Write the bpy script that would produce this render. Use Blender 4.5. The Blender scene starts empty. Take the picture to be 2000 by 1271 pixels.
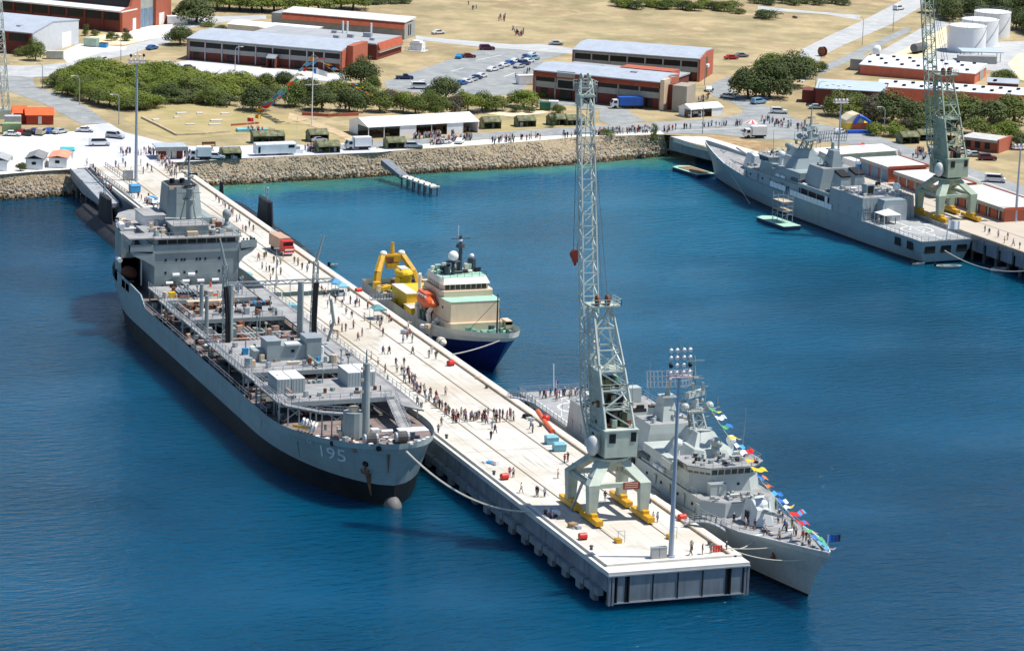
import bpy, bmesh, math, random
from mathutils import Vector, Matrix
R_ = math.radians
rnd = random.Random(7)
sc = bpy.context.scene
COL = sc.collection

# ------------------------------------------------------------------ camera
FPX, YAW, PITCH, ROLL = 6492.98, 0.36168, 0.22513, 0.03557
CAMP = Vector((-184.73, -443.34, 147.61))
FW = Vector((math.sin(YAW)*math.cos(PITCH), math.cos(YAW)*math.cos(PITCH), -math.sin(PITCH)))
_r = Vector((math.cos(YAW), -math.sin(YAW), 0)); _u = _r.cross(FW)
RT = _r*math.cos(ROLL)+_u*math.sin(ROLL); UP = _u*math.cos(ROLL)-_r*math.sin(ROLL)
cam = bpy.data.cameras.new('camera'); camo = bpy.data.objects.new('camera', cam); COL.objects.link(camo)
cam.sensor_width = 36.0; cam.lens = FPX*36/2000; cam.clip_start = 5; cam.clip_end = 20000
camo.matrix_world = Matrix(((RT.x,UP.x,-FW.x,CAMP.x),(RT.y,UP.y,-FW.y,CAMP.y),(RT.z,UP.z,-FW.z,CAMP.z),(0,0,0,1)))
sc.camera = camo
def G(px, py, z=0.0):
    """where the line of sight through a point of the photograph meets the level z"""
    d = FW + RT*((px-1000)/FPX) - UP*((py-635.5)/FPX)
    return CAMP + d*((z-CAMP.z)/d.z)

# ------------------------------------------------------------------ light
SUN_EL, SUN_DIR = R_(64), Vector((0.96, -0.26, 0)).normalized()
w = bpy.data.worlds.new('World'); sc.world = w; w.use_nodes = True
nt = w.node_tree; bg = nt.nodes['Background']
sky = nt.nodes.new('ShaderNodeTexSky'); sky.sky_type = 'NISHITA'; sky.sun_disc = False
sky.sun_elevation = SUN_EL; sky.sun_rotation = math.atan2(SUN_DIR.x, SUN_DIR.y)
sky.air_density = 1.0; sky.dust_density = 0.0; sky.ozone_density = 3.0
nt.links.new(sky.outputs[0], bg.inputs[0]); bg.inputs[1].default_value = 0.10
sl = bpy.data.lights.new('sun', 'SUN'); sl.energy = 4.6; sl.angle = R_(0.5); sl.color = (1.0, 0.955, 0.88)
so = bpy.data.objects.new('sun', sl); COL.objects.link(so); so.location = (0, 0, 300)
sv = Vector((SUN_DIR.x*math.cos(SUN_EL), SUN_DIR.y*math.cos(SUN_EL), math.sin(SUN_EL)))
so.rotation_euler = (-sv).to_track_quat('-Z', 'Y').to_euler()
sc.view_settings.view_transform = 'Standard'; sc.view_settings.look = 'None'
sc.view_settings.exposure = 0.35; sc.view_settings.gamma = 1.0

# ------------------------------------------------------------------ materials
def S(r, g, b):
    f = lambda c: (c/255/12.92 if c <= 10 else ((c/255+0.055)/1.055)**2.4)
    return (f(r), f(g), f(b))
_mc = {}
def mat(name, col, rough=0.65, metal=0.0, var=0.12, scale=0.6, streak=0.0, rust=0.0, bump=0.0, spec=0.35):
    if name in _mc: return _mc[name]
    m = bpy.data.materials.new(name); m.use_nodes = True; n = m.node_tree; L = n.links
    b = n.nodes['Principled BSDF']; b.inputs['Roughness'].default_value = rough; b.inputs['Metallic'].default_value = metal
    b.inputs['Specular IOR Level'].default_value = spec
    tc = n.nodes.new('ShaderNodeTexCoord')
    ns = n.nodes.new('ShaderNodeTexNoise'); ns.inputs['Scale'].default_value = scale; ns.inputs['Detail'].default_value = 4
    L.new(tc.outputs['Object'], ns.inputs['Vector'])
    mr = n.nodes.new('ShaderNodeMapRange'); mr.inputs[1].default_value = 0.3; mr.inputs[2].default_value = 0.7
    mr.inputs[3].default_value = 1-var; mr.inputs[4].default_value = 1+var
    L.new(ns.outputs['Fac'], mr.inputs[0])
    mx = n.nodes.new('ShaderNodeMix'); mx.data_type = 'RGBA'; mx.blend_type = 'MULTIPLY'; mx.inputs[0].default_value = 1
    mx.inputs[6].default_value = (*col, 1); L.new(mr.outputs[0], mx.inputs[7]); out = mx.outputs[2]
    if streak or rust:
        mp = n.nodes.new('ShaderNodeMapping'); mp.inputs['Scale'].default_value = (0.9, 0.9, 0.09)
        L.new(tc.outputs['Object'], mp.inputs[0])
        n2 = n.nodes.new('ShaderNodeTexNoise'); n2.inputs['Scale'].default_value = 1.0; n2.inputs['Detail'].default_value = 5
        L.new(mp.outputs[0], n2.inputs['Vector'])
        for amt, cc, lo in ((streak, (col[0]*.45, col[1]*.45, col[2]*.45), 0.52), (rust, (0.16, 0.06, 0.025), 0.63)):
            if not amt: continue
            r2 = n.nodes.new('ShaderNodeMapRange'); r2.inputs[1].default_value = lo; r2.inputs[2].default_value = lo+0.16
            r2.inputs[4].default_value = amt; L.new(n2.outputs['Fac'], r2.inputs[0])
            m2 = n.nodes.new('ShaderNodeMix'); m2.data_type = 'RGBA'; m2.inputs[7].default_value = (*cc, 1)
            L.new(r2.outputs[0], m2.inputs[0]); L.new(out, m2.inputs[6]); out = m2.outputs[2]
    L.new(out, b.inputs['Base Color'])
    if bump:
        bp = n.nodes.new('ShaderNodeBump'); bp.inputs['Strength'].default_value = bump; bp.inputs['Distance'].default_value = 0.2
        L.new(ns.outputs['Fac'], bp.inputs['Height']); L.new(bp.outputs[0], b.inputs['Normal'])
    _mc[name] = m
    return m
def ground(name, cols, scales, rough=0.95, bump=0.3):
    """patchy ground: several colours mixed by world-space noises"""
    m = bpy.data.materials.new(name); m.use_nodes = True; n = m.node_tree; L = n.links
    b = n.nodes['Principled BSDF']; b.inputs['Roughness'].default_value = rough; b.inputs['Specular IOR Level'].default_value = 0.1
    tc = n.nodes.new('ShaderNodeTexCoord'); prev = None
    for i, c in enumerate(cols):
        if prev is None:
            rgb = n.nodes.new('ShaderNodeRGB'); rgb.outputs[0].default_value = (*c, 1); prev = rgb.outputs[0]; continue
        ns = n.nodes.new('ShaderNodeTexNoise'); ns.inputs['Scale'].default_value = scales[i-1]; ns.inputs['Detail'].default_value = 6
        ns.inputs['Roughness'].default_value = 0.65
        mp = n.nodes.new('ShaderNodeMapping'); mp.inputs['Location'].default_value = (i*37.1, i*11.7, 0); L.new(tc.outputs['Object'], mp.inputs[0])
        L.new(mp.outputs[0], ns.inputs['Vector'])
        mr = n.nodes.new('ShaderNodeMapRange'); mr.inputs[1].default_value = 0.45; mr.inputs[2].default_value = 0.62
        L.new(ns.outputs['Fac'], mr.inputs[0])
        mx = n.nodes.new('ShaderNodeMix'); mx.data_type = 'RGBA'; mx.inputs[7].default_value = (*c, 1)
        L.new(mr.outputs[0], mx.inputs[0]); L.new(prev, mx.inputs[6]); prev = mx.outputs[2]
    L.new(prev, b.inputs['Base Color'])
    if bump:
        bp = n.nodes.new('ShaderNodeBump'); bp.inputs['Strength'].default_value = bump; L.new(ns.outputs['Fac'], bp.inputs['Height']); L.new(bp.outputs[0], b.inputs['Normal'])
    return m
def brickmat(name, c1, c2, mortar):
    m = bpy.data.materials.new(name); m.use_nodes = True; n = m.node_tree; L = n.links
    b = n.nodes['Principled BSDF']; b.inputs['Roughness'].default_value = 0.9
    tc = n.nodes.new('ShaderNodeTexCoord')
    ns = n.nodes.new('ShaderNodeTexNoise'); ns.inputs['Scale'].default_value = 0.35; ns.inputs['Detail'].default_value = 5; L.new(tc.outputs['Object'], ns.inputs['Vector'])
    wv = n.nodes.new('ShaderNodeTexWave'); wv.bands_direction = 'Z'; wv.inputs['Scale'].default_value = 2.4; L.new(tc.outputs['Object'], wv.inputs['Vector'])
    mx = n.nodes.new('ShaderNodeMix'); mx.data_type = 'RGBA'; mx.inputs[6].default_value = (*c1, 1); mx.inputs[7].default_value = (*c2, 1); L.new(ns.outputs['Fac'], mx.inputs[0])
    mr = n.nodes.new('ShaderNodeMapRange'); mr.inputs[1].default_value = .8; mr.inputs[4].default_value = .25; L.new(wv.outputs['Fac'], mr.inputs[0])
    m2 = n.nodes.new('ShaderNodeMix'); m2.data_type = 'RGBA'; m2.inputs[7].default_value = (*mortar, 1); L.new(mr.outputs[0], m2.inputs[0]); L.new(mx.outputs[2], m2.inputs[6])
    L.new(m2.outputs[2], b.inputs['Base Color'])
    return m
GREY = mat('navy_grey_paint', (0.295,0.345,0.345), .55, var=.10, scale=.25, streak=.22, rust=.16)
HULLG = mat('hull_grey_paint', (0.29,0.375,0.385), .5, var=.07, scale=.15, streak=.18, rust=.10)
FRIG = mat('frigate_grey_paint', (0.46,0.50,0.475), .5, var=.07, scale=.3, streak=.16, rust=.06)
FRIGD = mat('frigate_far_hull_paint', (0.30,0.36,0.375), .5, var=.06, scale=.3, streak=.12, rust=.04)
DECKG = mat('deck_grey_paint', (0.30,0.30,0.30), .85, var=.22, scale=.35, rust=.2)
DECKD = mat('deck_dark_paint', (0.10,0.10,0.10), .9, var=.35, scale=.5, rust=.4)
DECKB = mat('deck_brown_paint', (0.21,0.165,0.15), .9, var=.3, scale=.4, rust=.45)
BLACKH = mat('black_boot_paint', (0.014,0.015,0.018), .5, var=.3, scale=.2, rust=.22)
REDB = mat('red_lead_paint', (0.10,0.025,0.02), .7, var=.3)
BLACK = mat('black_rubber', (0.012,0.012,0.014), .7)
GLASS = mat('dark_window_glass', (0.012,0.016,0.02), .3, var=.3, spec=.25)
GLASSG = mat('greenish_window_glass', (0.03,0.045,0.04), .15, var=.3, spec=.6)
WHITE = mat('white_paint', (0.78,0.78,0.77), .55, var=.06, streak=.1)
CANVAS = mat('white_canvas', (0.82,0.82,0.82), .8, var=.05)
STEEL = mat('galvanised_steel', (0.36,0.39,0.42), .5, .3, var=.12)
POLE = mat('lamp_pole_paint', (0.36,0.42,0.50), .5, .2, var=.05)
RUST = mat('rusty_steel', (0.20,0.075,0.035), .85, var=.4, scale=1.2)
SUBB = mat('submarine_black', (0.022,0.022,0.026), .6, var=.35, scale=.3)
def slabmat():
    m = bpy.data.materials.new('wharf_concrete'); m.use_nodes = True; n = m.node_tree; L = n.links; b = n.nodes['Principled BSDF']; b.inputs['Roughness'].default_value = .9; b.inputs['Specular IOR Level'].default_value = .2
    tc = n.nodes.new('ShaderNodeTexCoord'); out = None
    def layer(base, col, scale, lo, hi, amt, stretch=(1,1,1)):
        mp = n.nodes.new('ShaderNodeMapping'); mp.inputs['Scale'].default_value = stretch; L.new(tc.outputs['Object'], mp.inputs[0])
        ns = n.nodes.new('ShaderNodeTexNoise'); ns.inputs['Scale'].default_value = scale; ns.inputs['Detail'].default_value = 6; L.new(mp.outputs[0], ns.inputs['Vector'])
        r = n.nodes.new('ShaderNodeMapRange'); r.inputs[1].default_value = lo; r.inputs[2].default_value = hi; r.inputs[4].default_value = amt; L.new(ns.outputs['Fac'], r.inputs[0])
        x = n.nodes.new('ShaderNodeMix'); x.data_type = 'RGBA'; x.inputs[7].default_value = (*col, 1); L.new(r.outputs[0], x.inputs[0])
        if isinstance(base, tuple): x.inputs[6].default_value = (*base, 1)
        else: L.new(base, x.inputs[6])
        return x.outputs[2]
    out = layer((.62,.595,.545), (.52,.46,.37), .05, .46, .64, .85)
    out = layer(out, (.40,.36,.29), .22, .55, .70, .6, (1,.6,1))
    out = layer(out, (.26,.24,.21), .6, .60, .70, .6, (2.2,.12,1))
    bk = n.nodes.new('ShaderNodeTexBrick'); bk.inputs['Scale'].default_value = 1; bk.inputs['Mortar Size'].default_value = .035; bk.inputs['Brick Width'].default_value = 4.4; bk.inputs['Row Height'].default_value = 6.0; bk.offset = 0
    bk.inputs['Color1'].default_value = (1,1,1,1); bk.inputs['Color2'].default_value = (.93,.93,.92,1); bk.inputs['Mortar'].default_value = (.6,.58,.55,1); L.new(tc.outputs['Object'], bk.inputs['Vector'])
    x = n.nodes.new('ShaderNodeMix'); x.data_type = 'RGBA'; x.blend_type = 'MULTIPLY'; x.inputs[0].default_value = 1; L.new(out, x.inputs[6]); L.new(bk.outputs['Color'], x.inputs[7])
    L.new(x.outputs[2], b.inputs['Base Color']); return m
CONC = slabmat()
CONCL = mat('pale_edge_concrete', (0.62,0.60,0.55), .9, var=.1, scale=.4)
CONCB = mat('buff_kerb_concrete', (0.52,0.42,0.31), .9, var=.15, scale=.5, streak=.2)
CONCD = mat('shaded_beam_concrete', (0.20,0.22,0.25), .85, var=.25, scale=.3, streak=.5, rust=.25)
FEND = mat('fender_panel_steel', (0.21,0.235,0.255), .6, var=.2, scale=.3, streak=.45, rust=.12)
PILE = mat('pile_concrete', (0.12,0.12,0.11), .9, var=.3)
CRANE = mat('crane_green_paint', (0.42,0.48,0.41), .55, var=.12, scale=.5, streak=.2, rust=.14)
CRANE2 = mat('olive_crane_paint', (0.30,0.37,0.29), .6, var=.12, scale=.5, streak=.15, rust=.12)
CRANEL = mat('crane_lattice_paint', (0.50,0.55,0.50), .55, var=.15, scale=.5, rust=.2)
YEL = mat('yellow_paint', (0.62,0.34,0.02), .5, var=.2, scale=1, rust=.15)
YELB = mat('bright_yellow_paint', (0.75,0.47,0.02), .5, var=.12)
CREAM = mat('cream_paint', (0.66,0.51,0.36), .55, var=.07, scale=.4, streak=.12, rust=.08)
CREAML = mat('pale_cream_paint', (0.74,0.68,0.56), .55, var=.06, streak=.1)
NAVY = mat('royal_blue_hull_paint', (0.012,0.022,0.14), .35, var=.2, scale=.3)
GREEND = mat('sea_green_deck', (0.16,0.33,0.25), .7, var=.15)
GREENL = mat('pale_green_deck', (0.34,0.55,0.44), .8, var=.12)
ORANGE = mat('lifeboat_orange', (0.72,0.13,0.04), .5, var=.12)
RED = mat('bright_red_paint', (0.60,0.03,0.02), .45, var=.15)
BLUEB = mat('blue_plastic', (0.03,0.27,0.55), .5, var=.15)
TEAL = mat('pale_blue_bin', (0.20,0.46,0.55), .6, var=.15)
BRICK = brickmat('shade_dark_red_brick', S(122,60,48), S(102,48,40), S(120,76,64))  # front-wall brick, its red darkened for the shade on those faces
BRICKO = brickmat('sunlit_orange_brick', S(182,102,76), S(162,86,64), S(166,112,92))  # orange brick, lightened to put sunlight into the end walls
BANDO = mat('orange_fascia_tiles', S(172,88,62), .8, var=.12, scale=.5)
ROOFL = mat('pale_metal_roof', (0.40,0.44,0.50), .6, var=.08, scale=.3, streak=.12)
ROOFG = mat('grey_metal_roof', (0.36,0.37,0.38), .7, var=.12, scale=.2)
ROOFO = mat('orange_tile_roof', S(232,104,60), .85, var=.1)
CBAND = mat('grey_concrete_band', (0.33,0.33,0.31), .85, var=.1)
CAMO = mat('camouflage_canvas', (0.17,0.175,0.10), .95, var=.55, scale=.8)
OLIVE = mat('olive_drab', (0.10,0.12,0.06), .8, var=.3)
WOOD = mat('weathered_timber', (0.34,0.22,0.12), .9, var=.25)
ROPE = mat('mooring_rope', (0.55,0.52,0.44), .95)

def plates(m, w, h, lo, mort):
    """welded plating: slightly different tones and thin seams along the side"""
    n = m.node_tree; L = n.links; b = n.nodes['Principled BSDF']; src = b.inputs['Base Color'].links[0].from_socket
    tc = n.nodes.new('ShaderNodeTexCoord'); s = n.nodes.new('ShaderNodeSeparateXYZ'); c = n.nodes.new('ShaderNodeCombineXYZ'); L.new(tc.outputs['Object'], s.inputs[0]); L.new(s.outputs[1], c.inputs[0]); L.new(s.outputs[2], c.inputs[1])
    k = n.nodes.new('ShaderNodeTexBrick'); k.inputs['Scale'].default_value = 1; k.inputs['Brick Width'].default_value = w; k.inputs['Row Height'].default_value = h; k.inputs['Mortar Size'].default_value = .05; k.inputs['Mortar Smooth'].default_value = .6
    k.inputs['Color1'].default_value = (1,1,1,1); k.inputs['Color2'].default_value = (lo,lo,lo,1); k.inputs['Mortar'].default_value = (mort,mort,mort,1); L.new(c.outputs[0], k.inputs['Vector'])
    x = n.nodes.new('ShaderNodeMix'); x.data_type = 'RGBA'; x.blend_type = 'MULTIPLY'; x.inputs[0].default_value = 1; L.new(src, x.inputs[6]); L.new(k.outputs['Color'], x.inputs[7]); L.new(x.outputs[2], b.inputs['Base Color'])
plates(HULLG, 9, 2.3, .90, .78); plates(BLACKH, 9, 2.3, .7, .6); plates(FRIG, 6, 2.6, .95, .86); plates(FRIGD, 6, 2.6, .94, .84); plates(NAVY, 6, 2.0, .85, .8)
plates(GREY, 4, 2.4, .95, .85)
# ------------------------------------------------------------------ geometry helpers
class MB:
    def __init__(s, *mats): s.v=[]; s.f=[]; s.mi=[]; s.mats=list(mats); s.c=0
    def m(s, material):
        if material not in s.mats: s.mats.append(material)
        s.c = s.mats.index(material); return s
    def add(s, vs, fs):
        o = len(s.v); s.v += [tuple(v) for v in vs]; s.f += [tuple(i+o for i in f) for f in fs]; s.mi += [s.c]*len(fs); return s
    def bx(s, x0, x1, y0, y1, z0, z1):
        return s.add([(x0,y0,z0),(x1,y0,z0),(x1,y1,z0),(x0,y1,z0),(x0,y0,z1),(x1,y0,z1),(x1,y1,z1),(x0,y1,z1)],
                     [(3,2,1,0),(4,5,6,7),(0,1,5,4),(1,2,6,5),(2,3,7,6),(3,0,4,7)])
    def box(s, c, d, rz=0.0):
        a, b, h = d[0]/2, d[1]/2, d[2]; co, si = math.cos(rz), math.sin(rz); P=[]
        for z in (0, h):
            for x, y in ((-a,-b),(a,-b),(a,b),(-a,b)): P.append((c[0]+x*co-y*si, c[1]+x*si+y*co, c[2]+z))
        return s.add(P, [(3,2,1,0),(4,5,6,7),(0,1,5,4),(1,2,6,5),(2,3,7,6),(3,0,4,7)])
    def prism(s, pts, z0, z1, top=None):
        n = len(pts); top = top or pts
        ar = sum(pts[i][0]*pts[(i+1)%n][1]-pts[(i+1)%n][0]*pts[i][1] for i in range(n))
        if ar < 0: pts = pts[::-1]; top = top[::-1]
        zz0 = z0 if isinstance(z0,(list,tuple)) else [z0]*n; zz1 = z1 if isinstance(z1,(list,tuple)) else [z1]*n
        return s.add([(p[0],p[1],z) for p,z in zip(pts,zz0)]+[(p[0],p[1],z) for p,z in zip(top,zz1)],
                     [tuple(range(n-1,-1,-1)), tuple(range(n,2*n))]+[(i,(i+1)%n,n+(i+1)%n,n+i) for i in range(n)])
    def profx(s, prof, x0, x1):
        """extrude a (y,z) outline along x"""
        n=len(prof)
        return s.add([(x0,p[0],p[1]) for p in prof]+[(x1,p[0],p[1]) for p in prof],
                     [tuple(range(n-1,-1,-1)), tuple(range(n,2*n))]+[(i,(i+1)%n,n+(i+1)%n,n+i) for i in range(n)])
    def profy(s, prof, y0, y1):
        n=len(prof)
        return s.add([(p[0],y0,p[1]) for p in prof]+[(p[0],y1,p[1]) for p in prof],
                     [tuple(range(n)), tuple(range(2*n-1,n-1,-1))]+[(n+i,n+(i+1)%n,(i+1)%n,i) for i in range(n)])
    def cyl(s, p0, p1, r0, r1=None, n=8, caps=True):
        r1 = r0 if r1 is None else r1; p0, p1 = Vector(p0), Vector(p1); d = p1-p0
        if d.length < 1e-6: return s
        q = d.to_track_quat('Z','Y'); P=[]
        for p, r in ((p0,r0),(p1,r1)):
            for i in range(n):
                a = 2*math.pi*(i+.5)/n; P.append(p+q@Vector((r*math.cos(a), r*math.sin(a), 0)))
        F=[(i,(i+1)%n,n+(i+1)%n,n+i) for i in range(n)]
        if caps: F += [tuple(range(n-1,-1,-1)), tuple(range(n,2*n))]
        return s.add(P, F)
    def bar(s, p0, p1, w): return s.cyl(p0, p1, w*.7071, n=4)
    def path(s, pts, w, n=4):
        for a, b in zip(pts, pts[1:]): s.cyl(a, b, w*.7071 if n==4 else w, n=n)
        return s
    def sph(s, c, r, sc_=(1,1,1), n=10, k=6):
        P=[(c[0], c[1], c[2]-r*sc_[2])]; F=[]
        for j in range(1,k):
            t=-math.pi/2+math.pi*j/k
            for i in range(n):
                a=2*math.pi*i/n; P.append((c[0]+r*sc_[0]*math.cos(t)*math.cos(a), c[1]+r*sc_[1]*math.cos(t)*math.sin(a), c[2]+r*sc_[2]*math.sin(t)))
        P.append((c[0], c[1], c[2]+r*sc_[2])); e=len(P)-1
        for i in range(n): F.append((0,1+(i+1)%n,1+i)); F.append((e,e-n+i,e-n+(i+1)%n))
        for j in range(k-2):
            for i in range(n): F.append((1+j*n+i,1+j*n+(i+1)%n,1+(j+1)*n+(i+1)%n,1+(j+1)*n+i))
        return s.add(P,F)
    def rail(s, pts, h=1.1, w=0.07, step=2.2, rails=2):
        """a guard rail of stanchions and wires along a polyline"""
        for a, b in zip(pts, pts[1:]):
            a, b = Vector(a), Vector(b); L=(b-a).length; k=max(1,round(L/step))
            for i in range(k+1):
                p=a.lerp(b,i/k); s.bar(p, p+Vector((0,0,h)), w)
            for j in range(rails):
                z=Vector((0,0,h*(j+1)/rails)); s.bar(a+z, b+z, w*.8)
        return s
    def lattice(s, p0, p1, w0, w1, n, r, rd=None, up=(0,1,0), d0=None, d1=None):
        """four-chord lattice boom"""
        rd = rd or r*.6; p0,p1=Vector(p0),Vector(p1); ax=(p1-p0).normalized(); u=Vector(up); a=ax.cross(u).normalized(); b=a.cross(ax).normalized()
        d0=d0 or w0; d1=d1 or w1; rows=[]
        for i in range(n+1):
            t=i/n; c=p0.lerp(p1,t); hw=(w0+(w1-w0)*t)/2; hd=(d0+(d1-d0)*t)/2
            rows.append([c+a*x*hw+b*y*hd for x,y in ((-1,-1),(1,-1),(1,1),(-1,1))])
        for i in range(n):
            for k in range(4):
                s.bar(rows[i][k], rows[i+1][k], r); s.bar(rows[i+1][k], rows[i+1][(k+1)%4], rd)
                if (i+k)%2: s.bar(rows[i][k], rows[i+1][(k+1)%4], rd)
                else: s.bar(rows[i][(k+1)%4], rows[i+1][k], rd)
        return s
    def build(s, name, parent=None, smooth=False, bevel=0):
        me = bpy.data.meshes.new(name); me.from_pydata(s.v, [], s.f)
        for mm in s.mats: me.materials.append(mm)
        me.polygons.foreach_set('material_index', s.mi)
        if smooth: me.polygons.foreach_set('use_smooth', [True]*len(me.polygons))
        me.update()
        o = bpy.data.objects.new(name, me); COL.objects.link(o)
        if parent: o.parent = parent
        if bevel:
            bv = o.modifiers.new('bevel','BEVEL'); bv.width = bevel; bv.segments = 2; bv.limit_method = 'ANGLE'
        return o
def tag(o, label, cat, group=None):
    o['label'] = label; o['category'] = cat
    if group: o['group'] = group
    return o
def thing(name, label, cat, loc=(0,0,0), rz=0.0, group=None):
    o = bpy.data.objects.new(name, None); COL.objects.link(o); o.location = loc; o.rotation_euler = (0,0,rz); o.empty_display_size = .5
    return tag(o, label, cat, group)
def struct(o, kind='structure'): o['kind'] = kind; return o
def dup(root, loc, rz=0.0, label=None, scale=None):
    c = root.copy(); COL.objects.link(c); c.location = loc; c.rotation_euler = (0,0,rz)
    if label: c['label'] = label
    if scale: c.scale = scale if isinstance(scale, tuple) else (scale,)*3
    for ch in list(root.children):
        k = ch.copy(); COL.objects.link(k); k.parent = c
        for g in list(ch.children):
            q = g.copy(); COL.objects.link(q); q.parent = k
    return c
def sheet(name, pts, z, material, thick=0.0):
    mb = MB(material); n=len(pts)
    ar = sum(pts[i][0]*pts[(i+1)%n][1]-pts[(i+1)%n][0]*pts[i][1] for i in range(n))
    if ar < 0: pts = pts[::-1]
    mb.add([(p[0],p[1],z) for p in pts], [tuple(range(n))])
    o = mb.build(name); bm = bmesh.new(); bm.from_mesh(o.data); bmesh.ops.triangulate(bm, faces=bm.faces[:]); bm.to_mesh(o.data); bm.free()
    return o
def P2(lst, z=0.0): return [tuple(G(x,y,z))[:2] for x,y in lst]
ORD = ['first','second','third','fourth','fifth','sixth','seventh','eighth','ninth','tenth','eleventh','twelfth','thirteenth','fourteenth','fifteenth','sixteenth','seventeenth','eighteenth','nineteenth','twentieth']
def ordn(i):
    if i < 20: return ORD[i]
    t = ['twenty','thirty','forty','fifty','sixty','seventy','eighty','ninety'][(i+1)//10-2]; r=(i+1)%10
    return (t+'-'+ORD[r-1]) if r else t[:-1]+'ieth'
# ================================================================== SETTING
WZ = -6.0
# --- water
def water_mat():
    m = bpy.data.materials.new('sea_water'); m.use_nodes = True; n=m.node_tree; L=n.links; b=n.nodes['Principled BSDF']
    b.inputs['Roughness'].default_value=.10; b.inputs['IOR'].default_value=1.33; b.inputs['Specular IOR Level'].default_value=.36
    b.subsurface_method='BURLEY'; b.inputs['Subsurface Weight'].default_value=1; b.inputs['Subsurface Radius'].default_value=(4,7,9); b.inputs['Subsurface Scale'].default_value=1.0
    tc=n.nodes.new('ShaderNodeTexCoord')
    sx=n.nodes.new('ShaderNodeSeparateXYZ'); L.new(tc.outputs['Object'],sx.inputs[0])
    # shallows over the pale sand beside the rock bank (distance from the shore line)
    a=n.nodes.new('ShaderNodeMath'); a.operation='MULTIPLY_ADD'; L.new(sx.outputs[0],a.inputs[0]); a.inputs[1].default_value=.135; a.inputs[2].default_value=342.6
    d=n.nodes.new('ShaderNodeMath'); d.operation='SUBTRACT'; L.new(a.outputs[0],d.inputs[0]); L.new(sx.outputs[1],d.inputs[1])
    n1=n.nodes.new('ShaderNodeTexNoise'); n1.inputs['Scale'].default_value=.06; n1.inputs['Detail'].default_value=3; L.new(tc.outputs['Object'],n1.inputs['Vector'])
    e=n.nodes.new('ShaderNodeMath'); e.operation='MULTIPLY_ADD'; L.new(n1.outputs['Fac'],e.inputs[0]); e.inputs[1].default_value=-34; e.inputs[2].default_value=17
    f=n.nodes.new('ShaderNodeMath'); f.operation='ADD'; L.new(d.outputs[0],f.inputs[0]); L.new(e.outputs[0],f.inputs[1])
    cr=n.nodes.new('ShaderNodeValToRGB'); mr=n.nodes.new('ShaderNodeMapRange'); mr.inputs[1].default_value=0; mr.inputs[2].default_value=320
    L.new(f.outputs[0],mr.inputs[0]); L.new(mr.outputs[0],cr.inputs[0])
    E=cr.color_ramp.elements; E[0].position=0; E[0].color=(.07,.22,.17,1); E[1].position=1; E[1].color=(.0,.041,.09,1)
    q=E.new(.14); q.color=(.008,.115,.20,1)
    q=E.new(.5); q.color=(.002,.076,.146,1)  # paler basin, darker seaward: depth tint with the distant sky sheen painted in
    q=E.new(.025); q.color=(.03,.19,.20,1); q=E.new(.06); q.color=(.002,.095,.19,1)
    # the west side is deeper right up to the bank
    g=n.nodes.new('ShaderNodeMapRange'); g.inputs[1].default_value=0; g.inputs[2].default_value=26; L.new(sx.outputs[0],g.inputs[0])
    mx=n.nodes.new('ShaderNodeMix'); mx.data_type='RGBA'; L.new(g.outputs[0],mx.inputs[0]); mx.inputs[6].default_value=(.0,.050,.106,1); L.new(cr.outputs[0],mx.inputs[7])
    n4=n.nodes.new('ShaderNodeTexNoise'); n4.inputs['Scale'].default_value=.018; n4.inputs['Detail'].default_value=4; L.new(tc.outputs['Object'],n4.inputs['Vector'])
    r4=n.nodes.new('ShaderNodeMapRange'); r4.inputs[1].default_value=.3; r4.inputs[2].default_value=.7; r4.inputs[3].default_value=.72; r4.inputs[4].default_value=1.28; L.new(n4.outputs['Fac'],r4.inputs[0])
    m4=n.nodes.new('ShaderNodeMix'); m4.data_type='RGBA'; m4.blend_type='MULTIPLY'; m4.inputs[0].default_value=1; L.new(mx.outputs[2],m4.inputs[6]); L.new(r4.outputs[0],m4.inputs[7])
    L.new(m4.outputs[2],b.inputs['Base Color'])
    # wind ripples
    mp=n.nodes.new('ShaderNodeMapping'); mp.inputs['Rotation'].default_value=(0,0,R_(-28)); mp.inputs['Scale'].default_value=(.55,1.25,1); L.new(tc.outputs['Object'],mp.inputs[0])
    n2=n.nodes.new('ShaderNodeTexNoise'); n2.inputs['Scale'].default_value=.5; n2.inputs['Detail'].default_value=5; n2.inputs['Roughness'].default_value=.55; L.new(mp.outputs[0],n2.inputs['Vector'])
    bp=n.nodes.new('ShaderNodeBump'); bp.inputs['Strength'].default_value=.8; bp.inputs['Distance'].default_value=.9; L.new(n2.outputs['Fac'],bp.inputs['Height'])
    rb=n.nodes.new('ShaderNodeMapRange'); rb.inputs[1].default_value=.35; rb.inputs[2].default_value=.65; rb.inputs[3].default_value=.45; rb.inputs[4].default_value=1.0; n5=n.nodes.new('ShaderNodeTexNoise'); n5.inputs['Scale'].default_value=.028; n5.inputs['Detail'].default_value=3; L.new(mp.outputs[0],n5.inputs['Vector']); L.new(n5.outputs['Fac'],rb.inputs[0]); L.new(rb.outputs[0],bp.inputs['Strength'])
    L.new(bp.outputs[0],b.inputs['Normal'])
    return m
mb=MB(water_mat()); mb.add([(-2000,-1500,WZ),(2500,-1500,WZ),(2500,600,WZ),(-2000,600,WZ)],[(0,1,2,3)]); struct(mb.build('water'))

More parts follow.
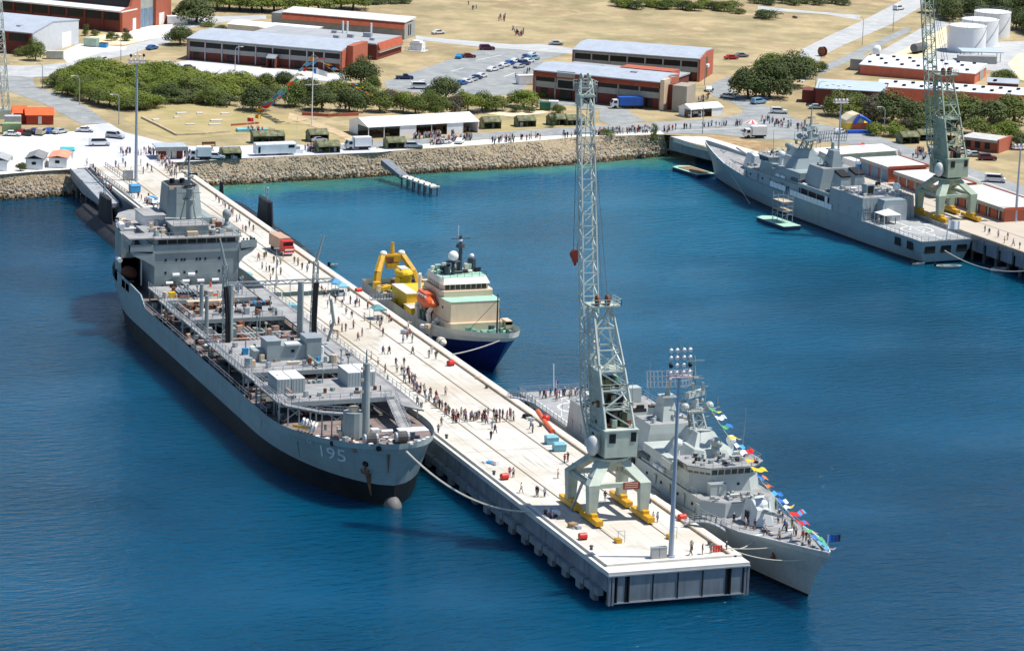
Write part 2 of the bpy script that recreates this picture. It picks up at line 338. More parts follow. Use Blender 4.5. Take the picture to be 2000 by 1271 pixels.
# --- land
TOP=[(-60,345),(0,340),(83,333),(151,328),(317,318),(400,313),(500,308),(661,301),(802,293),(1000,280),(1141,268),(1297,263)]
LOW=[(-60,397),(0,391),(101,384),(164,380),(300,371),(378,365),(500,358),(700,347),(860,337),(1000,330),(1140,320),(1306,304)]
tw=[tuple(G(x,y,0))[:2] for x,y in TOP]; lw=[tuple(G(x,y,WZ))[:2] for x,y in LOW]
GRASS=ground('dry_grass',[S(170,153,120),S(152,132,104),S(182,166,128),S(142,132,100)],[.02,.11,.05],bump=.2)
E0=Vector((170.2,360.3)); ED=Vector((.0819,-.9966)).normalized(); EN=Vector((-ED.y,ED.x))
EA=math.atan2(EN.y,EN.x)
def W2(u,v): p=E0+ED*u+EN*v; return (p.x,p.y)
coast=[(-2000,tw[0][1]-40)]+tw+[W2(0,3),W2(20,9),W2(400,9)]
land=sheet('ground',coast+[(2500,coast[-1][1]),(2500,3500),(-2000,3500)],-.03,GRASS); struct(land)
# --- roads, aprons and paths
ASPH=ground('asphalt',[S(146,150,150),S(132,137,140),S(158,160,158)],[.08,.25],bump=.1)
ASPHL=ground('worn_asphalt',[S(176,178,178),S(164,167,170),S(188,188,184)],[.06,.25],bump=.1)
APRON=ground('pale_apron_concrete',[S(222,220,214),S(206,205,203),S(228,225,214)],[.05,.2],bump=.05)
APRONL=ground('grey_apron_concrete',[S(196,197,204),S(186,188,196),S(206,206,208)],[.05,.2],bump=.05)
SAND=ground('pale_sand',[S(224,208,172),S(208,186,146),S(230,218,190)],[.05,.2],bump=.1)
BROWN=ground('brown_bank',[S(158,132,98),S(140,118,84),S(182,160,126)],[.12,.3],bump=.4)
GRN=ground('watered_lawn',[S(166,152,110),S(152,144,98),S(178,160,120)],[.06,.14],bump=.2)
def lay(name,pts,z,m): return struct(sheet(name,P2(pts),z,m))
lay('lawn',[(240,232),(300,205),(420,200),(480,215),(560,225),(572,236),(600,246),(668,268),(640,275),(520,270),(470,262),(345,275),(275,255)],.004,GRN)
lay('lawn_strip',[(950,240),(1140,218),(1160,238),(1150,246),(1000,254),(945,258)],.004,GRN)
lay('apron',[(-60,264),(0,266),(105,258),(160,257),(168,262),(150,330),(83,334),(-60,346)],.004,APRON)
lay('apron_grey',[(160,257),(166,245),(212,240),(242,258),(300,273),(340,284),(420,287),(560,281),(600,284),(716,277),(735,286),(735,298),(661,301),(500,308),(400,314),(317,319),(151,329)],.008,APRONL)
lay('road_shore',[(600,290),(716,277),(1000,256),(1145,247),(1300,238),(1400,231),(1450,222),(1452,214),(1428,200),(1392,188),(1376,170),(1420,150),(1445,155),(1425,172),(1450,188),(1510,212),(1560,235),(1640,250),(1700,262),(1760,282),(1830,306),(2060,384),(2060,410),(1960,376),(1880,345),(1800,318),(1700,288),(1640,280),(1560,272),(1480,272),(1400,262),(1300,262),(1200,257),(1145,262),(1000,268),(840,279),(735,288),(600,296)],.012,ASPH)
lay('path_shore',[(735,291),(840,281),(1000,269),(1140,263),(1290,256),(1297,262),(1141,267),(1000,279),(802,292),(735,298)],.016,APRON)
lay('road_west',[(159,243),(88,204),(20,179),(-60,178),(-60,152),(10,149),(66,151),(64,158),(66,163),(75,172),(108,181),(141,193),(176,214),(211,241)],.012,ASPH)
lay('road_north',[(66,151),(121,148),(136,131),(196,118),(252,108),(280,98),(330,84),(345,60),(425,45),(520,38),(520,30),(400,33),(375,33),(330,55),(322,72),(280,81),(201,101),(131,123),(75,128),(0,128),(-60,126),(-60,146),(10,148.5)],.008,ASPHL)
lay('yard_shed',[(116,103),(156,86),(247,92),(246,97),(198,103),(131,123)],.016,APRON)
lay('yard_hangar',[(252,63),(277,52),(338,48),(326,72),(277,80),(245,75)],.016,APRON)
lay('car_park',[(750,160),(890,113),(950,94),(1000,97),(1110,104),(1060,118),(1030,165),(1015,186),(835,184),(757,175)],.012,ASPH)
lay('road_field',[(812,70),(880,77),(1000,87),(1060,86),(1130,97),(1122,106),(1000,96.5),(950,93.5),(880,86),(812,78)],.016,ASPHL)
lay('car_park_barracks',[(318,125),(372,118),(500,131),(670,146),(660,160),(500,150),(440,148),(380,138),(330,132)],.008,APRONL)
lay('road_barracks',[(1048,196),(1130,200),(1230,215),(1232,222),(1262,237),(1195,245),(1172,236),(1170,214),(1120,206),(1048,203)],.016,ASPH)
lay('road_east',[(1565,97),(1620,70),(1690,38),(1790,-14),(1850,-14),(1740,48),(1640,92),(1602,112),(1592,140),(1570,160),(1540,150),(1560,120)],.008,ASPHL)
lay('road_side',[(1480,12),(1560,20),(1680,30),(1680,40),(1610,28),(1480,20)],.004,ASPHL)
lay('rail_strip',[(1598,133),(1640,114),(1770,54),(1782,60),(1660,120),(1605,144)],.012,ASPH)
lay('yard_tank',[(1672,118),(1720,100),(1830,38),(1856,48),(1760,100),(1700,122)],.016,ASPHL)
lay('sand_strip',[(1722,112),(1780,85),(1848,50),(1850,85),(1800,114)],.012,SAND)
lay('yard_fuel',[(1780,118),(1850,87),(2000,80),(2060,96),(2060,160),(1930,137),(1800,127)],.008,ASPHL)
lay('sand_circle',[(1968,125),(1990,105),(2060,96),(2060,172),(1992,156)],.016,SAND)
PATHG=ground('gravel_path',[S(186,166,132),S(172,150,116),S(198,180,148)],[.1,.3],bump=.2)
lay('path_lawn',[(566,220),(590,228),(650,248),(704,274),(690,281),(655,262),(598,243),(562,232)],.012,PATHG)
lay('path_garden',[(930,213),(1000,222),(1060,216),(1075,220),(1000,228),(925,219)],.012,SAND)
lay('brown_verge',[(1312,266),(1400,264),(1480,275),(1520,285),(1500,300),(1420,300),(1350,280)],.004,BROWN)
lay('red_soil_bed',[(175,72),(240,62),(282,80),(245,88),(195,88)],.004,SAND)
# painted markings
PAINT=mat('road_marking_paint',(.7,.7,.68),.9)
def mark(pts,w): 
    mbk=MB(PAINT)
    for (a,b) in pts:
        A,B=G(*a),G(*b); d=(B-A).normalized()*1; nn=Vector((-d.y,d.x,0))*w/2
        mbk.add([A-nn,B-nn,B+nn,A+nn],[(0,1,2,3)])
    for i,v in enumerate(mbk.v): mbk.v[i]=(v[0],v[1],.022)
    return mbk
mk=mark([((1310,246),(1500,239)),((1320,255),(1470,250)),((1500,239),(1560,245)),((160,229),(171,231)),((1880,340),(2000,383)),
  ((800,165),(830,155)),((880,140),(905,133)),((930,118),(980,108)),((1030,128),(1044,120)),((985,150),(1005,143))],.35)
struct(mk.build('road_markings'))

# --- rock bank
def lerp2(a,b,t): return (a[0]+(b[0]-a[0])*t,a[1]+(b[1]-a[1])*t)
def along(pl,t):
    L=[0]
    for a,b in zip(pl,pl[1:]): L.append(L[-1]+math.dist(a,b))
    s=t*L[-1]
    for i in range(len(pl)-1):
        if s<=L[i+1]: return lerp2(pl[i],pl[i+1],(s-L[i])/max(1e-6,L[i+1]-L[i]))
    return pl[-1]
ROCKG=ground('bank_rubble',[S(168,150,122),S(150,132,106),S(182,166,140)],[.3,.9],bump=.8)
mb=MB(ROCKG); NB=90
rw=[]
for i in range(NB+1):
    a,b=along(tw,i/NB),along(lw,i/NB); row=[]
    for k in range(7):
        t=k/6; p=lerp2(a,b,t*1.25); row.append((p[0],p[1],-.05-6.2*(t*1.25)**1.05+ (0 if k in(0,) else rnd.uniform(-.25,.25))))
    rw.append(row)
for i in range(NB):
    for k in range(6): mb.add([rw[i][k],rw[i][k+1],rw[i+1][k+1],rw[i+1][k]],[(0,1,2,3)])
struct(mb.build('shore_bank'))
RK=[mat('pale_rock',S(186,170,146),.95,var=.3,scale=1.1),mat('grey_rock',S(158,150,138),.95,var=.35,scale=1.1),mat('brown_rock',S(160,138,114),.95,var=.35,scale=1.1),mat('wet_dark_rock',(.035,.026,.014),.6,var=.5),mat('weedy_rock',(.09,.066,.02),.8,var=.4)]
mb=MB(*RK)
def rock(p,r):
    n=6; vs=[]
    for j,zz in enumerate((-.6,.1,.62)):
        for i in range(n):
            a=2*math.pi*(i+.3*j)/n; q=r*(1.0 if j<2 else .55)*rnd.uniform(.7,1.2); vs.append((p[0]+q*math.cos(a),p[1]+q*math.sin(a),p[2]+r*zz*rnd.uniform(.8,1.1)))
    vs.append((p[0],p[1],p[2]+r*.75)); F=[]
    for j in range(2):
        for i in range(n): F.append((j*n+i,j*n+(i+1)%n,(j+1)*n+(i+1)%n,(j+1)*n+i))
    for i in range(n): F.append((2*n+i,2*n+(i+1)%n,3*n))
    mb.add(vs,F)
for i in range(7600):
    t=rnd.random(); k=rnd.random()**.75*1.06; a,b=along(tw,t),along(lw,t); p=lerp2(a,b,k)
    if -1<p[0]<24 and p[1]<345: continue
    z=-6.1*k; r=rnd.uniform(.14,.36)*(.75 if k<.45 else 1)+(.25*rnd.random() if k>.6 else 0)
    if k>.92: mb.c=rnd.choice([3,3,4])
    elif k>.82: mb.c=rnd.choice([4,3,2])
    else: mb.c=rnd.choice([0,0,1,1,2])
    rock((p[0],p[1],z),r)
struct(mb.build('shore_rocks'),'stuff')

# ================================================================== MAIN WHARF (x across, y towards the land, deck at z=0)
PW=23.3; PL=352
wharf=thing('wharf','long pale concrete wharf running out from the shore between the ships','wharf')
mb=MB(CONC); mb.bx(.9,PW-.9,3.6,PL,-1.1,0); mb.build('deck_slab',wharf)
mb=MB(CONCL); mb.bx(0,PW,0,3.0,-.7,.02); mb.build('end_slab',wharf)
mb=MB(CONCL); mb.bx(.9,22.4,3.0,3.6,-.7,.36); mb.build('end_kerb',wharf)
mb=MB(CONCL); mb.bx(.86,1.3,3.6,PL-24,-.7,.32); mb.c=0; mb.bx(-.05,.5,3.0,PL-20,-.75,.02)
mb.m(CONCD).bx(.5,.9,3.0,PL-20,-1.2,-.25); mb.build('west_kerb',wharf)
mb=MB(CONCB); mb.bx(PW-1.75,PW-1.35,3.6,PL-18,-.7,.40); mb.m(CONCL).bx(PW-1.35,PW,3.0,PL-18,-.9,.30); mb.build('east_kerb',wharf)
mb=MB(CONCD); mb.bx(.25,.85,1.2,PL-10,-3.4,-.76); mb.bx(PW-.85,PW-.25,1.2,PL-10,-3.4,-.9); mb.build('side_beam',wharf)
# lower fender walings on the west side, in lengths
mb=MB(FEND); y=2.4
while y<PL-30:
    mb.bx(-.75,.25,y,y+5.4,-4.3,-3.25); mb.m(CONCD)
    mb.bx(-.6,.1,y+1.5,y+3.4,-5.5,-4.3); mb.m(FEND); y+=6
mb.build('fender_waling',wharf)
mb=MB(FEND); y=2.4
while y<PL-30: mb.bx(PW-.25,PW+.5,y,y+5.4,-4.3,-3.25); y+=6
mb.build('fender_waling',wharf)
mb=MB(PILE)
for y in range(3,330,6):
    for x in (1.4,6.5,11.6,16.8,21.9): mb.cyl((x,y,-9),(x,y,-1.1),.42,n=8)
mb.build('pile_row',wharf)
# end face: six steel panels in a frame
mb=MB(FEND)
xs=[1.0,2.9,3.6,7.5,11.6,15.6,19.5,20.1,22.3]
for a,b in ((1.5,2.7),(3.5,7.2),(7.4,11.3),(11.5,15.4),(15.6,19.3),(20.3,22.1)):
    pb=MB(FEND); pb.bx(a,b,-.02,.2,-4.7,-.72); pb.m(STEEL).bx(a,b,-.1,.0,-4.82,-4.7); pb.build('end_panel',wharf)
mb=MB(BLACK); mb.bx(.6,22.7,.25,1.1,-4.6,-.75)
for x in (1.38,2.85,3.35,7.3,11.4,15.5,19.4,20.15,22.25): mb.bx(x-.09,x+.09,-.12,.26,-4.9,-.7)
for x in (.25,.8,22.6,23.1): mb.m(CONCD).bx(x-.18,x+.18,-.1,.5,-5.2,-.7)
mb.m(STEEL).bx(-.05,PW+.05,-.22,-.02,-.62,-.42); mb.bx(1,22.5,-.16,-.05,-4.95,-4.84); mb.build('end_frame',wharf)
# crane rails: slot and steel
RAILS=mat('rail_slot',(.14,.11,.075),.9); mb=MB(RAILS)
for x in (7.4,16.2): mb.bx(x-.16,x+.16,15.5,PL-4,-.2,.006); mb.m(CONCB).bx(x+.55,x+.62,15.5,PL-4,-.2,.005); mb.m(RAILS)
mb.build('crane_rail',wharf)
mb=MB(mat('joint_seal',(.30,.28,.25),.9))
for y in (70.4,149.1,227.5,290): mb.bx(1.3,PW-1.8,y,y+.16,-.1,.004)
mb.build('expansion_joint',wharf)
# faint stains
STN=mat('stained_concrete',(.47,.43,.36),.95,var=.25,scale=.8)
# bollards, each its own object
protoB=None
bl=[('west',1.9,y) for y in (12,32,56,80,104,128,152,176)]+[('east',PW-2.5,y) for y in (10,34,58,84,112,140,168,196,224,252)]
for i,(sd,x,y) in enumerate(bl):
    if protoB is None:
        mb=MB(mat('iron_bollard',(.10,.10,.11),.6)); mb.cyl((0,0,0),(0,0,.5),.26,.2,10); mb.cyl((0,0,.5),(0,0,.72),.34,.28,10); protoB=o=mb.build('bollard')
    else: o=protoB.copy(); COL.objects.link(o)
    o.location=(x,y,.0); k=[q for q in bl if q[0]==sd].index((sd,x,y))
    tag(o,f'dark iron bollard on the {sd} edge of the wharf, {ordn(k)} from its seaward end','bollard','mooring bollards along the wharf')
# ================================================================== SHIPS (local: bow towards -y, z=0 on the water)
def hullfn(L, rows):
    """rows: dicts y0,y1,z(t),B,tf,pf,ef,ta,pa,tr ; returns pos(t,row,side)"""
    def hb(r,t):
        f=1.0
        if t<r['tf']: u=max(0,t/r['tf']); f=(1-(1-u)**r.get('pf',2))**r.get('ef',1)
        if t>1-r['ta']: v=(1-t)/r['ta']; f*=r['tr']+(1-r['tr'])*(1-(1-v)**r.get('pa',2))
        return r['B']*f
    def pos(t,k,side):
        i=min(int(k),len(rows)-2); q=k-i; out=[]
        for r in (rows[i],rows[i+1]):
            z=r['z'](t) if callable(r['z']) else r['z']
            out.append(Vector((side*hb(r,t), r['y0']+(r['y1']-r['y0'])*t, z)))
        return out[0].lerp(out[1],q)
    return pos
def hull(mb, rows, mats, N=44, deck=None, inset=0, drop=0):
    pos=hullfn(0,rows); K=len(rows); ts=[(i/N)**1.35 if i/N<.5 else i/N-.5+.5**1.35 for i in range(N+1)]; ts=[t/ts[-1] for t in ts]
    for side in (-1,1):
        for k in range(K-1):
            mb.m(mats[k])
            for a,b in zip(ts,ts[1:]):
                q=[pos(a,k,side),pos(b,k,side),pos(b,k+1,side),pos(a,k+1,side)]
                if side<0: q=q[::-1]
                mb.add(q,[(0,1,2,3)])
    for k in range(K-1):
        mb.m(mats[k]); mb.add([pos(1,k,-1),pos(1,k,1),pos(1,k+1,1),pos(1,k+1,-1)],[(3,2,1,0)])
    if deck:
        mb.m(deck); 
        def dp(t,s):
            p=pos(t,K-1.0001,s); x=max(0,abs(p.x)-inset)*s; return Vector((x,p.y+(inset if t<.01 else 0),p.z-drop))
        for a,b in zip(ts,ts[1:]): mb.add([dp(a,-1),dp(a,1),dp(b,1),dp(b,-1)],[(0,1,2,3)])
        if drop:
            mb.m(mats[-1])
            for s in (-1,1):
                for a,b in zip(ts,ts[1:]):
                    q=[dp(a,s),dp(b,s),pos(b,K-1.0001,s),pos(a,K-1.0001,s)]
                    mb.add(q,[(0,1,2,3)])
    return pos
def ports(name, root, pts, size, m, axis='y', fr=None):
    mb=MB(m)
    for p in pts:
        if axis=='y': mb.bx(p[0]-size[0]/2,p[0]+size[0]/2,p[1]-.04,p[1]+.05,p[2]-size[1]/2,p[2]+size[1]/2)
        else: mb.bx(p[0]-.05,p[0]+.05,p[1]-size[0]/2,p[1]+size[0]/2,p[2]-size[1]/2,p[2]+size[1]/2)
    return mb.build(name,root)
def clutter(mb, n, x0,x1,y0,y1,z, mats, s=(.3,1.2), h=(.4,1.4)):
    for i in range(n):
        mb.m(rnd.choice(mats)); x,y=rnd.uniform(x0,x1),rnd.uniform(y0,y1); a,b,c=rnd.uniform(*s),rnd.uniform(*s),rnd.uniform(*h); k=rnd.random()
        if k<.6: mb.box((x,y,z),(a,b,c),rnd.choice((0,0,.4)))
        elif k<.85: mb.cyl((x,y,z),(x,y,z+c),a*.4,n=8)
        else: mb.cyl((x-a,y,z+.4),(x+a,y,z+.4),.25,n=8)
    return mb

# ------------------------------------------------------------------ the oiler (left of the wharf)
OX,OY=-13.6,145.0
oil=thing('replenishment_tanker','long grey tanker with black lower hull and 195 on its bow, left of the wharf','ship',(OX,OY,WZ))
shz=lambda t: 8.4+ (2.9*(1-t/.2)**1.4 if t<.2 else 0)
rows=[dict(y0=-82.5,y1=80,z=-3,B=12.4,tf=.26,pf=2,ef=.72,ta=.3,pa=2,tr=.1),
      dict(y0=-83.2,y1=83,z=.0,B=12.9,tf=.25,pf=2,ef=.70,ta=.27,pa=2,tr=.2),
      dict(y0=-83.4,y1=84.5,z=3.6,B=13,tf=.23,pf=2,ef=.62,ta=.24,pa=2,tr=.3),
      dict(y0=-84.2,y1=85.2,z=lambda t:(3.6+shz(t))/2,B=13,tf=.205,pf=2,ef=.56,ta=.22,pa=2,tr=.4),
      dict(y0=-85.5,y1=85.5,z=shz,B=13.05,tf=.185,pf=2,ef=.5,ta=.2,pa=2,tr=.45)]
mb=MB(); opos=hull(mb,rows,[BLACKH,BLACKH,HULLG,HULLG],deck=DECKB,inset=.12,drop=1.0); mb.build('hull',oil,smooth=False)
mb=MB(mat('weathered_bulb_paint',(.15,.145,.14),.7,var=.2,streak=.3)); mb.sph((0,-82.6,-.5),2.2,(.7,1.2,1.0),14,9); mb.build('bulbous_bow',oil,True)
# painted number wrapped on the starboard bow
def wraptext(txt,size,mt,name,root,pos,u0,k0,du,dk,side,flip=1):
    cu=bpy.data.curves.new(name,'FONT'); cu.body=txt; cu.size=size; cu.resolution_u=2
    o=bpy.data.objects.new(name,cu); COL.objects.link(o); dg=bpy.context.evaluated_depsgraph_get()
    me=bpy.data.meshes.new_from_object(o.evaluated_get(dg)); bpy.data.objects.remove(o); bpy.data.curves.remove(cu)
    for v in me.vertices:
        t=u0-flip*v.co.x*du; p=pos(t,k0+v.co.y*dk,side); q=pos(t+.002,k0+v.co.y*dk,side); r=pos(t,k0+v.co.y*dk+.05,side)
        nn=(q-p).cross(r-p).normalized(); nn=nn if nn.x*side>0 else -nn; v.co=p+nn*.05
    me.materials.append(mt); o=bpy.data.objects.new(name,me); COL.objects.link(o); o.parent=root; return o
NUM=mat('pale_number_paint',(.72,.76,.78),.6)
wraptext('195',3.6,NUM,'hull_number',oil,opos,.075,2.85,1/130,.27,-1)
wraptext('O',1.4,NUM,'hull_letter',oil,opos,.092,3.45,1/130,.27,-1)
# anchor in its recess, rust weeping below it and below the fairlead
def stain(mt,pos,t0,t1,k0,k1,side,root,name='rust_stain'):
    mb=MB(mt); n=6
    for i in range(n):
        a,b=i/n,(i+1)/n; w0=(t1-t0)/2*(1-.75*a); w1=(t1-t0)/2*(1-.75*b); c=(t0+t1)/2; V=[]
        for tt,kk in ((c-w0,k0+(k1-k0)*a),(c+w0,k0+(k1-k0)*a),(c+w1,k0+(k1-k0)*b),(c-w1,k0+(k1-k0)*b)):
            q=pos(max(.0005,tt),kk,side); V.append(q+Vector((side*.03,-.04,0)))
        mb.add(V,[(0,1,2,3)])
    return mb.build(name,root)
stain(mat('rust_streak_paint',(.16,.09,.045),.8,var=.4,scale=1.5),opos,.0125,.0175,2.5,1.4,-1,oil); stain(mat('rust_streak_paint',(.16,.09,.045)),opos,.0012,.0022,3.5,2.6,-1,oil); stain(mat('rust_streak_paint',(.16,.09,.045)),opos,.11,.1115,3.3,2.2,-1,oil); stain(mat('rust_streak_paint',(.16,.09,.045)),opos,.21,.2112,3.3,2.3,-1,oil)
p=opos(.0135,2.75,-1); q=opos(.019,2.75,-1)
mb=MB(BLACK); mb.cyl((p+q)/2+Vector((.1,.1,.8)),(p+q)/2+Vector((-.22,-.22,.7)),.55,n=10); mb.m(RUST); c_=(p+q)/2+Vector((-.25,-.25,0)); d_=(q-p).normalized()
mb.bar(c_+Vector((0,0,.7)),c_+Vector((0,0,-.9)),.26); mb.path([c_-d_*.75+Vector((0,0,-.2)),c_-d_*.6+Vector((0,0,-.8)),c_+Vector((0,0,-1.0)),c_+d_*.6+Vector((0,0,-.8)),c_+d_*.75+Vector((0,0,-.2))],.24); mb.build('anchor',oil)
mb=MB(BLACK); 
for t in (.006,.05): 
    p=opos(t,3.8,-1 if t>.01 else -1); mb.cyl(p+Vector((.1,.1,0)),p+Vector((-.12,-.2,0)),.5,n=10)
mb.build('hawse_pipe',oil)
# bulwark rails
mb=MB(STEEL)
for s in (-1,1): mb.rail([opos(t,3.999,s)+Vector((-s*.15,0,0)) for t in (.2,.26,.32,.38,.44,.5,.56,.6,.66,.72,.78)],1.1,.08,3)
mb.build('guard_rail',oil)
def WB(x0,x1,y0,y1,z0,z1): return (x0-OX,x1-OX,y0-OY,y1-OY,z0-WZ,z1-WZ)
def wp(x,y,z): return Vector((x-OX,y-OY,z-WZ))
# bridge block
mb=MB(GREY); mb.bx(*WB(-21.7,-4.3,191,203,1.4,10.6)); mb.bx(*WB(-22.1,-3.9,190.8,204,10.6,12.3)); mb.bx(*WB(-21.7,-4.3,191.3,203.5,12.3,13.5))
mb.m(DECKG).bx(*WB(-22.3,-3.8,190.5,204.2,13.5,13.75)); mb.m(GREY)
mb.build('bridge_block',oil)
mb=MB(GLASS); 
for i in range(8): mb.bx(*WB(-20.9+i*2.02,-20.9+i*2.02+1.78,191.18,191.4,12.45,13.3))
mb.build('bridge_window',oil)
ports('porthole',oil,[wp(x,191,z) for x,z in [(-19.4,9.2),(-17.2,9.2),(-16.1,9.2),(-15.5,9.2),(-13,9.2),(-12.3,9.2),(-11.2,9.2),(-8.3,9.2),(-19.4,6.6),(-15.5,6.6),(-13,6.6),(-8.3,6.6),(-20,3.9),(-19.3,3.9),(-12,4.2),(-9.5,4.2)]],(.42,.5),GLASS)
mb=MB(GREY)
# wings
mb.profy([(9.7,16.7),(13.0,17.3),(13.0,18.7),(12.86,18.7),(12.86,17.6),(9.7,17.5)],45.7,50.5); mb.bx(9.7,13.0,45.6,45.75,17.3,18.75)
mb.profy([(9.3,14.0),(9.3,17),(13.0,17.3),(12.0,16.3),(10.4,15.4)],45.7,48)
mb.profy([(-8.5,17.5),(-8.5,16.7),(-13.4,17.2),(-13.4,18.6),(-13.25,18.6),(-13.25,17.5)],45.7,50.5); mb.bx(-13.4,-8.5,45.6,45.75,17.2,18.6)
mb.profy([(-8.1,14.0),(-10.4,15.4),(-12.4,16.3),(-13.4,17.3),(-8.1,17)],45.7,48); mb.build('bridge_wing',oil)
mb=MB(DECKG); mb.bx(-13.5,-8.2,45.4,50.6,19.7,19.95); mb.m(GREY); mb.bx(-13.4,-13.2,45.6,45.8,17.2,19.7); mb.build('wing_roof',oil)
mb=MB(BLACK)
for i in range(4): mb.sph((10.4+i*.75,46.3,18.9),.2); mb.cyl((10.4+i*.75,46.3,17.5),(10.4+i*.75,46.3,18.8),.13,n=6)
mb.build('pelorus',oil)
# roof gear
mb=MB(GREY); mb.bx(*WB(-17.3,-10.2,192.6,198,13.75,15.6)); mb.m(DECKG).bx(*WB(-17.6,-9.9,192.3,198.3,15.6,15.8)); mb.m(CREAM).bx(*WB(-14.8,-12.6,191.4,192.5,13.75,14.7)); mb.build('chart_house',oil)
mb=MB(GREY); mb.rail([wp(*p) for p in ((-22,190.8,13.7),(-4,190.8,13.7),(-4,204,13.7))],1.1,.08,1.6); mb.rail([wp(*p) for p in ((-17.5,192.4,15.8),(-10,192.4,15.8),(-10,198.2,15.8))],1.0,.08,1.6); mb.build('roof_rail',oil)
mb=MB(GREY); mb.cyl(wp(-5.6,195.5,13.7),wp(-5.6,195.5,16.4),.55,.4,10); mb.sph(wp(-5.6,195.5,17.3),.95,(1,1,1.1),12,8); mb.bx(*WB(-6.6,-4.6,194.4,196.4,13.7,14.9)); mb.build('satellite_dome',oil,True)
clutter(MB(GREY),70,-21-OX,-5-OX,192-OY,208-OY,13.75-WZ,[GREY,GREY,STEEL,CREAM,RUST]).build('roof_fitting',oil)
# mast
mb=MB(GREY); mb.cyl(wp(-11.7,201.5,13.7),wp(-11.9,201.7,22.5),.85,.6,12); mb.cyl(wp(-11.9,201.7,22.5),wp(-12,201.8,28.5),.36,.16,8)
for s in (-1,1): mb.bar(wp(-11.7+s*1.9,203,13.7),wp(-11.8+s*.4,202,21),.22)
for z,r in ((19.3,1.3),(21.6,1.5),(24,1.0)):
    mb.m(DECKG).cyl(wp(-11.9,201.7,z),wp(-11.9,201.7,z+.14),r,n=10); mb.m(GREY); mb.rail([wp(-11.9+r*math.cos(a),201.7+r*math.sin(a),z+.14) for a in (0,1.05,2.1,3.15,4.2,5.25,6.28)],.9,.05,2)
mb.bar(wp(-15.8,201.8,24.9),wp(-8,201.8,24.9),.14); mb.bar(wp(-14.3,201.8,20.6),wp(-9.4,201.8,20.6),.14)
mb.m(BLACK); mb.box(wp(-11.9,201.0,22),(2.6,.3,.35),.3); mb.box(wp(-11.2,201.0,24.5),(1.7,.25,.3),-.4); mb.cyl(wp(-12,201.8,26),wp(-12,201.8,28.2),.22,n=6); mb.build('mast',oil)
# funnel
fp=lambda k,w,l,y: [(-11.7-OX+k*(w)*a, y-OY+l*b) for a,b in ((1,-.7),(.55,-1),(-.55,-1),(-1,-.7),(-1,.7),(-.55,1),(.55,1),(1,.7))]
mb=MB(GREY); mb.prism(fp(1,3.9,4.8,209),13-WZ,[21.2-WZ]*8,top=fp(1,3.2,4.0,209.6)); mb.m(BLACK).prism(fp(1,3.0,3.8,209.6),21.2-WZ,21.25-WZ); mb.m(GREY)
mb.m(RUST); 
mb.m(BLACK)
for dx in (-1.1,1.0): mb.cyl(wp(-12.3+dx,209.6,21),wp(-12.3+dx,209.6,22.2),.55,n=10)
mb.m(CREAM); mb.bx(*WB(-14.9,-9.6,205.9,206.2,20.6,21.3)); mb.build('funnel',oil)
# after house
mb=MB(GREY); mb.prism([(-12.2,57),(-11.3,65),(-9.6,73),(-7.5,79),(-4.5,82),(6,82),(9.5,78),(12.2,70),(12.6,57),(8,57),(8,59.5),(-8.5,59.5),(-9.5,57)],8.4,18.4)
mb.m(DECKG).prism([(-12.2,57),(-11.3,65),(-9.6,73),(-7.5,79),(-4.5,82),(6,82),(9.5,78),(12.2,70),(12.6,57)],18.4,18.55)
mb.m(GREY); mb.build('after_house',oil)
mb=MB(GREY); mb.bx(*WB(-18.2,-6,203.5,214,13.2,15)); mb.m(WHITE).bx(*WB(-20.5,-16.2,204,212,13.35,15.6)); mb.m(DECKG).bx(*WB(-20.8,-16,203.7,212.2,15.6,15.8)); mb.build('funnel_deck_house',oil)
mb=MB(CREAM); clutter(mb,12,-10.5,-8,60,72,18.55,[CREAM,GREY,BLACK,STEEL],(.5,1.6),(.5,1.5)); mb.build('vent',oil)
mb=MB(WHITE); mb.cyl((-11.2,60,19.3),(-10.9,63.5,19.3),.7,n=10); mb.cyl((-12.6,56.2,13.3),(-12.6,58.5,13.3),.5,n=8); mb.build('life_raft',oil)
# dark boat recess with brown workboat under the after house
mb=MB(BLACK); mb.bx(-12.2,-8.6,56.7,57.05,9.0,13.6)
for y0,y1 in ((47,49.5),(50.3,52.8),(58,60),(61,63)): pa=opos((y0+85.5)/171,3.9,-1); mb.bx(pa.x-.06,pa.x+.5,y0,y1,8.7,10.2); mb.build('boat_recess',oil)
mb=MB(mat('brown_boat_cover',(.10,.03,.015),.9)); mb.sph((-11.0,55.2,11.0),1,(1.5,3.6,1.2),12,8); mb.build('covered_boat',oil,True)
mb=MB(WHITE); mb.bar((-9.4,51.5,9),(-9.4,51.5,14.5),.22); mb.bar((-9.4,51.5,14.5),(-10.2,50.2,16.2),.22); mb.build('boat_davit',oil)
# starboard bulwark rise by the house
mb=MB(HULLG)
for s in (-1,1):
    pr=[opos(t,3.999,s) for t in (.70,.72,.76,.80,.84)]; hs=[.1,1.9,2.2,2.3,2.3]
    for i in range(4):
        a,b=pr[i],pr[i+1]; mb.add([a,b,b+Vector((0,0,hs[i+1])),a+Vector((0,0,hs[i])),a-Vector((s*.25,0,0)),b-Vector((s*.25,0,0)),b+Vector((-s*.25,0,hs[i+1])),a+Vector((-s*.25,0,hs[i]))],[(0,1,2,3),(7,6,5,4),(3,2,6,7),(0,3,7,4),(1,5,6,2)])
mb.build('bulwark',oil)
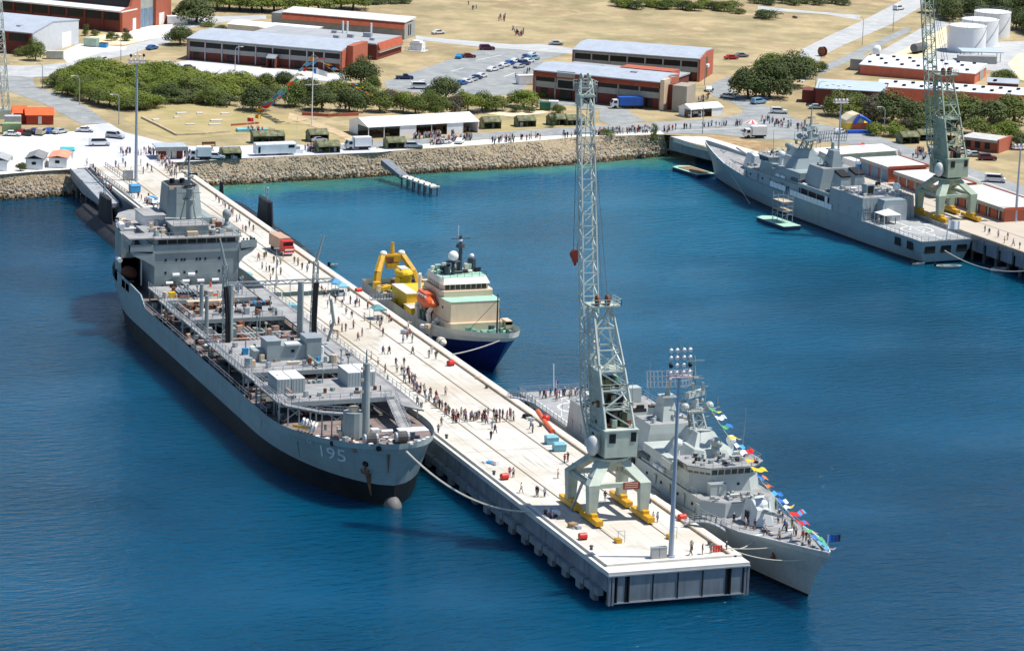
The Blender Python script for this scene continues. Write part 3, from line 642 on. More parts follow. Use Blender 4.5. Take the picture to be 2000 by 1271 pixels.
# raised port walkway and cross decks
mb=MB(DECKG); mb.prism([(12.3,-62),(12.9,-45),(12.9,38),(9.2,38),(9.2,-40),(9.6,-58)],10.2,10.45); mb.m(GREY)
for y in range(-58,38,6): mb.bar((12.5,y,8),(12.5,y,10.2),.2); mb.bar((9.5,y,7.4),(9.5,y,10.2),.2)
mb.build('port_walkway',oil)
mb=MB(GREY); mb.rail([(12.7,-60,10.45),(12.75,38,10.45)],1.1,.08,2.4); mb.build('walkway_rail',oil)
mb=MB(DECKG)
for (x0,x1,y0,y1,z) in ((-23.5,-4.5,176,189,4.0),(-25,-4.5,157,169,4.4),(-25.5,-4.5,112.5,137,4.8),(-25.5,-4.5,90,105,5.0)): mb.bx(*WB(x0,x1,y0,y1,z,z+.3)); 
mb.build('cross_deck',oil)
mb=MB(GREY)
for (x0,x1,y0,y1,z) in ((-23.5,-4.5,176,189,4.0),(-25,-4.5,157,169,4.4),(-25.5,-4.5,112.5,137,4.8),(-25.5,-4.5,90,105,5.0)):
    mb.bx(*WB(x0,x1,y0-.12,y0,z-.45,z+.32))
    for x in (x0+.3,(2*x0+x1)/3,(x0+2*x1)/3,x1-.3):
        for y in (y0+.4,y1-.4): mb.bar(wp(x,y,1.4),wp(x,y,z),.26)
    for x in (x0+.5,(x0+x1)/2): 
        mb.bar(wp(x,y0+.3,1.5),wp(x+(x1-x0)*.25,y0+.3,z),.16); mb.bar(wp(x+(x1-x0)*.5,y0+.3,1.5),wp(x+(x1-x0)*.25,y0+.3,z),.16)
mb.build('deck_support',oil)
mb=MB(STEEL)
for (x0,x1,y0,y1,z) in ((-23.5,-5,176,189,4.3),(-25,-5,157,169,4.7),(-25.5,-5,112.5,137,5.1),(-25.5,-5,90,105,5.3)): mb.rail([wp(x0+.1,y1,z),wp(x0+.1,y0+.1,z),wp(x1,y0+.1,z)],1.05,.075,1.9)
mb.build('cross_deck_rail',oil)
# shadowed tank-deck machinery and pipe runs
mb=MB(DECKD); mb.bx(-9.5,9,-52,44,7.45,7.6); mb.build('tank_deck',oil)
PIPE=[mat('pipe_grey_green',(.26,.33,.31),.6,var=.2),mat('pipe_pinkish',(.38,.25,.21),.7,var=.3),RUST,STEEL,GREY]
for grp,(xs_,z,r) in enumerate((((-7.5,-6.7,-5.9,-5.1),8.3,.26),((-1.6,-.8,0,.8,1.6),8.9,.24),((4.4,5.2,6.0),8.3,.28))):
    mb=MB()
    for i,x in enumerate(xs_): mb.m(PIPE[(grp*2+i)%5]).cyl((x,-52,z),(x,44,z),r,n=7)
    mb.build('cargo_pipe',oil)
mb=MB()
for y in (-36,-22,-6,-2,2,6,14,27):
    mb.m(rnd.choice(PIPE)); mb.cyl((-11,y,9.0),(9,y,9.0),.22,n=6)
mb.build('cross_pipe',oil)
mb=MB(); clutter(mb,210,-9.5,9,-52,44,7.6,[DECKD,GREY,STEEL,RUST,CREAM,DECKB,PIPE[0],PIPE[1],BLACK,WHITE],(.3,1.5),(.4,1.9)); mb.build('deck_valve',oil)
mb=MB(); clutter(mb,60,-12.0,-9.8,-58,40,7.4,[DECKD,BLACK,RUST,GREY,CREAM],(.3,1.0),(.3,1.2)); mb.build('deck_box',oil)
mb=MB(); clutter(mb,26,-9,8,-31,-9,11.1,[GREY,CREAM,RUST,STEEL,BLUEB,WHITE],(.3,1.2),(.4,1.5)); clutter(mb,24,-9.5,8,12.5,23.5,10.7,[GREY,CREAM,RUST,STEEL,WHITE,BLACK],(.3,1.2),(.4,1.3)); clutter(mb,24,-9.5,8,31.5,43.5,10.3,[GREY,CREAM,RUST,STEEL,ORANGE,BLACK],(.3,1.2),(.4,1.3)); mb.build('deck_equipment',oil)
mb=MB(WHITE)
for x,y,z in ((-5.2,45.2,10.6),(-1.8,45.2,10.9),(1.2,45.0,10.9),(4.3,45.2,10.9),(-3.8,45.5,12.2),(-.6,45.5,12.2)): mb.cyl((x-.7,y,z),(x+.7,y,z),.38,n=10); mb.m(GREY).bx(x-.5,x+.5,y-.1,y+.4,z-1.2,z-.3); mb.m(WHITE)
mb.build('life_raft_canister',oil)
mb=MB(YELB); mb.bx(-8.2,-7.0,33.2,34.5,10.3,11.4); mb.m(BLACK).bx(-6.7,-2.2,33,36,10.3,11.2); mb.m(STEEL)
for i in range(7): mb.bx(-6.5+i*.6,-6.2+i*.6,33.1,35.9,11.2,11.5)
mb.build('hose_rack',oil)
mb=MB(); clutter(mb,34,-9.8,8.5,-54,-41,11.35,[GREY,DECKD,RUST,STEEL,BLACK,PIPE[0]],(.25,.9),(.2,1.0)); clutter(mb,44,-10,8.6,-32,-9,11.15,[GREY,DECKD,RUST,STEEL,BLACK,PIPE[1]],(.25,.9),(.2,1.2)); clutter(mb,40,-10,8.6,12.5,23.6,10.75,[DECKD,RUST,BLACK,PIPE[0],PIPE[1],STEEL],(.25,1.0),(.3,1.3)); mb.build('deck_equipment',oil)
mb=MB()
for i in range(26): mb.m(rnd.choice([GREY,STEEL,CREAM,GREY])); x,y=rnd.uniform(-11,8.5),rnd.uniform(-50,42); z=7.6; h_=rnd.uniform(3,6.5); mb.cyl((x,y,z),(x,y,z+h_),.11,n=6); mb.cyl((x,y,z+h_),(x,y,z+h_+.35),.26,n=8)
mb.build('vent_post',oil)
mb=MB()
for x,y0,y1,z in ((-8.6,-52,-42,12.2),(7.6,-30,-10,12.0),(-9.2,12,24,11.6),(2.5,-32,-22,11.9),(-3.2,30,44,11.2)): mb.m(rnd.choice(PIPE)).cyl((x,y0,z),(x,y1,z),.2,n=7)
mb.build('deck_pipe',oil)
# hose saddles: bundles of ribbed hoses lying across
mb=MB()
for i in range(22): mb.m(rnd.choice([RUST,RUST,BLACK,DECKB])); x=-7+i*.36; mb.cyl((x,20.2,11.2),(x,21.8,11.2),.34,n=7)
for i in range(9): mb.m(rnd.choice([RUST,BLACK,BLUEB])); x=6+i*.36; mb.cyl((x,21.2,11.2),(x,22.8,11.2),.34,n=7)
mb.m(CREAM).bx(-7.4,1,22.4,24,10.7,11.9); mb.build('hose_bundle',oil)
# replenishment gantry
mb=MB(GREY)
for x in (-20.5,-6.9): mb.cyl(wp(x,139,2),wp(x,139,15.4),.62,.55,10)
mb.m(STEEL)
for zz in (15.1,15.8): mb.bar(wp(-21.4,139,zz),wp(-0.6,139,zz),.22)
for i in range(16): x=-21.2+i*1.3; mb.bar(wp(x,139,15.1 if i%2 else 15.8),wp(x+1.3,139,15.8 if i%2 else 15.1),.13)
mb.m(GREY)
for x in (-19,-16,-12,-9): mb.bar(wp(x,139,15.3),wp(x+.01,139,13.6),.12)
mb.build('gantry',oil)
for x,jx in ((-21.7,-1.5),(-5.0,1.8)):
    mb=MB(GREY); mb.lattice(wp(x,137.3,3),wp(x+jx*.25,137.3,19.5),1.0,.8,12,.14); mb.cyl(wp(x+jx*.25,137.3,19.5),wp(x+jx,137.2,24.6),.3,.16,6); mb.build('derrick',oil)
    mb=MB(BLACK)
    for dx in (-.22,.22): mb.path([wp(x+dx+.1,136.2,2.8),wp(x+dx,136.2,9),wp(x+dx+jx*.1,136.4,13),wp(x+jx*.25+dx,136.7,15.6)],.30,6)
    mb.build('fuel_hose',oil)
mb=MB(GREY)
for x,y in ((-22,150),(-3.2,152),(-20.3,160)): mb.cyl(wp(x,y,2),wp(x,y,11),.4,.36,8)
mb.build('kingpost',oil)
mb=MB(GREY); mb.path([wp(-3,134,5),wp(-2.2,133,9),wp(-3.2,132,13.5)],.3,6); mb.build('hose_crane',oil)
# winch house forward of the gantry
mb=MB(GREY); mb.bx(*WB(-18.9,-16.3,119.8,124,5.1,8.9)); mb.bx(*WB(-16.3,-11.4,120.3,124,5.1,7.9)); mb.bx(*WB(-11.4,-8.6,119.8,124,5.1,9.1)); mb.bx(*WB(-21,-18.9,121,124,5.1,7)); mb.m(WHITE).bx(*WB(-15.2,-12.6,120.0,121.6,7.9,8.25)); mb.m(STEEL).bx(*WB(-19,-16.2,119.7,124.1,8.9,9)); mb.bx(*WB(-11.5,-8.5,119.7,124.1,9.1,9.2)); mb.build('winch_house',oil)
mb=MB(BLACK); mb.bx(*WB(-14.2,-13.6,120.2,120.35,6.6,7.1)); mb.build('winch_house_window',oil)
mb=MB(GREY); mb.cyl(wp(-23.2,116.8,5.1),wp(-23.2,116.8,6.9),.75,n=10); mb.m(CREAM).cyl(wp(-7,117,5.1),wp(-7,117,6.6),.6,n=8); mb.build('capstan_drum',oil)
# containers
n=0
for x0,y0 in ((-23.9,96),(-21.3,96),(-10.4,98),(-7.8,98)):
    mb=MB(mat('container_grey_paint',(.42,.46,.46),.6,var=.05)); mb.bx(*WB(x0,x0+2.42,y0,y0+6.06,5.31,7.9)); mb.m(CANVAS).bx(*WB(x0+.03,x0+2.39,y0+.03,y0+6.03,7.9,7.95))  # white sheet on top paints in the sunlight on the roof
    mb.m(GREY)
    for i in range(9): mb.bx(*WB(x0-.03,x0,y0+.4+i*.62,y0+.62+i*.62,5.5,7.8))
    for i in range(4): mb.bx(*WB(x0+.25+i*.55,x0+.4+i*.55,y0-.04,y0,5.5,7.8))
    o=mb.build('container'); o.location=(OX,OY,WZ)
    tag(o,['pale grey container with white roof, outer of the pair on the tanker\'s starboard side','pale grey container with white roof, inner of the pair on the tanker\'s starboard side','pale grey container with white roof on the tanker, behind its foremast\'s left','pale grey container on the tanker nearest the wharf'][n],'container','containers on the tanker deck'); n+=1
# starboard catwalk, dropping to the forecastle
cw=[(-24.0,176,4.6),(-24.3,150,5.0),(-24.6,112,5.2),(-24.3,88,5.4),(-21.3,78,6.6),(-17,74.8,6.8)]
mb=MB(DECKG)
for a,b in zip(cw,cw[1:]):
    A,B=wp(*a),wp(*b); d=(B-A).normalized(); nn=Vector((-d.y,d.x,0))*.65; mb.add([A-nn,B-nn,B+nn,A+nn]+[p-Vector((0,0,.35)) for p in (A-nn,B-nn,B+nn,A+nn)],[(3,2,1,0),(4,5,6,7),(0,1,5,4),(2,3,7,6),(1,2,6,5),(3,0,4,7)])
mb.build('catwalk',oil)
mb=MB(STEEL)
for s in (-.6,.6): mb.rail([wp(a[0]+s,a[1],a[2]) for a in cw],1.05,.075,2.2)
for a in cw: mb.bar(wp(a[0],a[1],1.6),wp(*a),.22)
for a,b in zip(cw[1:],cw[2:]): 
    for t in (.33,.66): p=wp(*a).lerp(wp(*b),t); mb.bar(Vector((p.x,p.y,7.5)),p,.2)
mb.build('catwalk_rail',oil)
mb=MB(DECKG); A=wp(-4.5,92,5); B=wp(-8,73,3.8); mb.add([A+Vector((-1,0,0)),A+Vector((1,0,0)),B+Vector((1,0,0)),B+Vector((-1,0,0))],[(0,1,2,3)]); mb.add([p-Vector((0,0,.3)) for p in (A+Vector((-1,0,0)),A+Vector((1,0,0)),B+Vector((1,0,0)),B+Vector((-1,0,0)))],[(3,2,1,0)])
mb.m(STEEL)
for s in (-1,1): mb.rail([A+Vector((s,0,0)),B+Vector((s,0,0))],1.05,.075,1.6)
mb.build('forward_gangway',oil)
# forecastle: foremast on its house, windlass, bitts
mb=MB(GREY); mb.cyl(wp(-17.2,73.3,3.2),wp(-17.2,73.3,7.6),1.9,1.8,12); mb.m(CREAM).cyl(wp(-17.2,73.3,7.6),wp(-17.2,73.3,8.4),.9,n=10); mb.build('mast_house',oil)
mb=MB(GREY); mb.cyl(wp(-15.4,72.4,3.3),wp(-15.4,72.6,16),.78,.6,12); mb.cyl(wp(-15.4,72.6,16),wp(-15.4,72.6,18.3),.18,.1,6)
for z in (11,13,15): mb.bar(wp(-16.4,72.4,z),wp(-14.4,72.4,z),.12); mb.m(CREAM).box(wp(-16.2,72.2,z),(.5,.4,.5)); mb.m(GREY)
mb.bar(wp(-14.8,72.6,4),wp(-14.6,73,15),.1); mb.build('foremast',oil)
mb=MB(); clutter(mb,80,-20.5-OX,-7-OX,64-OY,80-OY,3.0-WZ,[CREAM,GREY,STEEL,RUST,DECKD,WHITE,DECKB],(.3,1.3),(.3,1.2)); mb.build('forecastle_gear',oil)
mb=MB(WHITE)
for i in range(5): mb.bar(wp(-24+i*.3,82+i*-.9,3.0),wp(-22.6+i*.3,83.8+i*-.9,4.0),.35)
mb.m(YEL).bar(wp(-25,82.5,3.2),wp(-23,79.5,3.4),.4); mb.build('accommodation_ladder',oil)
mb=MB(STEEL)
for x in (-16.5,-11): mb.cyl(wp(x-1.2,66,4.7),wp(x+1.2,66,4.7),.85,n=12); mb.m(DECKD).cyl(wp(x-.8,66,4.7),wp(x+.8,66,4.7),1.0,n=12); mb.m(STEEL)
mb.build('windlass',oil)
mb=MB(CANVAS); mb.bx(*WB(-10.5,-5.5,68,70.5,4.8,5.0)); mb.build('deck_awning',oil)
mb=MB(WHITE)
for t,s in ((.004,1),(.012,1),(.02,1),(.03,1),(.012,-1),(.024,-1),(.06,-1),(.075,-1)): p=opos(t,3.9,s); mb.box(p+Vector((-s*.3,.2,0)),(.8,.5,.35),.5)
mb.build('fairlead',oil)
# two-tone pump machinery under the gantry
mb=MB(); clutter(mb,40,-9,8,-8,12,7.6,[RUST,RUST,PIPE[1],BLACK,PIPE[0]],(.5,1.6),(.8,2.6)); mb.build('pump',oil)

# ------------------------------------------------------------------ frigates
def frigate(root, side, hullm, near):
    """side: the lateral sign that faces the camera"""
    sh=lambda t: 5.6+(2.6*(1-t/.42)**1.5 if t<.42 else 0)
    rows=[dict(y0=-50,y1=57,z=-2,B=6.6,tf=.5,pf=1.7,ef=1,ta=.3,pa=2,tr=.7),
          dict(y0=-51,y1=58.2,z=0,B=7.0,tf=.48,pf=1.8,ef=1,ta=.3,pa=2,tr=.75),
          dict(y0=-51.4,y1=58.3,z=.55,B=7.0,tf=.48,pf=1.8,ef=1,ta=.3,pa=2,tr=.75),
          dict(y0=-53.5,y1=58.8,z=lambda t:(.55+sh(t))*.5,B=7.3,tf=.42,pf=2,ef=1,ta=.3,pa=2,tr=.86),
          dict(y0=-57.5,y1=59.5,z=sh,B=7.45,tf=.38,pf=2,ef=.9,ta=.3,pa=2,tr=.92)]
    mb=MB(); pos=hull(mb,rows,[REDB,BLACKH,hullm,hullm],deck=DECKG,inset=.1,drop=.15); mb.build('hull',root)
    q=hullm
    # bow bulwark
    mb=MB(q)
    for s in (-1,1):
        ts=[0,.01,.03,.06,.1,.14,.18]; hh=[.9,.9,.85,.8,.6,.35,.05]
        for a,b,ha,hb_ in zip(ts,ts[1:],hh,hh[1:]):
            A,B=pos(a,3.999,s),pos(b,3.999,s); mb.add([A,B,B+Vector((s*.12,0,hb_)),A+Vector((s*.12,-.1,ha))],[(0,1,2,3)])
            mb.m(WHITE).bar(A+Vector((s*.12,-.1,ha)),B+Vector((s*.12,0,hb_)),.16); mb.m(q)
    mb.build('bulwark',root)
    mb=MB(STEEL)
    for s in (-1,1): mb.rail([pos(t,3.999,s)+Vector((-s*.25,0,-.1)) for t in (.18,.24,.3)],1.05,.06,2.2); 
    mb.build('guard_rail',root)
    # superstructure: 01 level, bridge, aft block, hangar
    Y=lambda y:y
    oct_=lambda x,y0,y1,c,ca=None: [(-x+c,y0),(x-c,y0),(x,y0+c),(x,y1-(ca or .1)),(x-(ca or .1),y1),(-x+(ca or .1),y1),(-x,y1-(ca or .1)),(-x,y0+c)]
    mb=MB(q); mb.prism(oct_(6.9,-27,18.2,3.2),5.4,8.3,top=oct_(6.6,-26.6,18.2,3.2)); mb.m(DECKG).prism(oct_(6.55,-26.5,18.2,3.2),8.3,8.36); mb.build('forward_house',root)
    mb=MB(q); mb.prism(oct_(6.3,-20.5,2,2.6),8.36,11.2,top=oct_(6.0,-20.0,2,2.6)); mb.prism(oct_(6.3,-20.4,-12.5,2.8),11.2,12.5,top=oct_(6.5,-20.7,-12.5,2.8)); mb.m(DECKG).prism(oct_(6.7,-21.0,-12.3,2.8),12.5,12.66); mb.build('bridge',root)
    mb=MB(GLASSG)
    import itertools
    def strip(a,b,n,z0,z1,o=.05):
        a,b=Vector(a),Vector(b); d=(b-a); nn=Vector((d.y,-d.x,0)).normalized()*o
        for i in range(n):
            p=a+d*(i/n+.08/n); r=a+d*((i+1)/n-.08/n); mb.add([p+nn+Vector((0,0,z0)),r+nn+Vector((0,0,z0)),r+nn*4+Vector((0,0,z1)),p+nn*4+Vector((0,0,z1))],[(0,1,2,3)])
    strip((-3.5,-20.45,0),(3.5,-20.45,0),6,11.35,12.3); strip((-6.35,-17.6,0),(-3.5,-20.45,0),4,11.35,12.3); strip((3.5,-20.45,0),(6.35,-17.6,0),4,11.35,12.3); strip((-6.35,-13,0),(-6.35,-17.6,0),3,11.35,12.3); strip((6.35,-17.6,0),(6.35,-13,0),3,11.35,12.3)
    mb.build('bridge_window',root)
    mb=MB(q)
    for s in (-1,1): mb.bx(min(s*6.2,s*7.5),max(s*6.2,s*7.5),-13,-9.2,10.4,10.6); mb.bx(min(s*7.4,s*7.5),max(s*7.4,s*7.5),-13,-9.2,10.6,11.7); mb.bx(min(s*6.2,s*7.5),max(s*6.2,s*7.5),-13.1,-13,10.6,11.7)
    mb.build('bridge_wing',root)
    mb=MB(q); mb.prism(oct_(4.6,-15.5,-3,1.6),11.2,13.6,top=oct_(3.2,-14,-4,1.2)); mb.build('director_deck',root)
    mb=MB(q); mb.cyl((0,-14,12.6),(0,-14,14.2),.8,.7,10); mb.sph((0,-14,15.0),1.0,(1,1,.9),12,8); mb.cyl((0,-14.7,15.0),(0,-15.4,15.0),.55,.62,12); mb.build('fire_director',root,True)
    # foremast
    mb=MB(GREY)
    mb.lattice((0,-9.0,11.2),(0,-5.0,18.0),2.6,1.7,4,.26,.14,up=(0,1,0),d0=2.8,d1=1.7)
    FM=len(mb.v)
    mb.m(q).box((0,.9,20.2),(3.4,3.0,.25)); mb.cyl((0,.9,20.4),(0,.9,22.2),.8,.6,10); mb.m(GREY)
    mb.rail([(-1.7,-.6,20.45),(1.7,-.6,20.45),(1.7,2.4,20.45),(-1.7,2.4,20.45),(-1.7,-.6,20.45)],.9,.06,1.5)
    for s in (-1,1): mb.bar((0,.9,19.6),(s*4.6,.9,20.6),.16); mb.bar((s*4.2,.9,20.3),(s*4.2,.9,22.3),.1); mb.m(q).sph((s*2.2,-.2,21.2),.75); mb.m(GREY)
    mb.cyl((0,.9,22.2),(0,1.6,29.3),.22,.1,6); mb.bar((-1.6,1.3,28.6),(1.6,1.3,28.6),.12); mb.bar((-2.4,1.0,24.2),(2.4,1.0,24.2),.14); mb.bar((-1.2,1.1,26),(1.2,1.1,26),.12)
    mb.v[FM:]=[(x,y-5.7,z-2.2) for x,y,z in mb.v[FM:]]; mb.build('foremast',root)
    mb=MB(q); mb.box((0,-4.8,20.4),(4.2,.8,1.0),.5); mb.build('surface_radar',root)
    mb=MB(q); mb.prism([(-2.6,-11.5),(2.6,-11.5),(2.6,-4.2),(-2.6,-4.2)],13.6,15.6,top=[(-1.5,-10),(1.5,-10),(1.5,-5),(-1.5,-5)]); mb.build('mast_house',root)
    mb=MB(GREY)
    for s in (-1,1):
        mb.bar((s*.3,-5.2,16.6),(s*3.6,-5.2,17.2),.16); mb.box((s*3.4,-5.2,17.2),(.5,.5,1.1)); mb.box((s*1.5,-7.6,14.2),(.9,.9,1.5)); mb.sph((s*1.6,-3.8,19.4),.5); mb.box((s*.9,-5.8,21.6),(.4,.4,1.4)); mb.bar((s*1.9,-4.8,18.6),(s*1.9,-4.8,21.2),.12)
    for z in (19.2,21.2,23.4): mb.bar((-1.5,-4.8,z),(1.5,-4.8,z),.14); mb.box((0,-4.8,z),(.9,.9,.3))
    mb.bar((0,-6.2,16.0),(0,-10.5,12.8),.12); mb.build('mast_antenna',root)
    for x,y,z,h in ((-6,-11.5,12.6,7),(6,-11.5,12.6,7),(-5,9.5,13.6,6),(5,9.5,13.6,6),(-6.3,19,10.8,6),(6.3,30,10.8,7)): mb=MB(GREY); mb.cyl((x,y,z),(x*1.05,y,z+h),.09,.04,5); mb.build('whip_antenna',root)
    for s in (-1,1): mb=MB(mat('boat_grey_tube',(.10,.11,.12),.7)); mb.path([(s*6.2,-1.5,9.3),(s*6.2,3.2,9.3)],.5,8); mb.path([(s*5.2,-1.5,9.3),(s*5.2,3.2,9.3)],.5,8); mb.m(ORANGE).box((s*5.7,0,9.1),(.7,2,.8)); mb.build('sea_boat',root)
    mb=MB(q)
    for s in (-1,1):
        for y in (-24,-18,-12,-6): mb.bx(min(s*6.86,s*6.98),max(s*6.86,s*6.98),y,y+.9,6.0,7.7)
        for y in (22,27,31): mb.bx(min(s*7.2,s*7.34),max(s*7.2,s*7.34),y,y+.8,6.0,7.6)
    mb.build('side_door',root)
    # after block with sloped sides, aft mast and the big air-search antenna
    mb=MB(q); mb.prism([(-5.4,2.6),(5.4,2.6),(5.4,10.4),(-5.4,10.4)],8.36,13.6,top=[(-4.3,3.2),(4.3,3.2),(4.3,10.0),(-4.3,10.0)]); mb.m(DECKG).bx(-4.25,4.25,3.25,9.95,13.6,13.66); mb.build('after_superstructure',root)
    mb=MB(q); mb.prism([(-1.5,4.6),(1.5,4.6),(1.5,9.2),(-1.5,9.2)],13.6,17.6,top=[(-.8,6.0),(.8,6.0),(.8,8.6),(-.8,8.6)]); mb.m(GREY).cyl((0,6.6,17.6),(0,6.6,19.4),.5,.4,10); mb.m(q).box((0,6.6,17.6),(2.6,2.6,.2)); mb.bar((-3.2,6.6,16.2),(3.2,6.6,16.2),.14); mb.build('after_mast',root)
    mb=MB(STEEL); 
    for i in range(13):
        a=-.95+i*1.9/12; x=4.1*math.sin(a)*1.2; y=5.3+1.6*(1-math.cos(a)); mb.bar((x,y,19.5),(x,y+.55,22.2),.13)
    for z in (19.5,20.4,21.3,22.2):
        pr=[(4.1*math.sin(-.95+i*1.9/8)*1.2,5.3+1.6*(1-math.cos(-.95+i*1.9/8))+(z-19.5)*.2,z) for i in range(9)]; mb.path(pr,.12)
    mb.bar((0,6.6,19),(0,5.6,20.9),.4); mb.build('air_search_radar',root)
    # funnels, black topped
    mb=MB(q); mt=MB(BLACK)
    for x,y in ((-2.6,13.2),(2.6,15.4)):
        b=[(x-1.7,y-2.4),(x+1.7,y-2.4),(x+1.7,y+2.6),(x-1.7,y+2.6)]; t=[(x-1.25,y-1.2),(x+1.25,y-1.2),(x+1.25,y+2.4),(x-1.25,y+2.4)]
        mb.prism(b,8.36,[13.6,13.6,12.8,12.8],top=t); mt.prism(t,[13.6,13.6,12.8,12.8],[14.2,14.2,13.2,13.2],top=[(p[0]*1.0,p[1]+.2) for p in t])
    mb.build('funnel',root); mt.build('funnel_cap',root)
    # hangar block flush with the side
    mb=MB(q); mb.prism([(-7.3,18.2),(7.3,18.2),(7.3,33.6),(-7.3,33.6)],5.45,10.8,top=[(-7.0,18.2),(7.0,18.2),(7.0,33.2),(-7.0,33.2)]); mb.m(DECKG).bx(-6.9,6.9,18.3,33.1,10.8,10.86)
    mb.m(q)
    for s in (-1,1): mb.bx(min(s*6.9,s*7.2),max(s*6.9,s*7.2),3,18.2,8.3,9.2)
    mb.build('hangar',root)
    mb=MB(q); mb.profy([(-3.3,5.5),(3.3,5.5),(3.3,9.6),(2.9,10.7),(-2.9,10.7),(-3.3,9.6)],33.5,36.4); mb.m(STEEL).bx(-2.6,2.6,36.38,36.48,5.6,9.3); mb.build('hangar_door_house',root)
    mb=MB(STEEL); mb.rail([(-6.8,33,10.86),(-6.8,18.5,10.86)],1.0,.06,2); mb.rail([(6.8,33,10.86),(6.8,18.5,10.86)],1.0,.06,2); mb.rail([(-6.8,33,10.86),(6.8,33,10.86)],1.0,.06,2)
    for x in (-6.2,-5,-4.2,4.2,5,6.2): mb.bar((x,33.7,5.6),(x,33.7,10.8),.12)
    for z in (6.5,7.6,8.7,9.8): mb.bar((-6.6,33.7,z),(-4,33.7,z),.1); mb.bar((4,33.7,z),(6.6,33.7,z),.1)
    mb.build('hangar_rail',root)
    mb=MB(q); mb.box((3.4,29.5,10.9),(2.2,2.2,2.6)); mb.m(BLACK).bx(2.6,4.2,30.6,30.66,11.2,13.2); mb.build('missile_launcher',root)
    mb=MB(WHITE); mb.sph((-3.2,31.4,12.9),.95,n=12,k=8); mb.m(q).cyl((-3.2,31.4,10.8),(-3.2,31.4,12.2),.4,n=8); mb.box((-3.2,31.4,10.86),(1.8,1.8,.8)); mb.build('satellite_dome',root,True)
    # flight deck
    mb=MB(mat('flight_deck_paint',(.34,.35,.35),.9,var=.12,scale=.4)); mb.prism([(-7.0,34),(7.0,34),(6.9,50),(6.7,59.3),(-6.7,59.3),(-6.9,50)],5.5,5.62); mb.build('flight_deck',root)
    mb=MB(mat('deck_line_paint',(.75,.75,.73),.9))
    for i in range(24):
        a,b=2*math.pi*i/24,2*math.pi*(i+1)/24
        for r0,r1 in ((3.5,3.9),(1.6,1.85)): mb.add([(r*math.cos(t),46.5+r*math.sin(t),5.632) for r,t in ((r0,a),(r1,a),(r1,b),(r0,b))],[(0,1,2,3)])
    mb.add([(-.15,36.5,5.632),(.15,36.5,5.632),(.15,58.5,5.632),(-.15,58.5,5.632)],[(0,1,2,3)])
    for s in (-1,1): mb.add([(s*5.6,37,5.632),(s*5.9,37,5.632),(s*5.6,58,5.632),(s*5.3,58,5.632)],[(0,1,2,3)]); mb.add([(s*5.9,40,5.634),(s*5.6,40.2,5.634),(0,55,5.634),(0,54.5,5.634)],[(0,1,2,3)])
    mb.add([(-6,36.6,5.633),(6,36.6,5.633),(6,36.9,5.633),(-6,36.9,5.633)],[(0,1,2,3)]); mb.build('deck_marking',root)
    mb=MB(STEEL); mb.rail([(-7.1,35,5.6),(-7.0,50,5.6),(-6.75,59.2,5.6),(6.75,59.2,5.6),(7.0,50,5.6),(7.1,35,5.6)],1.15,.07,2.0,3); mb.build('flight_deck_rail',root)
    mb=MB(BLACK)
    for x in (-4.4,-.1,4.2): mb.bx(x-1.35,x+1.35,58.98,59.16,2.7,4.7)
    for s in (-1,1):
        for y in (49.5,54.5): a=pos((y+57.5)/117,3.55,s); mb.bx(min(a.x,a.x+s*.12),max(a.x,a.x+s*.12),y-1.2,y+1.2,2.9,4.8)
    mb.build('mooring_opening',root)
    mb=MB(WHITE); mb.cyl((0,59,5.6),(0,59.6,10.6),.09,n=6); mb.build('ensign_staff',root)
    # gun
    mb=MB(q); mb.cyl((0,-32,5.9),(0,-32,6.5),2.3,2.2,16); mb.build('gun_ring',root)
    mb=MB(mat('gun_shield_paint',(.55,.58,.58),.5,var=.05)); GB=len(mb.v); mb.prism([(-1.5,-34),(1.5,-34),(1.9,-32.5),(1.9,-30),(1.2,-29.4),(-1.2,-29.4),(-1.9,-30),(-1.9,-32.5)],6.5,[8.3,8.3,9.3,9.3,8.9,8.9,9.3,9.3],top=[(-.9,-33.4),(.9,-33.4),(1.3,-32.4),(1.4,-30.2),(.9,-29.7),(-.9,-29.7),(-1.4,-30.2),(-1.3,-32.4)]); mb.sph((0,-31.6,8.4),1.5,(1,1.1,.8),12,8); mb.m(GREY).cyl((0,-33.5,8.2),(0,-40,9.0),.26,.16,8); mb.m(BLACK).bx(-2.0,-1.85,-32.4,-31.4,6.9,8.0); mb.v[GB:]=[(x*1.12,-32+(y+32)*1.1,6.4+(z-6.4)*1.35) for x,y,z in mb.v[GB:]]; mb.build('gun_turret',root,False)
    # boats, recess, vents, small gear
    mb=MB(BLACK); mb.bx(min(side*6.75,side*7.0),max(side*6.75,side*7.0),3.5,17.5,5.9,8.0); mb.build('boat_recess',root)
    mb=MB(STEEL)
    for y in (4.5,8,12,16): mb.bar((side*7.05,y,5.6),(side*7.05,y,8.2),.16)
    mb.rail([(side*7.1,3.5,5.6),(side*7.1,17.5,5.6)],1.1,.06,2,3); mb.build('boat_deck_rail',root)
    mb=MB(); clutter(mb,22,-5.2,5.2,-25.8,-21.5,8.36,[q,GREY,DECKG,q],(.3,.8),(.2,.6)); clutter(mb,36,-5.5,5.5,-19.5,-12.8,12.66,[q,GREY,STEEL,BLACK],(.2,.7),(.2,.8)); clutter(mb,30,-6.2,6.2,11,18,8.36,[q,GREY,STEEL,CREAM],(.3,1.2),(.4,1.2)); clutter(mb,34,-6.3,6.3,19,32,10.86,[q,GREY,STEEL,BLACK,CREAM],(.3,1.3),(.2,.9)); clutter(mb,12,-3.5,3.5,4,9,13.66,[q,GREY,STEEL],(.3,.9),(.3,1.2)); mb.build('deck_fitting',root)
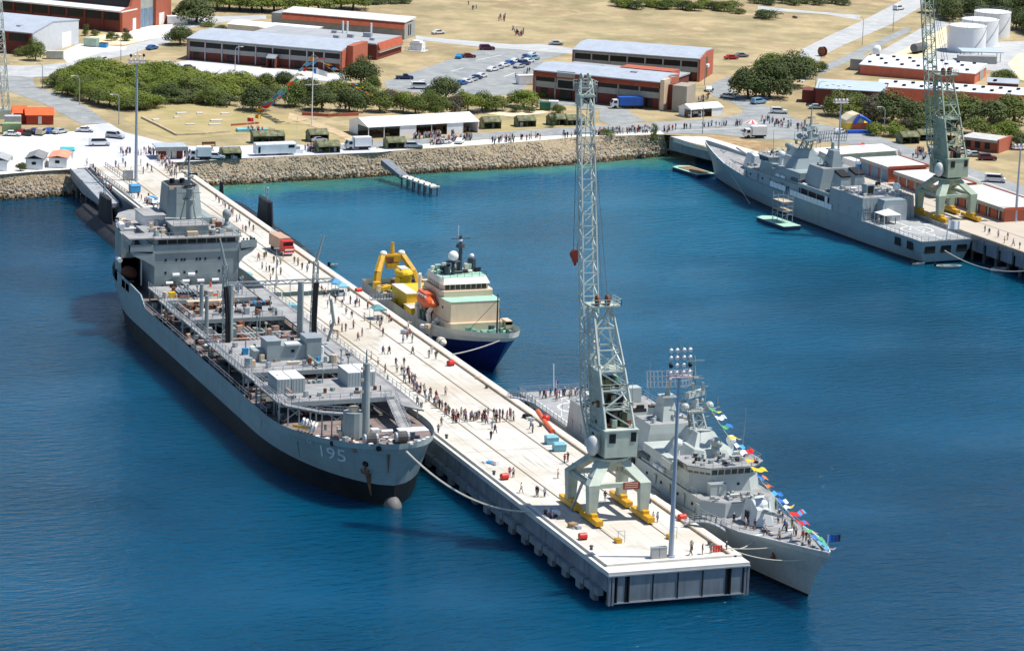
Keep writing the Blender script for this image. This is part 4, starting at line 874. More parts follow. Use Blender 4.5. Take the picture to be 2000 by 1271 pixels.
    mb=MB(); clutter(mb,34,-4.2,4.2,-46,-35.5,6.3,[GREY,STEEL,WOOD,CREAM],(.2,.8),(.2,.6)); clutter(mb,14,-1.6,1.6,-53,-47,7.2,[GREY,STEEL,BLACK],(.2,.6),(.2,.6)); mb.build('foredeck_gear',root)
    mb=MB(q); mb.bx(-4.2,-1.4,-22.2,-20.7,8.36,10.2); mb.m(STEEL).bx(-4.25,-1.35,-22.25,-20.7,10.2,10.3); mb.m(GREY); mb.bx(-2.85,-2.75,-22.26,-22.2,8.4,10.2); mb.build('deck_locker',root)
    mb=MB(WHITE)
    for s in (-1,1):
        mb.sph((s*4.8,-9.5,13.9),.85,n=10,k=7); mb.cyl((s*4.8,-9.5,11.2),(s*4.8,-9.5,13.2),.45,n=8)
        for y in (-8.5,-6,4.5): mb.cyl((s*6.5,y,9.0),(s*6.5,y+1.6,9.0),.4,n=8)
    mb.build('life_raft',root)
    mb=MB(GREY)
    for s in (-1,1):
        mb.bar((s*6.0,-18,8.4),(s*6.0,2,8.4),.05); mb.rail([(s*6.5,-22,8.36),(s*6.5,2.5,8.36)],1.05,.055,2.2)
    mb.rail([(-6.4,-20.6,12.66),(-3.4,-20.9,12.66),(3.4,-20.9,12.66),(6.4,-18,12.66),(6.4,-12.6,12.66)],.95,.05,1.8); mb.build('deck_rail',root)
    ports('porthole',root,[(x,-26.95+.0,z) for x,z in ()]+[(-1.8,-20.35,9.6),(1.5,-20.35,9.6)],(.4,.4),BLACK)
    ports('side_scuttle',root,[(side*6.85,y,7.0) for y in (-21,-15,-8,-2)],(.45,.45),BLACK,'x')
    return pos
fr1=thing('frigate','pale grey frigate with signal flags and crowded foredeck, moored at the wharf\'s seaward end','ship',(32.9,50,WZ))
fpos=frigate(fr1,-1,FRIG,True)
mb=MB(RUST); p=fpos(.09,3.3,-1); mb.cyl(p+Vector((0,0,.5)),p+Vector((-.25,-.1,-.6)),.28,n=8); mb.cyl(p+Vector((-.15,.5,-.5)),p+Vector((-.2,-.7,-.5)),.2,n=6); mb.build('anchor',fr1)
fr2=thing('frigate','darker grey frigate with twin funnels lying at the far right wharf, stern to the viewer','ship',(168.2,281.9,WZ),R_(184.9))
f2pos=frigate(fr2,1,FRIGD,False)
# pale dodgers laced along the far frigate's side rails
mb=MB(CANVAS)
for a,b,z in ((-10,-2.2,6.5),(0,20,6.1)):
    n=int((b-a)/1.6)
    for i in range(n):
        y0=a+i*(b-a)/n; mb.bx(7.42,7.5,y0+.05,a+(i+1)*(b-a)/n-.1,z-.5,z+.8)
mb.bx(7.4,7.52,16.8,17.8,6.8,8.4); mb.build('rail_dodger',fr2)

# ------------------------------------------------------------------ offshore support ship (blue hull, cream house)
tug=thing('support_ship','rescue ship with royal blue hull, cream deckhouse and yellow stern frame behind the wharf','ship',(34.6,170.5,WZ))
sh=lambda t: 4.6+(4.2*(1-t/.5)**1.3 if t<.5 else 0)
rows=[dict(y0=-23,y1=35.5,z=-2,B=6.3,tf=.45,pf=1.8,ta=.25,pa=2,tr=.6),dict(y0=-24.5,y1=36.5,z=0,B=6.8,tf=.42,pf=1.9,ta=.2,pa=2,tr=.8),
      dict(y0=-28.5,y1=37.5,z=lambda t:sh(t)*.5,B=7.2,tf=.36,pf=2,ef=.85,ta=.2,pa=2,tr=.9),dict(y0=-31.2,y1=38,z=lambda t:sh(t)-1.0-.7*min(1,t/.5),B=7.4,tf=.34,pf=2,ef=.72,ta=.2,pa=2,tr=.92),
      dict(y0=-33,y1=38,z=lambda t:sh(t)+1.1,B=7.5,tf=.33,pf=2,ef=.66,ta=.2,pa=2,tr=.92)]
mb=MB(); tpos=hull(mb,rows,[NAVY,NAVY,NAVY,CREAML],deck=GREEND,inset=.2,drop=1.1); mb.build('hull',tug)
zf=sh(.2)
mb=MB(CREAM); 
mb.prism([(-5.4,-14.6),(5.4,-14.6),(5.9,-12),(5.9,6),(-5.9,6),(-5.9,-12)],zf-1.2,zf+1.0); mb.prism([(-5.2,-13.6),(5.2,-13.6),(5.7,-11.5),(5.7,3),(-5.7,3),(-5.7,-11.5)],zf+1.0,zf+5.0,top=[(-5.0,-13.2),(5.0,-13.2),(5.5,-11.3),(5.5,3),(-5.5,3),(-5.5,-11.3)]); mb.build('deckhouse',tug)
mb=MB(GREENL); mb.prism([(-5.1,-13.3),(5.1,-13.3),(5.6,-11.3),(5.6,3),(-5.6,3),(-5.6,-11.3)],zf+5.0,[zf+5.05]*6); mb.build('boat_deck',tug)
mb=MB(CREAM); mb.prism([(-5.0,-8.8),(5.2,-8.8),(5.6,-7.4),(5.6,2.5),(-5.4,2.5),(-5.4,-7.4)],zf+5.05,zf+6.2); mb.prism([(-4.6,-7.6),(4.6,-7.6),(5,-6.2),(5,1.5),(-5,1.5),(-5,-6.2)],zf+6.2,zf+7.4); mb.build('wheelhouse',tug)
mb=MB(GLASSG)
for i in range(8): mb.bx(-4.4+i*1.1,-3.5+i*1.1,-7.68,-7.5,zf+6.3,zf+7.25)
for i in range(5):
    mb.bx(-5.06,-4.9,-5.6+i*1.3,-4.6+i*1.3,zf+6.3,zf+7.2)
mb.build('wheelhouse_window',tug)
mb=MB(CREAML); mb.prism([(-4.9,-8.0),(4.9,-8.0),(5.3,-6.4),(5.3,1.8),(-5.3,1.8),(-5.3,-6.4)],zf+7.4,zf+8.5,top=[(-4.4,-7.0),(4.4,-7.0),(4.8,-5.6),(4.8,1.8),(-4.8,1.8),(-4.8,-5.6)]); mb.m(GREENL).prism([(-4.3,-6.9),(4.3,-6.9),(4.7,-5.5),(4.7,1.7),(-4.7,1.7),(-4.7,-5.5)],zf+8.5,zf+8.55); mb.build('wheelhouse_roof',tug)
MASTD=mat('dark_mast_paint',(.05,.06,.075),.6)
mb=MB(MASTD); mb.cyl((.2,-3.2,zf+8.5),(.2,-3.0,zf+16.2),.5,.28,8); mb.cyl((.2,-3,zf+13.8),(.2,-3,zf+14.5),.95,.8,10); mb.bar((-1.8,-3,zf+15.6),(2.2,-3,zf+15.6),.13); mb.m(WHITE).sph((.2,-3,zf+15.2),.4); mb.cyl((-.3,-3,zf+16),(-.3,-3,zf+18.3),.06,n=5); mb.build('mast',tug)
mb=MB(MASTD); mb.cyl((-1.6,-4,zf+8.5),(-1.6,-4,zf+11.2),.4,.3,8); mb.bx(-3,-.2,-4.7,-3.3,zf+11.1,zf+11.3); mb.m(WHITE).sph((-1.6,-4,zf+12.3),1.05,n=14,k=9); mb.build('radome',tug,True)
mb=MB(); clutter(mb,34,-4.6,4.6,-4.5,1.4,zf+8.55,[MASTD,MASTD,BLACK,CREAML,GREENL,NAVY],(.4,1.3),(.6,1.9)); mb.m(MASTD).rail([(-4.6,-6.6,zf+8.55),(4.6,-6.6,zf+8.55)],1,.07,1.5); mb.cyl((3.4,-1,zf+8.5),(3.4,-1,zf+11),1.0,.8,10); mb.m(WHITE).sph((3.4,-1,zf+11.5),.5); mb.build('monkey_island_gear',tug)
mb=MB(MASTD); mb.cyl((-.1,-26.3,zf+.2),(-.1,-26.1,zf+9.3),.24,.12,8); mb.bar((-.1,-26.2,zf+8.2),(-4.6,-21,zf+.6),.07); mb.bar((1.2,-24.6,zf+.3),(1.0,-24.4,zf+6),.14); mb.bar((.4,-25,zf+.3),(.3,-25,zf+5),.12); mb.build('foremast',tug)
mb=MB(); clutter(mb,30,-4,4,-29,-18,zf+.1,[GREEND,GREEND,MASTD,GREENL,STEEL],(.4,1.5),(.4,1.4)); mb.build('windlass',tug)
ports('porthole',tug,[(x,-13.45,zf+1.8) for x in (-3.9,-1.6,-.7,.9,1.7,3.4)],(.42,.42),BLACK)
ports('side_porthole',tug,[(-5.66,y,zf+3.4) for y in (-10,-7.5,-4,-1)],(.42,.42),BLACK,'x')
mb=MB(CREAM); mb.bx(5.6,6.9,-16,-13.2,zf-.2,zf+1.4); mb.m(BLACK).bx(5.6,6.95,-16,-15.6,zf+.6,zf+1.2); mb.build('side_sponson',tug)
# orange lifeboat in davits, port side towards the wharf
mb=MB(ORANGE); mb.sph((-6.6,-3.4,zf+3.4),1,(1.7,4.4,1.35),14,9); mb.box((-6.6,-3.0,zf+4.35),(2.1,4.8,.8)); mb.m(WHITE); 
for i in range(5): mb.bx(-8.0,-7.6,-5.8+i*1.2,-5.5+i*1.2,zf+4.4,zf+4.75)
mb.build('lifeboat',tug)
mb=MB(CREAML)
for y in (.6,-6.4): mb.path([(-6.8,y,zf-2),(-7.4,y,zf+1.5),(-6.6,y,zf+2.6)],.5,6)
mb.cyl((-4,9,zf-1),(-4,9,zf+6.2),.32,n=8); mb.bar((-4,9,zf+6),(-5.5,5.5,zf+6.6),.35); mb.build('davit',tug)
mb=MB(CREAML)
for y in (1.5,-8.5): mb.path([(-7.35,y,zf-4.0),(-7.35,y,zf-1.2),(-6.6,y,zf+.2),(-5.9,y,zf+.6)],.55,6)
mb.build('fender_bracket',tug)
# working deck: yellow submersible hangar, cream bulwark, gear
zd=4.7
mb=MB(YELB); mb.bx(-6.2,3.4,10.5,20,zd,zd+3.6); mb.m(CREAML).bx(-6.3,-3.8,10.4,20.1,zd+3.6,zd+3.75); mb.bx(1.4,3.5,10.4,20.1,zd+3.6,zd+3.75); mb.bx(-3.8,1.4,10.4,11.8,zd+3.6,zd+3.76); mb.m(YELB).bx(-3.8,1.4,11.8,20.1,zd+3.6,zd+3.72); mb.build('yellow_hangar',tug)
mb=MB(YELB); mb.bx(-6.8,-3.4,6,10.5,zd,zd+1.6); mb.m(CREAML).bx(-6.85,-3.35,5.95,10.55,zd+1.6,zd+1.7); mb.build('yellow_winch_cover',tug)
mb=MB(YELB); mb.sph((-1.6,26.4,zd+4.6),1,(1.9,2.8,1.1),12,8); mb.bx(-2.9,-.3,25,28,zd+1.2,zd+3.7); mb.m(BLACK).bx(-2.6,-.6,24.9,28.1,zd+1.8,zd+2.6); mb.m(CREAML).bx(-2.6,-.9,25,28,zd+5.3,zd+5.7); mb.m(YEL)
for x in (-2.8,-.4): mb.bar((x,25.2,zd),(x,25.2,zd+1.3),.3); mb.bar((x,27.8,zd),(x,27.8,zd+1.3),.3)
mb.build('submersible',tug)
mb=MB(YEL)
for s in (-1,1): mb.path([(s*4.6-.6,33.5,zd),(s*3.9-.6,34.6,zd+4.2),(s*2.1-.6,37,zd+8.6)],.8,6); mb.m(WHITE).sph((s*2.0-.6,37,zd+9.0),.8); mb.m(YEL)
mb.bx(-2.7,1.5,36.5,37.5,zd+8.0,zd+8.8); mb.bx(-2.2,1.0,36.1,37.7,zd+6.6,zd+8.6); mb.bx(-1.9,.7,36.0,37.6,zd+4.6,zd+6.2); mb.m(RUST).bx(-2.1,-.6,36.0,36.1,zd+6.7,zd+8.1); mb.bx(-1.4,.4,36.3,37.4,zd+6.1,zd+6.7); mb.m(YEL).cyl((-.6,37,zd+8.6),(-.6,37.2,zd+12.2),.45,.36,8); mb.v=[(x,y,zd+(z-zd)*.72) for x,y,z in mb.v]; mb.build('stern_frame',tug)
mb=MB(); clutter(mb,80,-6.4,6.4,7,34,zd,[MASTD,BLACK,CREAM,YEL,RUST,STEEL,YEL],(.5,1.8),(.5,1.9)); mb.m(ORANGE).bx(-3.0,-1.6,8,10.5,zd,zd+2.6); mb.m(CREAML).cyl((2.5,8.5,zd),(2.5,8.5,zd+4.5),.9,.8,10); mb.bx(-2,6.4,4.5,8,zd,zd+3.8); mb.m(GREEND).bx(-6.5,-5,-1,1,zd+.5,zd+2.5); mb.m(REDB).bx(-6.6,-5.7,-4.5,-2,zd+1.2,zd+3.6); mb.build('deck_gear',tug)

# ------------------------------------------------------------------ submarines
def submarine(root,fy=0):
    N=26; mb=MB(SUBB); rings=[]
    for i in range(N+1):
        t=i/N; y=-38.5+77*t; r=3.9*(max(0,1-(1-min(1,t/.14))**2.4)**.5)*(1 if t<.62 else max(.04,1-((t-.62)/.38)**1.8))
        rings.append([(r*math.cos(a),y,-2.05+r*math.sin(a)+ (0 if t<.62 else .4*(t-.62))) for a in [2*math.pi*k/16 for k in range(16)]])
    vs=[p for r in rings for p in r]; fs=[(i*16+k,i*16+(k+1)%16,(i+1)*16+(k+1)%16,(i+1)*16+k) for i in range(N) for k in range(16)]
    mb.add(vs,[f[::-1] for f in fs]); mb.build('pressure_hull',root,True)
    mb=MB(SUBB); mb.prism([(-1.2,-34),(1.2,-34),(1.7,-28),(1.7,18),(.8,24),(-.8,24),(-1.7,18),(-1.7,-28)],1.2,2.15,top=[(-.7,-33),(.7,-33),(1.2,-28),(1.2,18),(.5,23),(-.5,23),(-1.2,18),(-1.2,-28)]); mb.build('casing',root)
    fo=lambda k,y0,y1:[(-.0,y0),(.75*k,y0+1.2),(1.0*k,y0+4),(.7*k,y1-2),(0,y1),(-.7*k,y1-2),(-1.0*k,y0+4),(-.75*k,y0+1.2)]
    mb=MB(SUBB); mb.prism(fo(1,-9.2+fy,3.2+fy),1.6,[7.6]*8,top=fo(.8,-8.4+fy,2.2+fy)); mb.build('fin',root)
    mb=MB(STEEL); mb.cyl((0,-5+fy,7.5),(0,-5+fy,10.2),.16,n=6); mb.cyl((0,-3.4+fy,7.5),(0,-3.4+fy,12),.08,n=5); mb.sph((0,-5+fy,10.4),.3); mb.build('periscope',root)
    mb=MB(SUBB); mb.prism([(-.16,32.5),(.16,32.5),(.16,36.5),(-.16,36.5)],-2,4.6,top=[(-.1,33.6),(.1,33.6),(.1,36.2),(-.1,36.2)]); mb.build('rudder',root)
s1=thing('submarine','black submarine with fin beside the shore end of the wharf, partly behind the tanker','submarine',(-6.0,284.5,WZ),math.pi); submarine(s1,-10)
s2=thing('submarine','black submarine with tall fin moored on the right side of the wharf','submarine',(29.6,291.5,WZ)); submarine(s2)
# ================================================================== CRANES AND WHARF FURNITURE
def portal_crane(root, P, L, boom, hook, tower_lean=(-1.6,2.6)):
    """four-legged portal crane; rails 8.8 m apart along local y. boom: tip in local space"""
    gx=4.4; fy=4.6
    for sx in (-1,1):
        for sy in (-1,1):
            mb=MB(P); x,y=sx*gx,sy*fy
            mb.prism([(x-.7,y-.6),(x+.7,y-.6),(x+.7,y+.6),(x-.7,y+.6)],1.5,6.2,top=[(x-.95,y-.75),(x+.95,y-.75),(x+.95,y+.75),(x-.95,y+.75)])
            hx,hy=sx*1.5,sy*1.5
            mb.prism([(x-.95,y-.75),(x+.95,y-.75),(x+.95,y+.75),(x-.95,y+.75)],6.2,9.4,top=[(hx-1.0,hy-1.0),(hx+1.0,hy-1.0),(hx+1.0,hy+1.0),(hx-1.0,hy+1.0)])
            mb.build('leg',root)
            mb=MB(YEL); b0=y-3.1; mb.bx(x-.6,x+.6,b0-.5,b0+6.7,.35,1.2); mb.prism([(x-.5,b0+1.6),(x+.5,b0+1.6),(x+.5,b0+4.6),(x-.5,b0+4.6)],1.15,1.7)
            mb.m(BLACK)
            for k in range(4): mb.cyl((x-.3,b0+.8+k*1.5,.36),(x+.3,b0+.8+k*1.5,.36),.36,n=10)
            mb.bx(x-.35,x+.35,b0-.25 if sy<0 else b0+6.2,b0 if sy<0 else b0+6.45,.4,1.0); mb.build('bogie',root)
    mb=MB(P)
    for s in (-1,1): mb.bx(s*gx-.4,s*gx+.4,-fy+.6,fy-.6,5.5,6.3); mb.bx(-gx+.9,gx-.9,s*fy-.35,s*fy+.35,5.55,6.25)
    mb.build('portal_beam',root)
    mb=MB(P); mb.cyl((0,0,9.3),(0,0,9.7),3.4,3.4,20); mb.m(BLACK).cyl((0,0,9.7),(0,0,10.1),2.7,2.7,20); mb.m(P).cyl((0,0,7.2),(0,0,9.3),1.2,2.2,12); mb.build('slewing_ring',root)
    mb=MB(P); mb.bx(-2.2,3.4,-3.6,4.0,10.1,14.4); mb.m(L).bx(-2.35,3.55,-3.75,4.15,14.4,14.6); mb.m(P).bx(-2.9,-2.2,-1.5,3.5,10.4,14); mb.build('machinery_house',root)
    mb=MB(GLASS); mb.bx(-1.5,-.4,-3.68,-3.58,12.5,14.0); mb.bx(2.2,3.1,-3.68,-3.58,12.6,14.1); mb.bx(-2.97,-2.88,-.6,.3,12.4,13.6); mb.build('house_window',root)
    mb=MB(mat('cab_pale_paint',(.52,.55,.55),.5)); mb.sph((-3.6,-1.9,11.9),1,(1.05,1.15,1.75),12,8); mb.build('operator_cab',root,True)
    # A-frame tower
    lx,ly=tower_lean; mb=MB(L); top=33.6
    base=[(-1.9,-2.9),(3.0,-2.9),(3.0,3.4),(-1.9,3.4)]; tp=[(-1.5+lx,-1.2+ly),(1.6+lx,-1.2+ly),(1.6+lx,1.2+ly),(-1.5+lx,1.2+ly)]
    mid=[(-1.8+lx*.45,-2.1+ly*.45),(2.5+lx*.45,-2.1+ly*.45),(2.5+lx*.45,2.4+ly*.45),(-1.8+lx*.45,2.4+ly*.45)]
    lev=[(14.6,base),(23.5,mid),(top,tp)]
    def at(z,k):
        for (z0,p),(z1,q) in zip(lev,lev[1:]):
            if z<=z1: t=(z-z0)/(z1-z0); return Vector((p[k][0]+(q[k][0]-p[k][0])*t,p[k][1]+(q[k][1]-p[k][1])*t,z))
    zs=[14.6,17.6,20.5,23.5,26.8,30.2,top]
    for a,b in zip(zs,zs[1:]):
        for k in range(4):
            mb.bar(at(a,k),at(b,k),.34); mb.bar(at(b,k),at(b,(k+1)%4),.2)
            mb.bar(at(a,k),at(b,(k+1)%4),.2) if zs.index(a)%2 else mb.bar(at(a,(k+1)%4),at(b,k),.2)
    mb.build('tower',root)
    mb=MB(P); A=[at(14.6,0),at(14.6,3),at(23.5,3),at(23.5,0)]; mb.add([p+Vector((-.05,0,0)) for p in A]+[p+Vector((.05,0,0)) for p in A],[(0,1,2,3),(7,6,5,4),(0,3,7,4),(1,5,6,2)]); mb.build('side_plate',root)
    mb=MB(P)
    for z in (17.6,20.5,23.5): 
        c=[at(z,k) for k in range(4)]; mb.prism([(p.x,p.y) for p in c],z-.08,z+.04)
        mb.m(L).rail([p+Vector((0,0,.05)) for p in c+[c[0]]],1.0,.09,1.5); mb.m(P)
    c=[at(top,k) for k in range(4)]; mb.prism([(c[0].x-.6,c[0].y-.8),(c[1].x+1.3,c[1].y-.8),(c[2].x+1.3,c[2].y+.4),(c[3].x-.6,c[3].y+.4)],top,top+.2); mb.m(L).rail([(c[0].x-.6,c[0].y-.8,top+.2),(c[1].x+1.3,c[1].y-.8,top+.2),(c[2].x+1.3,c[2].y+.4,top+.2)],1.0,.09,1.3); mb.build('platform',root)
    mb=MB(); clutter(mb,40,-1.5,2.5,-2.4,2.8,14.7,[RUST,BLACK,CREAM,P,OLIVE,DECKB],(.4,1.4),(.5,2.2))
    for z in (17.7,20.6): clutter(mb,22,-1.6+lx*.3,1.9+lx*.3,-1.7+ly*.4,1.9+ly*.4,z,[RUST,BLACK,CREAM,P,OLIVE,GREEND],(.4,1.3),(.5,1.9))
    mb.build('winch_machinery',root)
    for dx in (-.75,.95):
        mb=MB(RUST); p=Vector((lx+dx,ly-1.0,top+.95)); mb.cyl(p-Vector((.2,0,0)),p+Vector((.2,0,0)),.85,n=16); mb.m(P).bar((lx+dx,ly-1.0,top+.1),(lx+dx,ly-1.0,top+1),.4); mb.build('sheave',root)
    # jib
    p0=Vector((-2.6,1.2,11.0)); p1=Vector(boom); d=(p1-p0); q=p0+d*.12
    mb=MB(L); mb.lattice(p0,q,.7,2.6,3,.2,.12,up=(0,1,0),d0=.7,d1=2.0); mb.lattice(q,p0+d*.95,2.6,2.2,26,.21,.12,up=(0,1,0),d0=2.0,d1=1.7); mb.lattice(p0+d*.95,p1,2.2,1.8,2,.2,.14,up=(0,1,0),d0=1.7,d1=1.0); mb.build('jib',root)
    mb=MB(P); mb.box(p0+d*.955-Vector((0,0,.1)),(2.7,2.1,.3)); mb.bx(p0.x+d.x*.955-1.3,p0.x+d.x*.955-.7,p0.y+d.y*.955-1,p0.y+d.y*.955+1,p0.z+d.z*.955-1.5,p0.z+d.z*.955); mb.m(L).rail([p0+d*.965+Vector((x,y,.8)) for x,y in ((-1.6,-1.3),(1.6,-1.3),(1.6,1.3),(-1.6,1.3))],1,.09,1.5); mb.m(P)
    for s in (-.6,.6): mb.cyl(p1+Vector((s-.12,0,.3)),p1+Vector((s+.12,0,.3)),.7,n=14)
    mb.build('jib_head',root)
    CB=mat('steel_cable',(.10,.12,.14),.6,.4)
    mb=MB(CB); t0=Vector((lx,ly-1,top+1.5))
    for s in (-.7,0,.9): mb.bar(t0+Vector((s,0,0)),p0+d*.93+Vector((.9+s*.2,0,0)),.07)
    mb.build('luffing_rope',root)
    if hook:
        hz=hook; mb=MB(CB)
        for s in (-1.0,.9): mb.bar(p1+Vector((s-.2,0,.2)),(p1.x+s*.35-.5,p1.y,hz+1.6),.07)
        mb.build('hoist_rope',root)
        mb=MB(mat('red_hook_block',(.22,.035,.02),.6)); h=Vector((p1.x-.5,p1.y,hz)); mb.cyl(h+Vector((0,-.35,.9)),h+Vector((0,.35,.9)),.85,n=14); mb.prism([(h.x-.3,h.y-.33),(h.x+.3,h.y-.33),(h.x+.3,h.y+.33),(h.x-.3,h.y+.33)],hz-.4,hz+.9,top=[(h.x-.8,h.y-.33),(h.x+.8,h.y-.33),(h.x+.8,h.y+.33),(h.x-.8,h.y+.33)]); mb.cyl(h+Vector((0,0,-.9)),h+Vector((0,0,-.4)),.2,.25,8); mb.build('hook_block',root)
cr=thing('portal_crane','tall pale green portal crane standing on the seaward end of the main wharf','crane',(11.8,30.5,0))
portal_crane(cr,CRANE,CRANEL,(-1.2,13.5,68),38.6)
mb=MB(mat('red_sign_board',(.30,.07,.05),.6)); mb.bx(.6,3.4,-5.2,-5.08,5.2,6.4); mb.m(CREAM)
for z in (5.5,5.85,6.15): mb.bx(.9,3.1,-5.22,-5.2,z,z+.1)
mb.build('sign_board',cr)
mb=MB(STEEL); mb.rail([(-4.4,-4.4,6.3),(-4.4,4.4,6.3)],1.1,.09,1.8); mb.path([(-5.0,2.5,.2),(-4.9,-1.5,5.8)],.35); mb.build('access_stair',cr)
c2=W2(114.4,5.6)
cr2=thing('portal_crane','olive green portal crane behind the far right frigate','crane',(c2[0],c2[1],0),EA)
portal_crane(cr2,CRANE2,CRANE2,(-4.5,9,62),None,(-.8,3.2))
# the lattice jib cutting in at the left edge
g=G(14,232); lm=thing('lattice_mast','thin pale green lattice jib rising out of frame at the left edge','mast',(g.x,g.y,0))
mb=MB(CRANEL); mb.lattice((0,0,0),(-3.6,2,44),1.6,2.6,22,.2,.11); mb.build('lattice',lm)
mb=MB(CRANE); mb.lattice((-3.5,3,0),(-3.2,2,26),2.4,2.0,10,.24,.14); mb.build('tower',lm)
mb=MB(CRANE); mb.box((-1.5,1.5,0),(5,5,2.4)); mb.build('base',lm)

# ------------------------------------------------------------------ floodlight masts
def light_mast(loc,h,label,rows=4,r=.42,rz=0):
    root=thing('floodlight_mast',label,'light mast',loc,rz,'floodlight masts on the wharves')
    mb=MB(POLE); mb.cyl((0,0,0),(0,0,h),r,r*.5,14); mb.cyl((0,0,0),(0,0,.25),r*1.6,n=14); mb.build('pole',root,False)
    mb=MB(mat('pinkish_platform_paint',(.55,.47,.48),.6)); mb.bx(-2.0,2.0,-.7,.7,h,h+.15); mb.rail([(-2,-.7,h+.15),(2,-.7,h+.15),(2,.7,h+.15),(-2,.7,h+.15),(-2,-.7,h+.15)],.8,.05,1.3); mb.build('platform',root)
    mb=MB(STEEL); 
    for x in (-1.5,-.5,.5,1.5): mb.bar((x,0,h),(x,0,h+rows*1.15+.1),.1)
    for k in range(rows): mb.bar((-1.8,0,h+.55+k*1.15),(1.8,0,h+.55+k*1.15),.08)
    mb.bar((0,0,h),(0,0,h+rows*1.15+1.2),.07); mb.build('lamp_rack',root)
    for k in range(rows):
        for x in (-1.55,-.55,.6,1.6):
            mb=MB(WHITE if k!=1 or abs(x)<1 else BLACK); z=h+.75+k*1.15; mb.cyl((x,-.1,z),(x,-.38,z-.1),.24,.3,10); mb.sph((x,-.1,z+.04),.31,n=8,k=5); mb.build('floodlight',root)
    return root
G1=G(1310,1087); light_mast((G1.x,G1.y,0),28.4,'tall blue-grey floodlight mast at the seaward end of the wharf')
G2=G(265.5,352.6); light_mast((G2.x,G2.y,0),28.4,'tall blue-grey floodlight mast at the shore end of the wharf',2)
p=W2(51.5,13.1); light_mast((p[0],p[1],0),17.0,'floodlight mast rising behind the far right frigate\'s mast',1,.36)
p=W2(123.8,19.4); light_mast((p[0],p[1],0),17.5,'floodlight mast at the right edge beside the brick wharf sheds',1,.36)
p=G(540,630); root=thing('flagpole','thin grey pole on the wharf beside the tanker\'s gantry','pole',(G(539,563).x,G(539,563).y,0)); mb=MB(STEEL); mb.cyl((0,0,0),(0,0,8.5),.12,.08,8); mb.build('pole',root); mb=MB(STEEL); mb.box((0,0,8.3),(1.2,.3,.2)); mb.build('crossbar',root)

# ------------------------------------------------------------------ things standing on the main wharf
def simple(name,mb,label,cat,loc,rz=0,group=None,bevel=0):
    o=mb.build(name,None,bevel=bevel); o.location=loc; o.rotation_euler=(0,0,rz); return tag(o,label,cat,group)
def bin_box(px,py,m,s,label,lid=True,group='blue bins and booths on the wharf'):
    g=G(px,py); root=thing('storage_bin',label,'bin',(g.x,g.y,.01),rnd.uniform(-.15,.15),group)
    mb=MB(m); mb.prism([(-s[0]/2,-s[1]/2),(s[0]/2,-s[1]/2),(s[0]/2,s[1]/2),(-s[0]/2,s[1]/2)],.12,s[2],top=[(-s[0]/2-.06,-s[1]/2-.06),(s[0]/2+.06,-s[1]/2-.06),(s[0]/2+.06,s[1]/2+.06),(-s[0]/2-.06,s[1]/2+.06)]); mb.build('body',root)
    mb=MB(m); mb.prism([(-s[0]/2-.1,-s[1]/2-.1),(s[0]/2+.1,-s[1]/2-.1),(s[0]/2+.1,s[1]/2+.1),(-s[0]/2-.1,s[1]/2+.1)],s[2],s[2]+.22,top=[(-s[0]/2+.1,-s[1]/2+.2),(s[0]/2-.1,-s[1]/2+.2),(s[0]/2-.1,s[1]/2-.2),(-s[0]/2+.1,s[1]/2-.2)]); mb.build('lid',root)
    mb=MB(BLACK); mb.bx(-s[0]/2+.1,s[0]/2-.1,-s[1]/2+.2,-s[1]/2+.4,0,.14); mb.bx(-s[0]/2+.1,s[0]/2-.1,s[1]/2-.4,s[1]/2-.2,0,.14); mb.build('skid',root)
bin_box(1077,866,TEAL,(2.1,1.5,1.25),'pale blue lidded bin, farther of the pair by the frigate\'s hangar')
bin_box(1092,880,TEAL,(2.1,1.5,1.25),'pale blue lidded bin, nearer of the pair by the frigate\'s hangar')
bin_box(263,376,BLUEB,(2.3,1.8,1.7),'bright blue box near the foot of the shore-end floodlight mast')
bin_box(568,606,TEAL,(2.2,1.6,1.2),'pale blue bin close against the tanker\'s railing on the wharf')
bin_box(483,545,TEAL,(1.7,1.4,1.2),'small pale blue bin under the tanker\'s bridge wing')
def booth(px,py,m,w,label):
    g=G(px,py); root=thing('canopy',label,'canopy',(g.x,g.y,0),0,'blue bins and booths on the wharf')
    for x in (-w/2,w/2):
        for y in (-w/2,w/2): mb=MB(STEEL); mb.bar((x*.93,y*.93,0),(x*.93,y*.93,2.1),.08); mb.build('leg',root)
    mb=MB(m); mb.prism([(-w/2,-w/2),(w/2,-w/2),(w/2,w/2),(-w/2,w/2)],2.1,2.9,top=[(-.15,-.15),(.15,-.15),(.15,.15),(-.15,.15)]); mb.bx(-w/2,w/2,-w/2,-w/2+.02,1.85,2.1); mb.build('roof',root)
    mb=MB(WHITE); mb.box((0,-w*.2,0),(w*.7,.6,.75)); mb.build('table',root)
booth(655,570,BLUEB,2.6,'bright blue canopy on the wharf edge opposite the tanker gantry')
booth(668,577,TEAL,2.4,'pale blue canopy beside the bright blue one on the wharf edge')
booth(738,622,mat('dull_teal_canvas',(.12,.30,.33),.8),2.8,'dull teal canopy opposite the support ship\'s yellow stern deck')
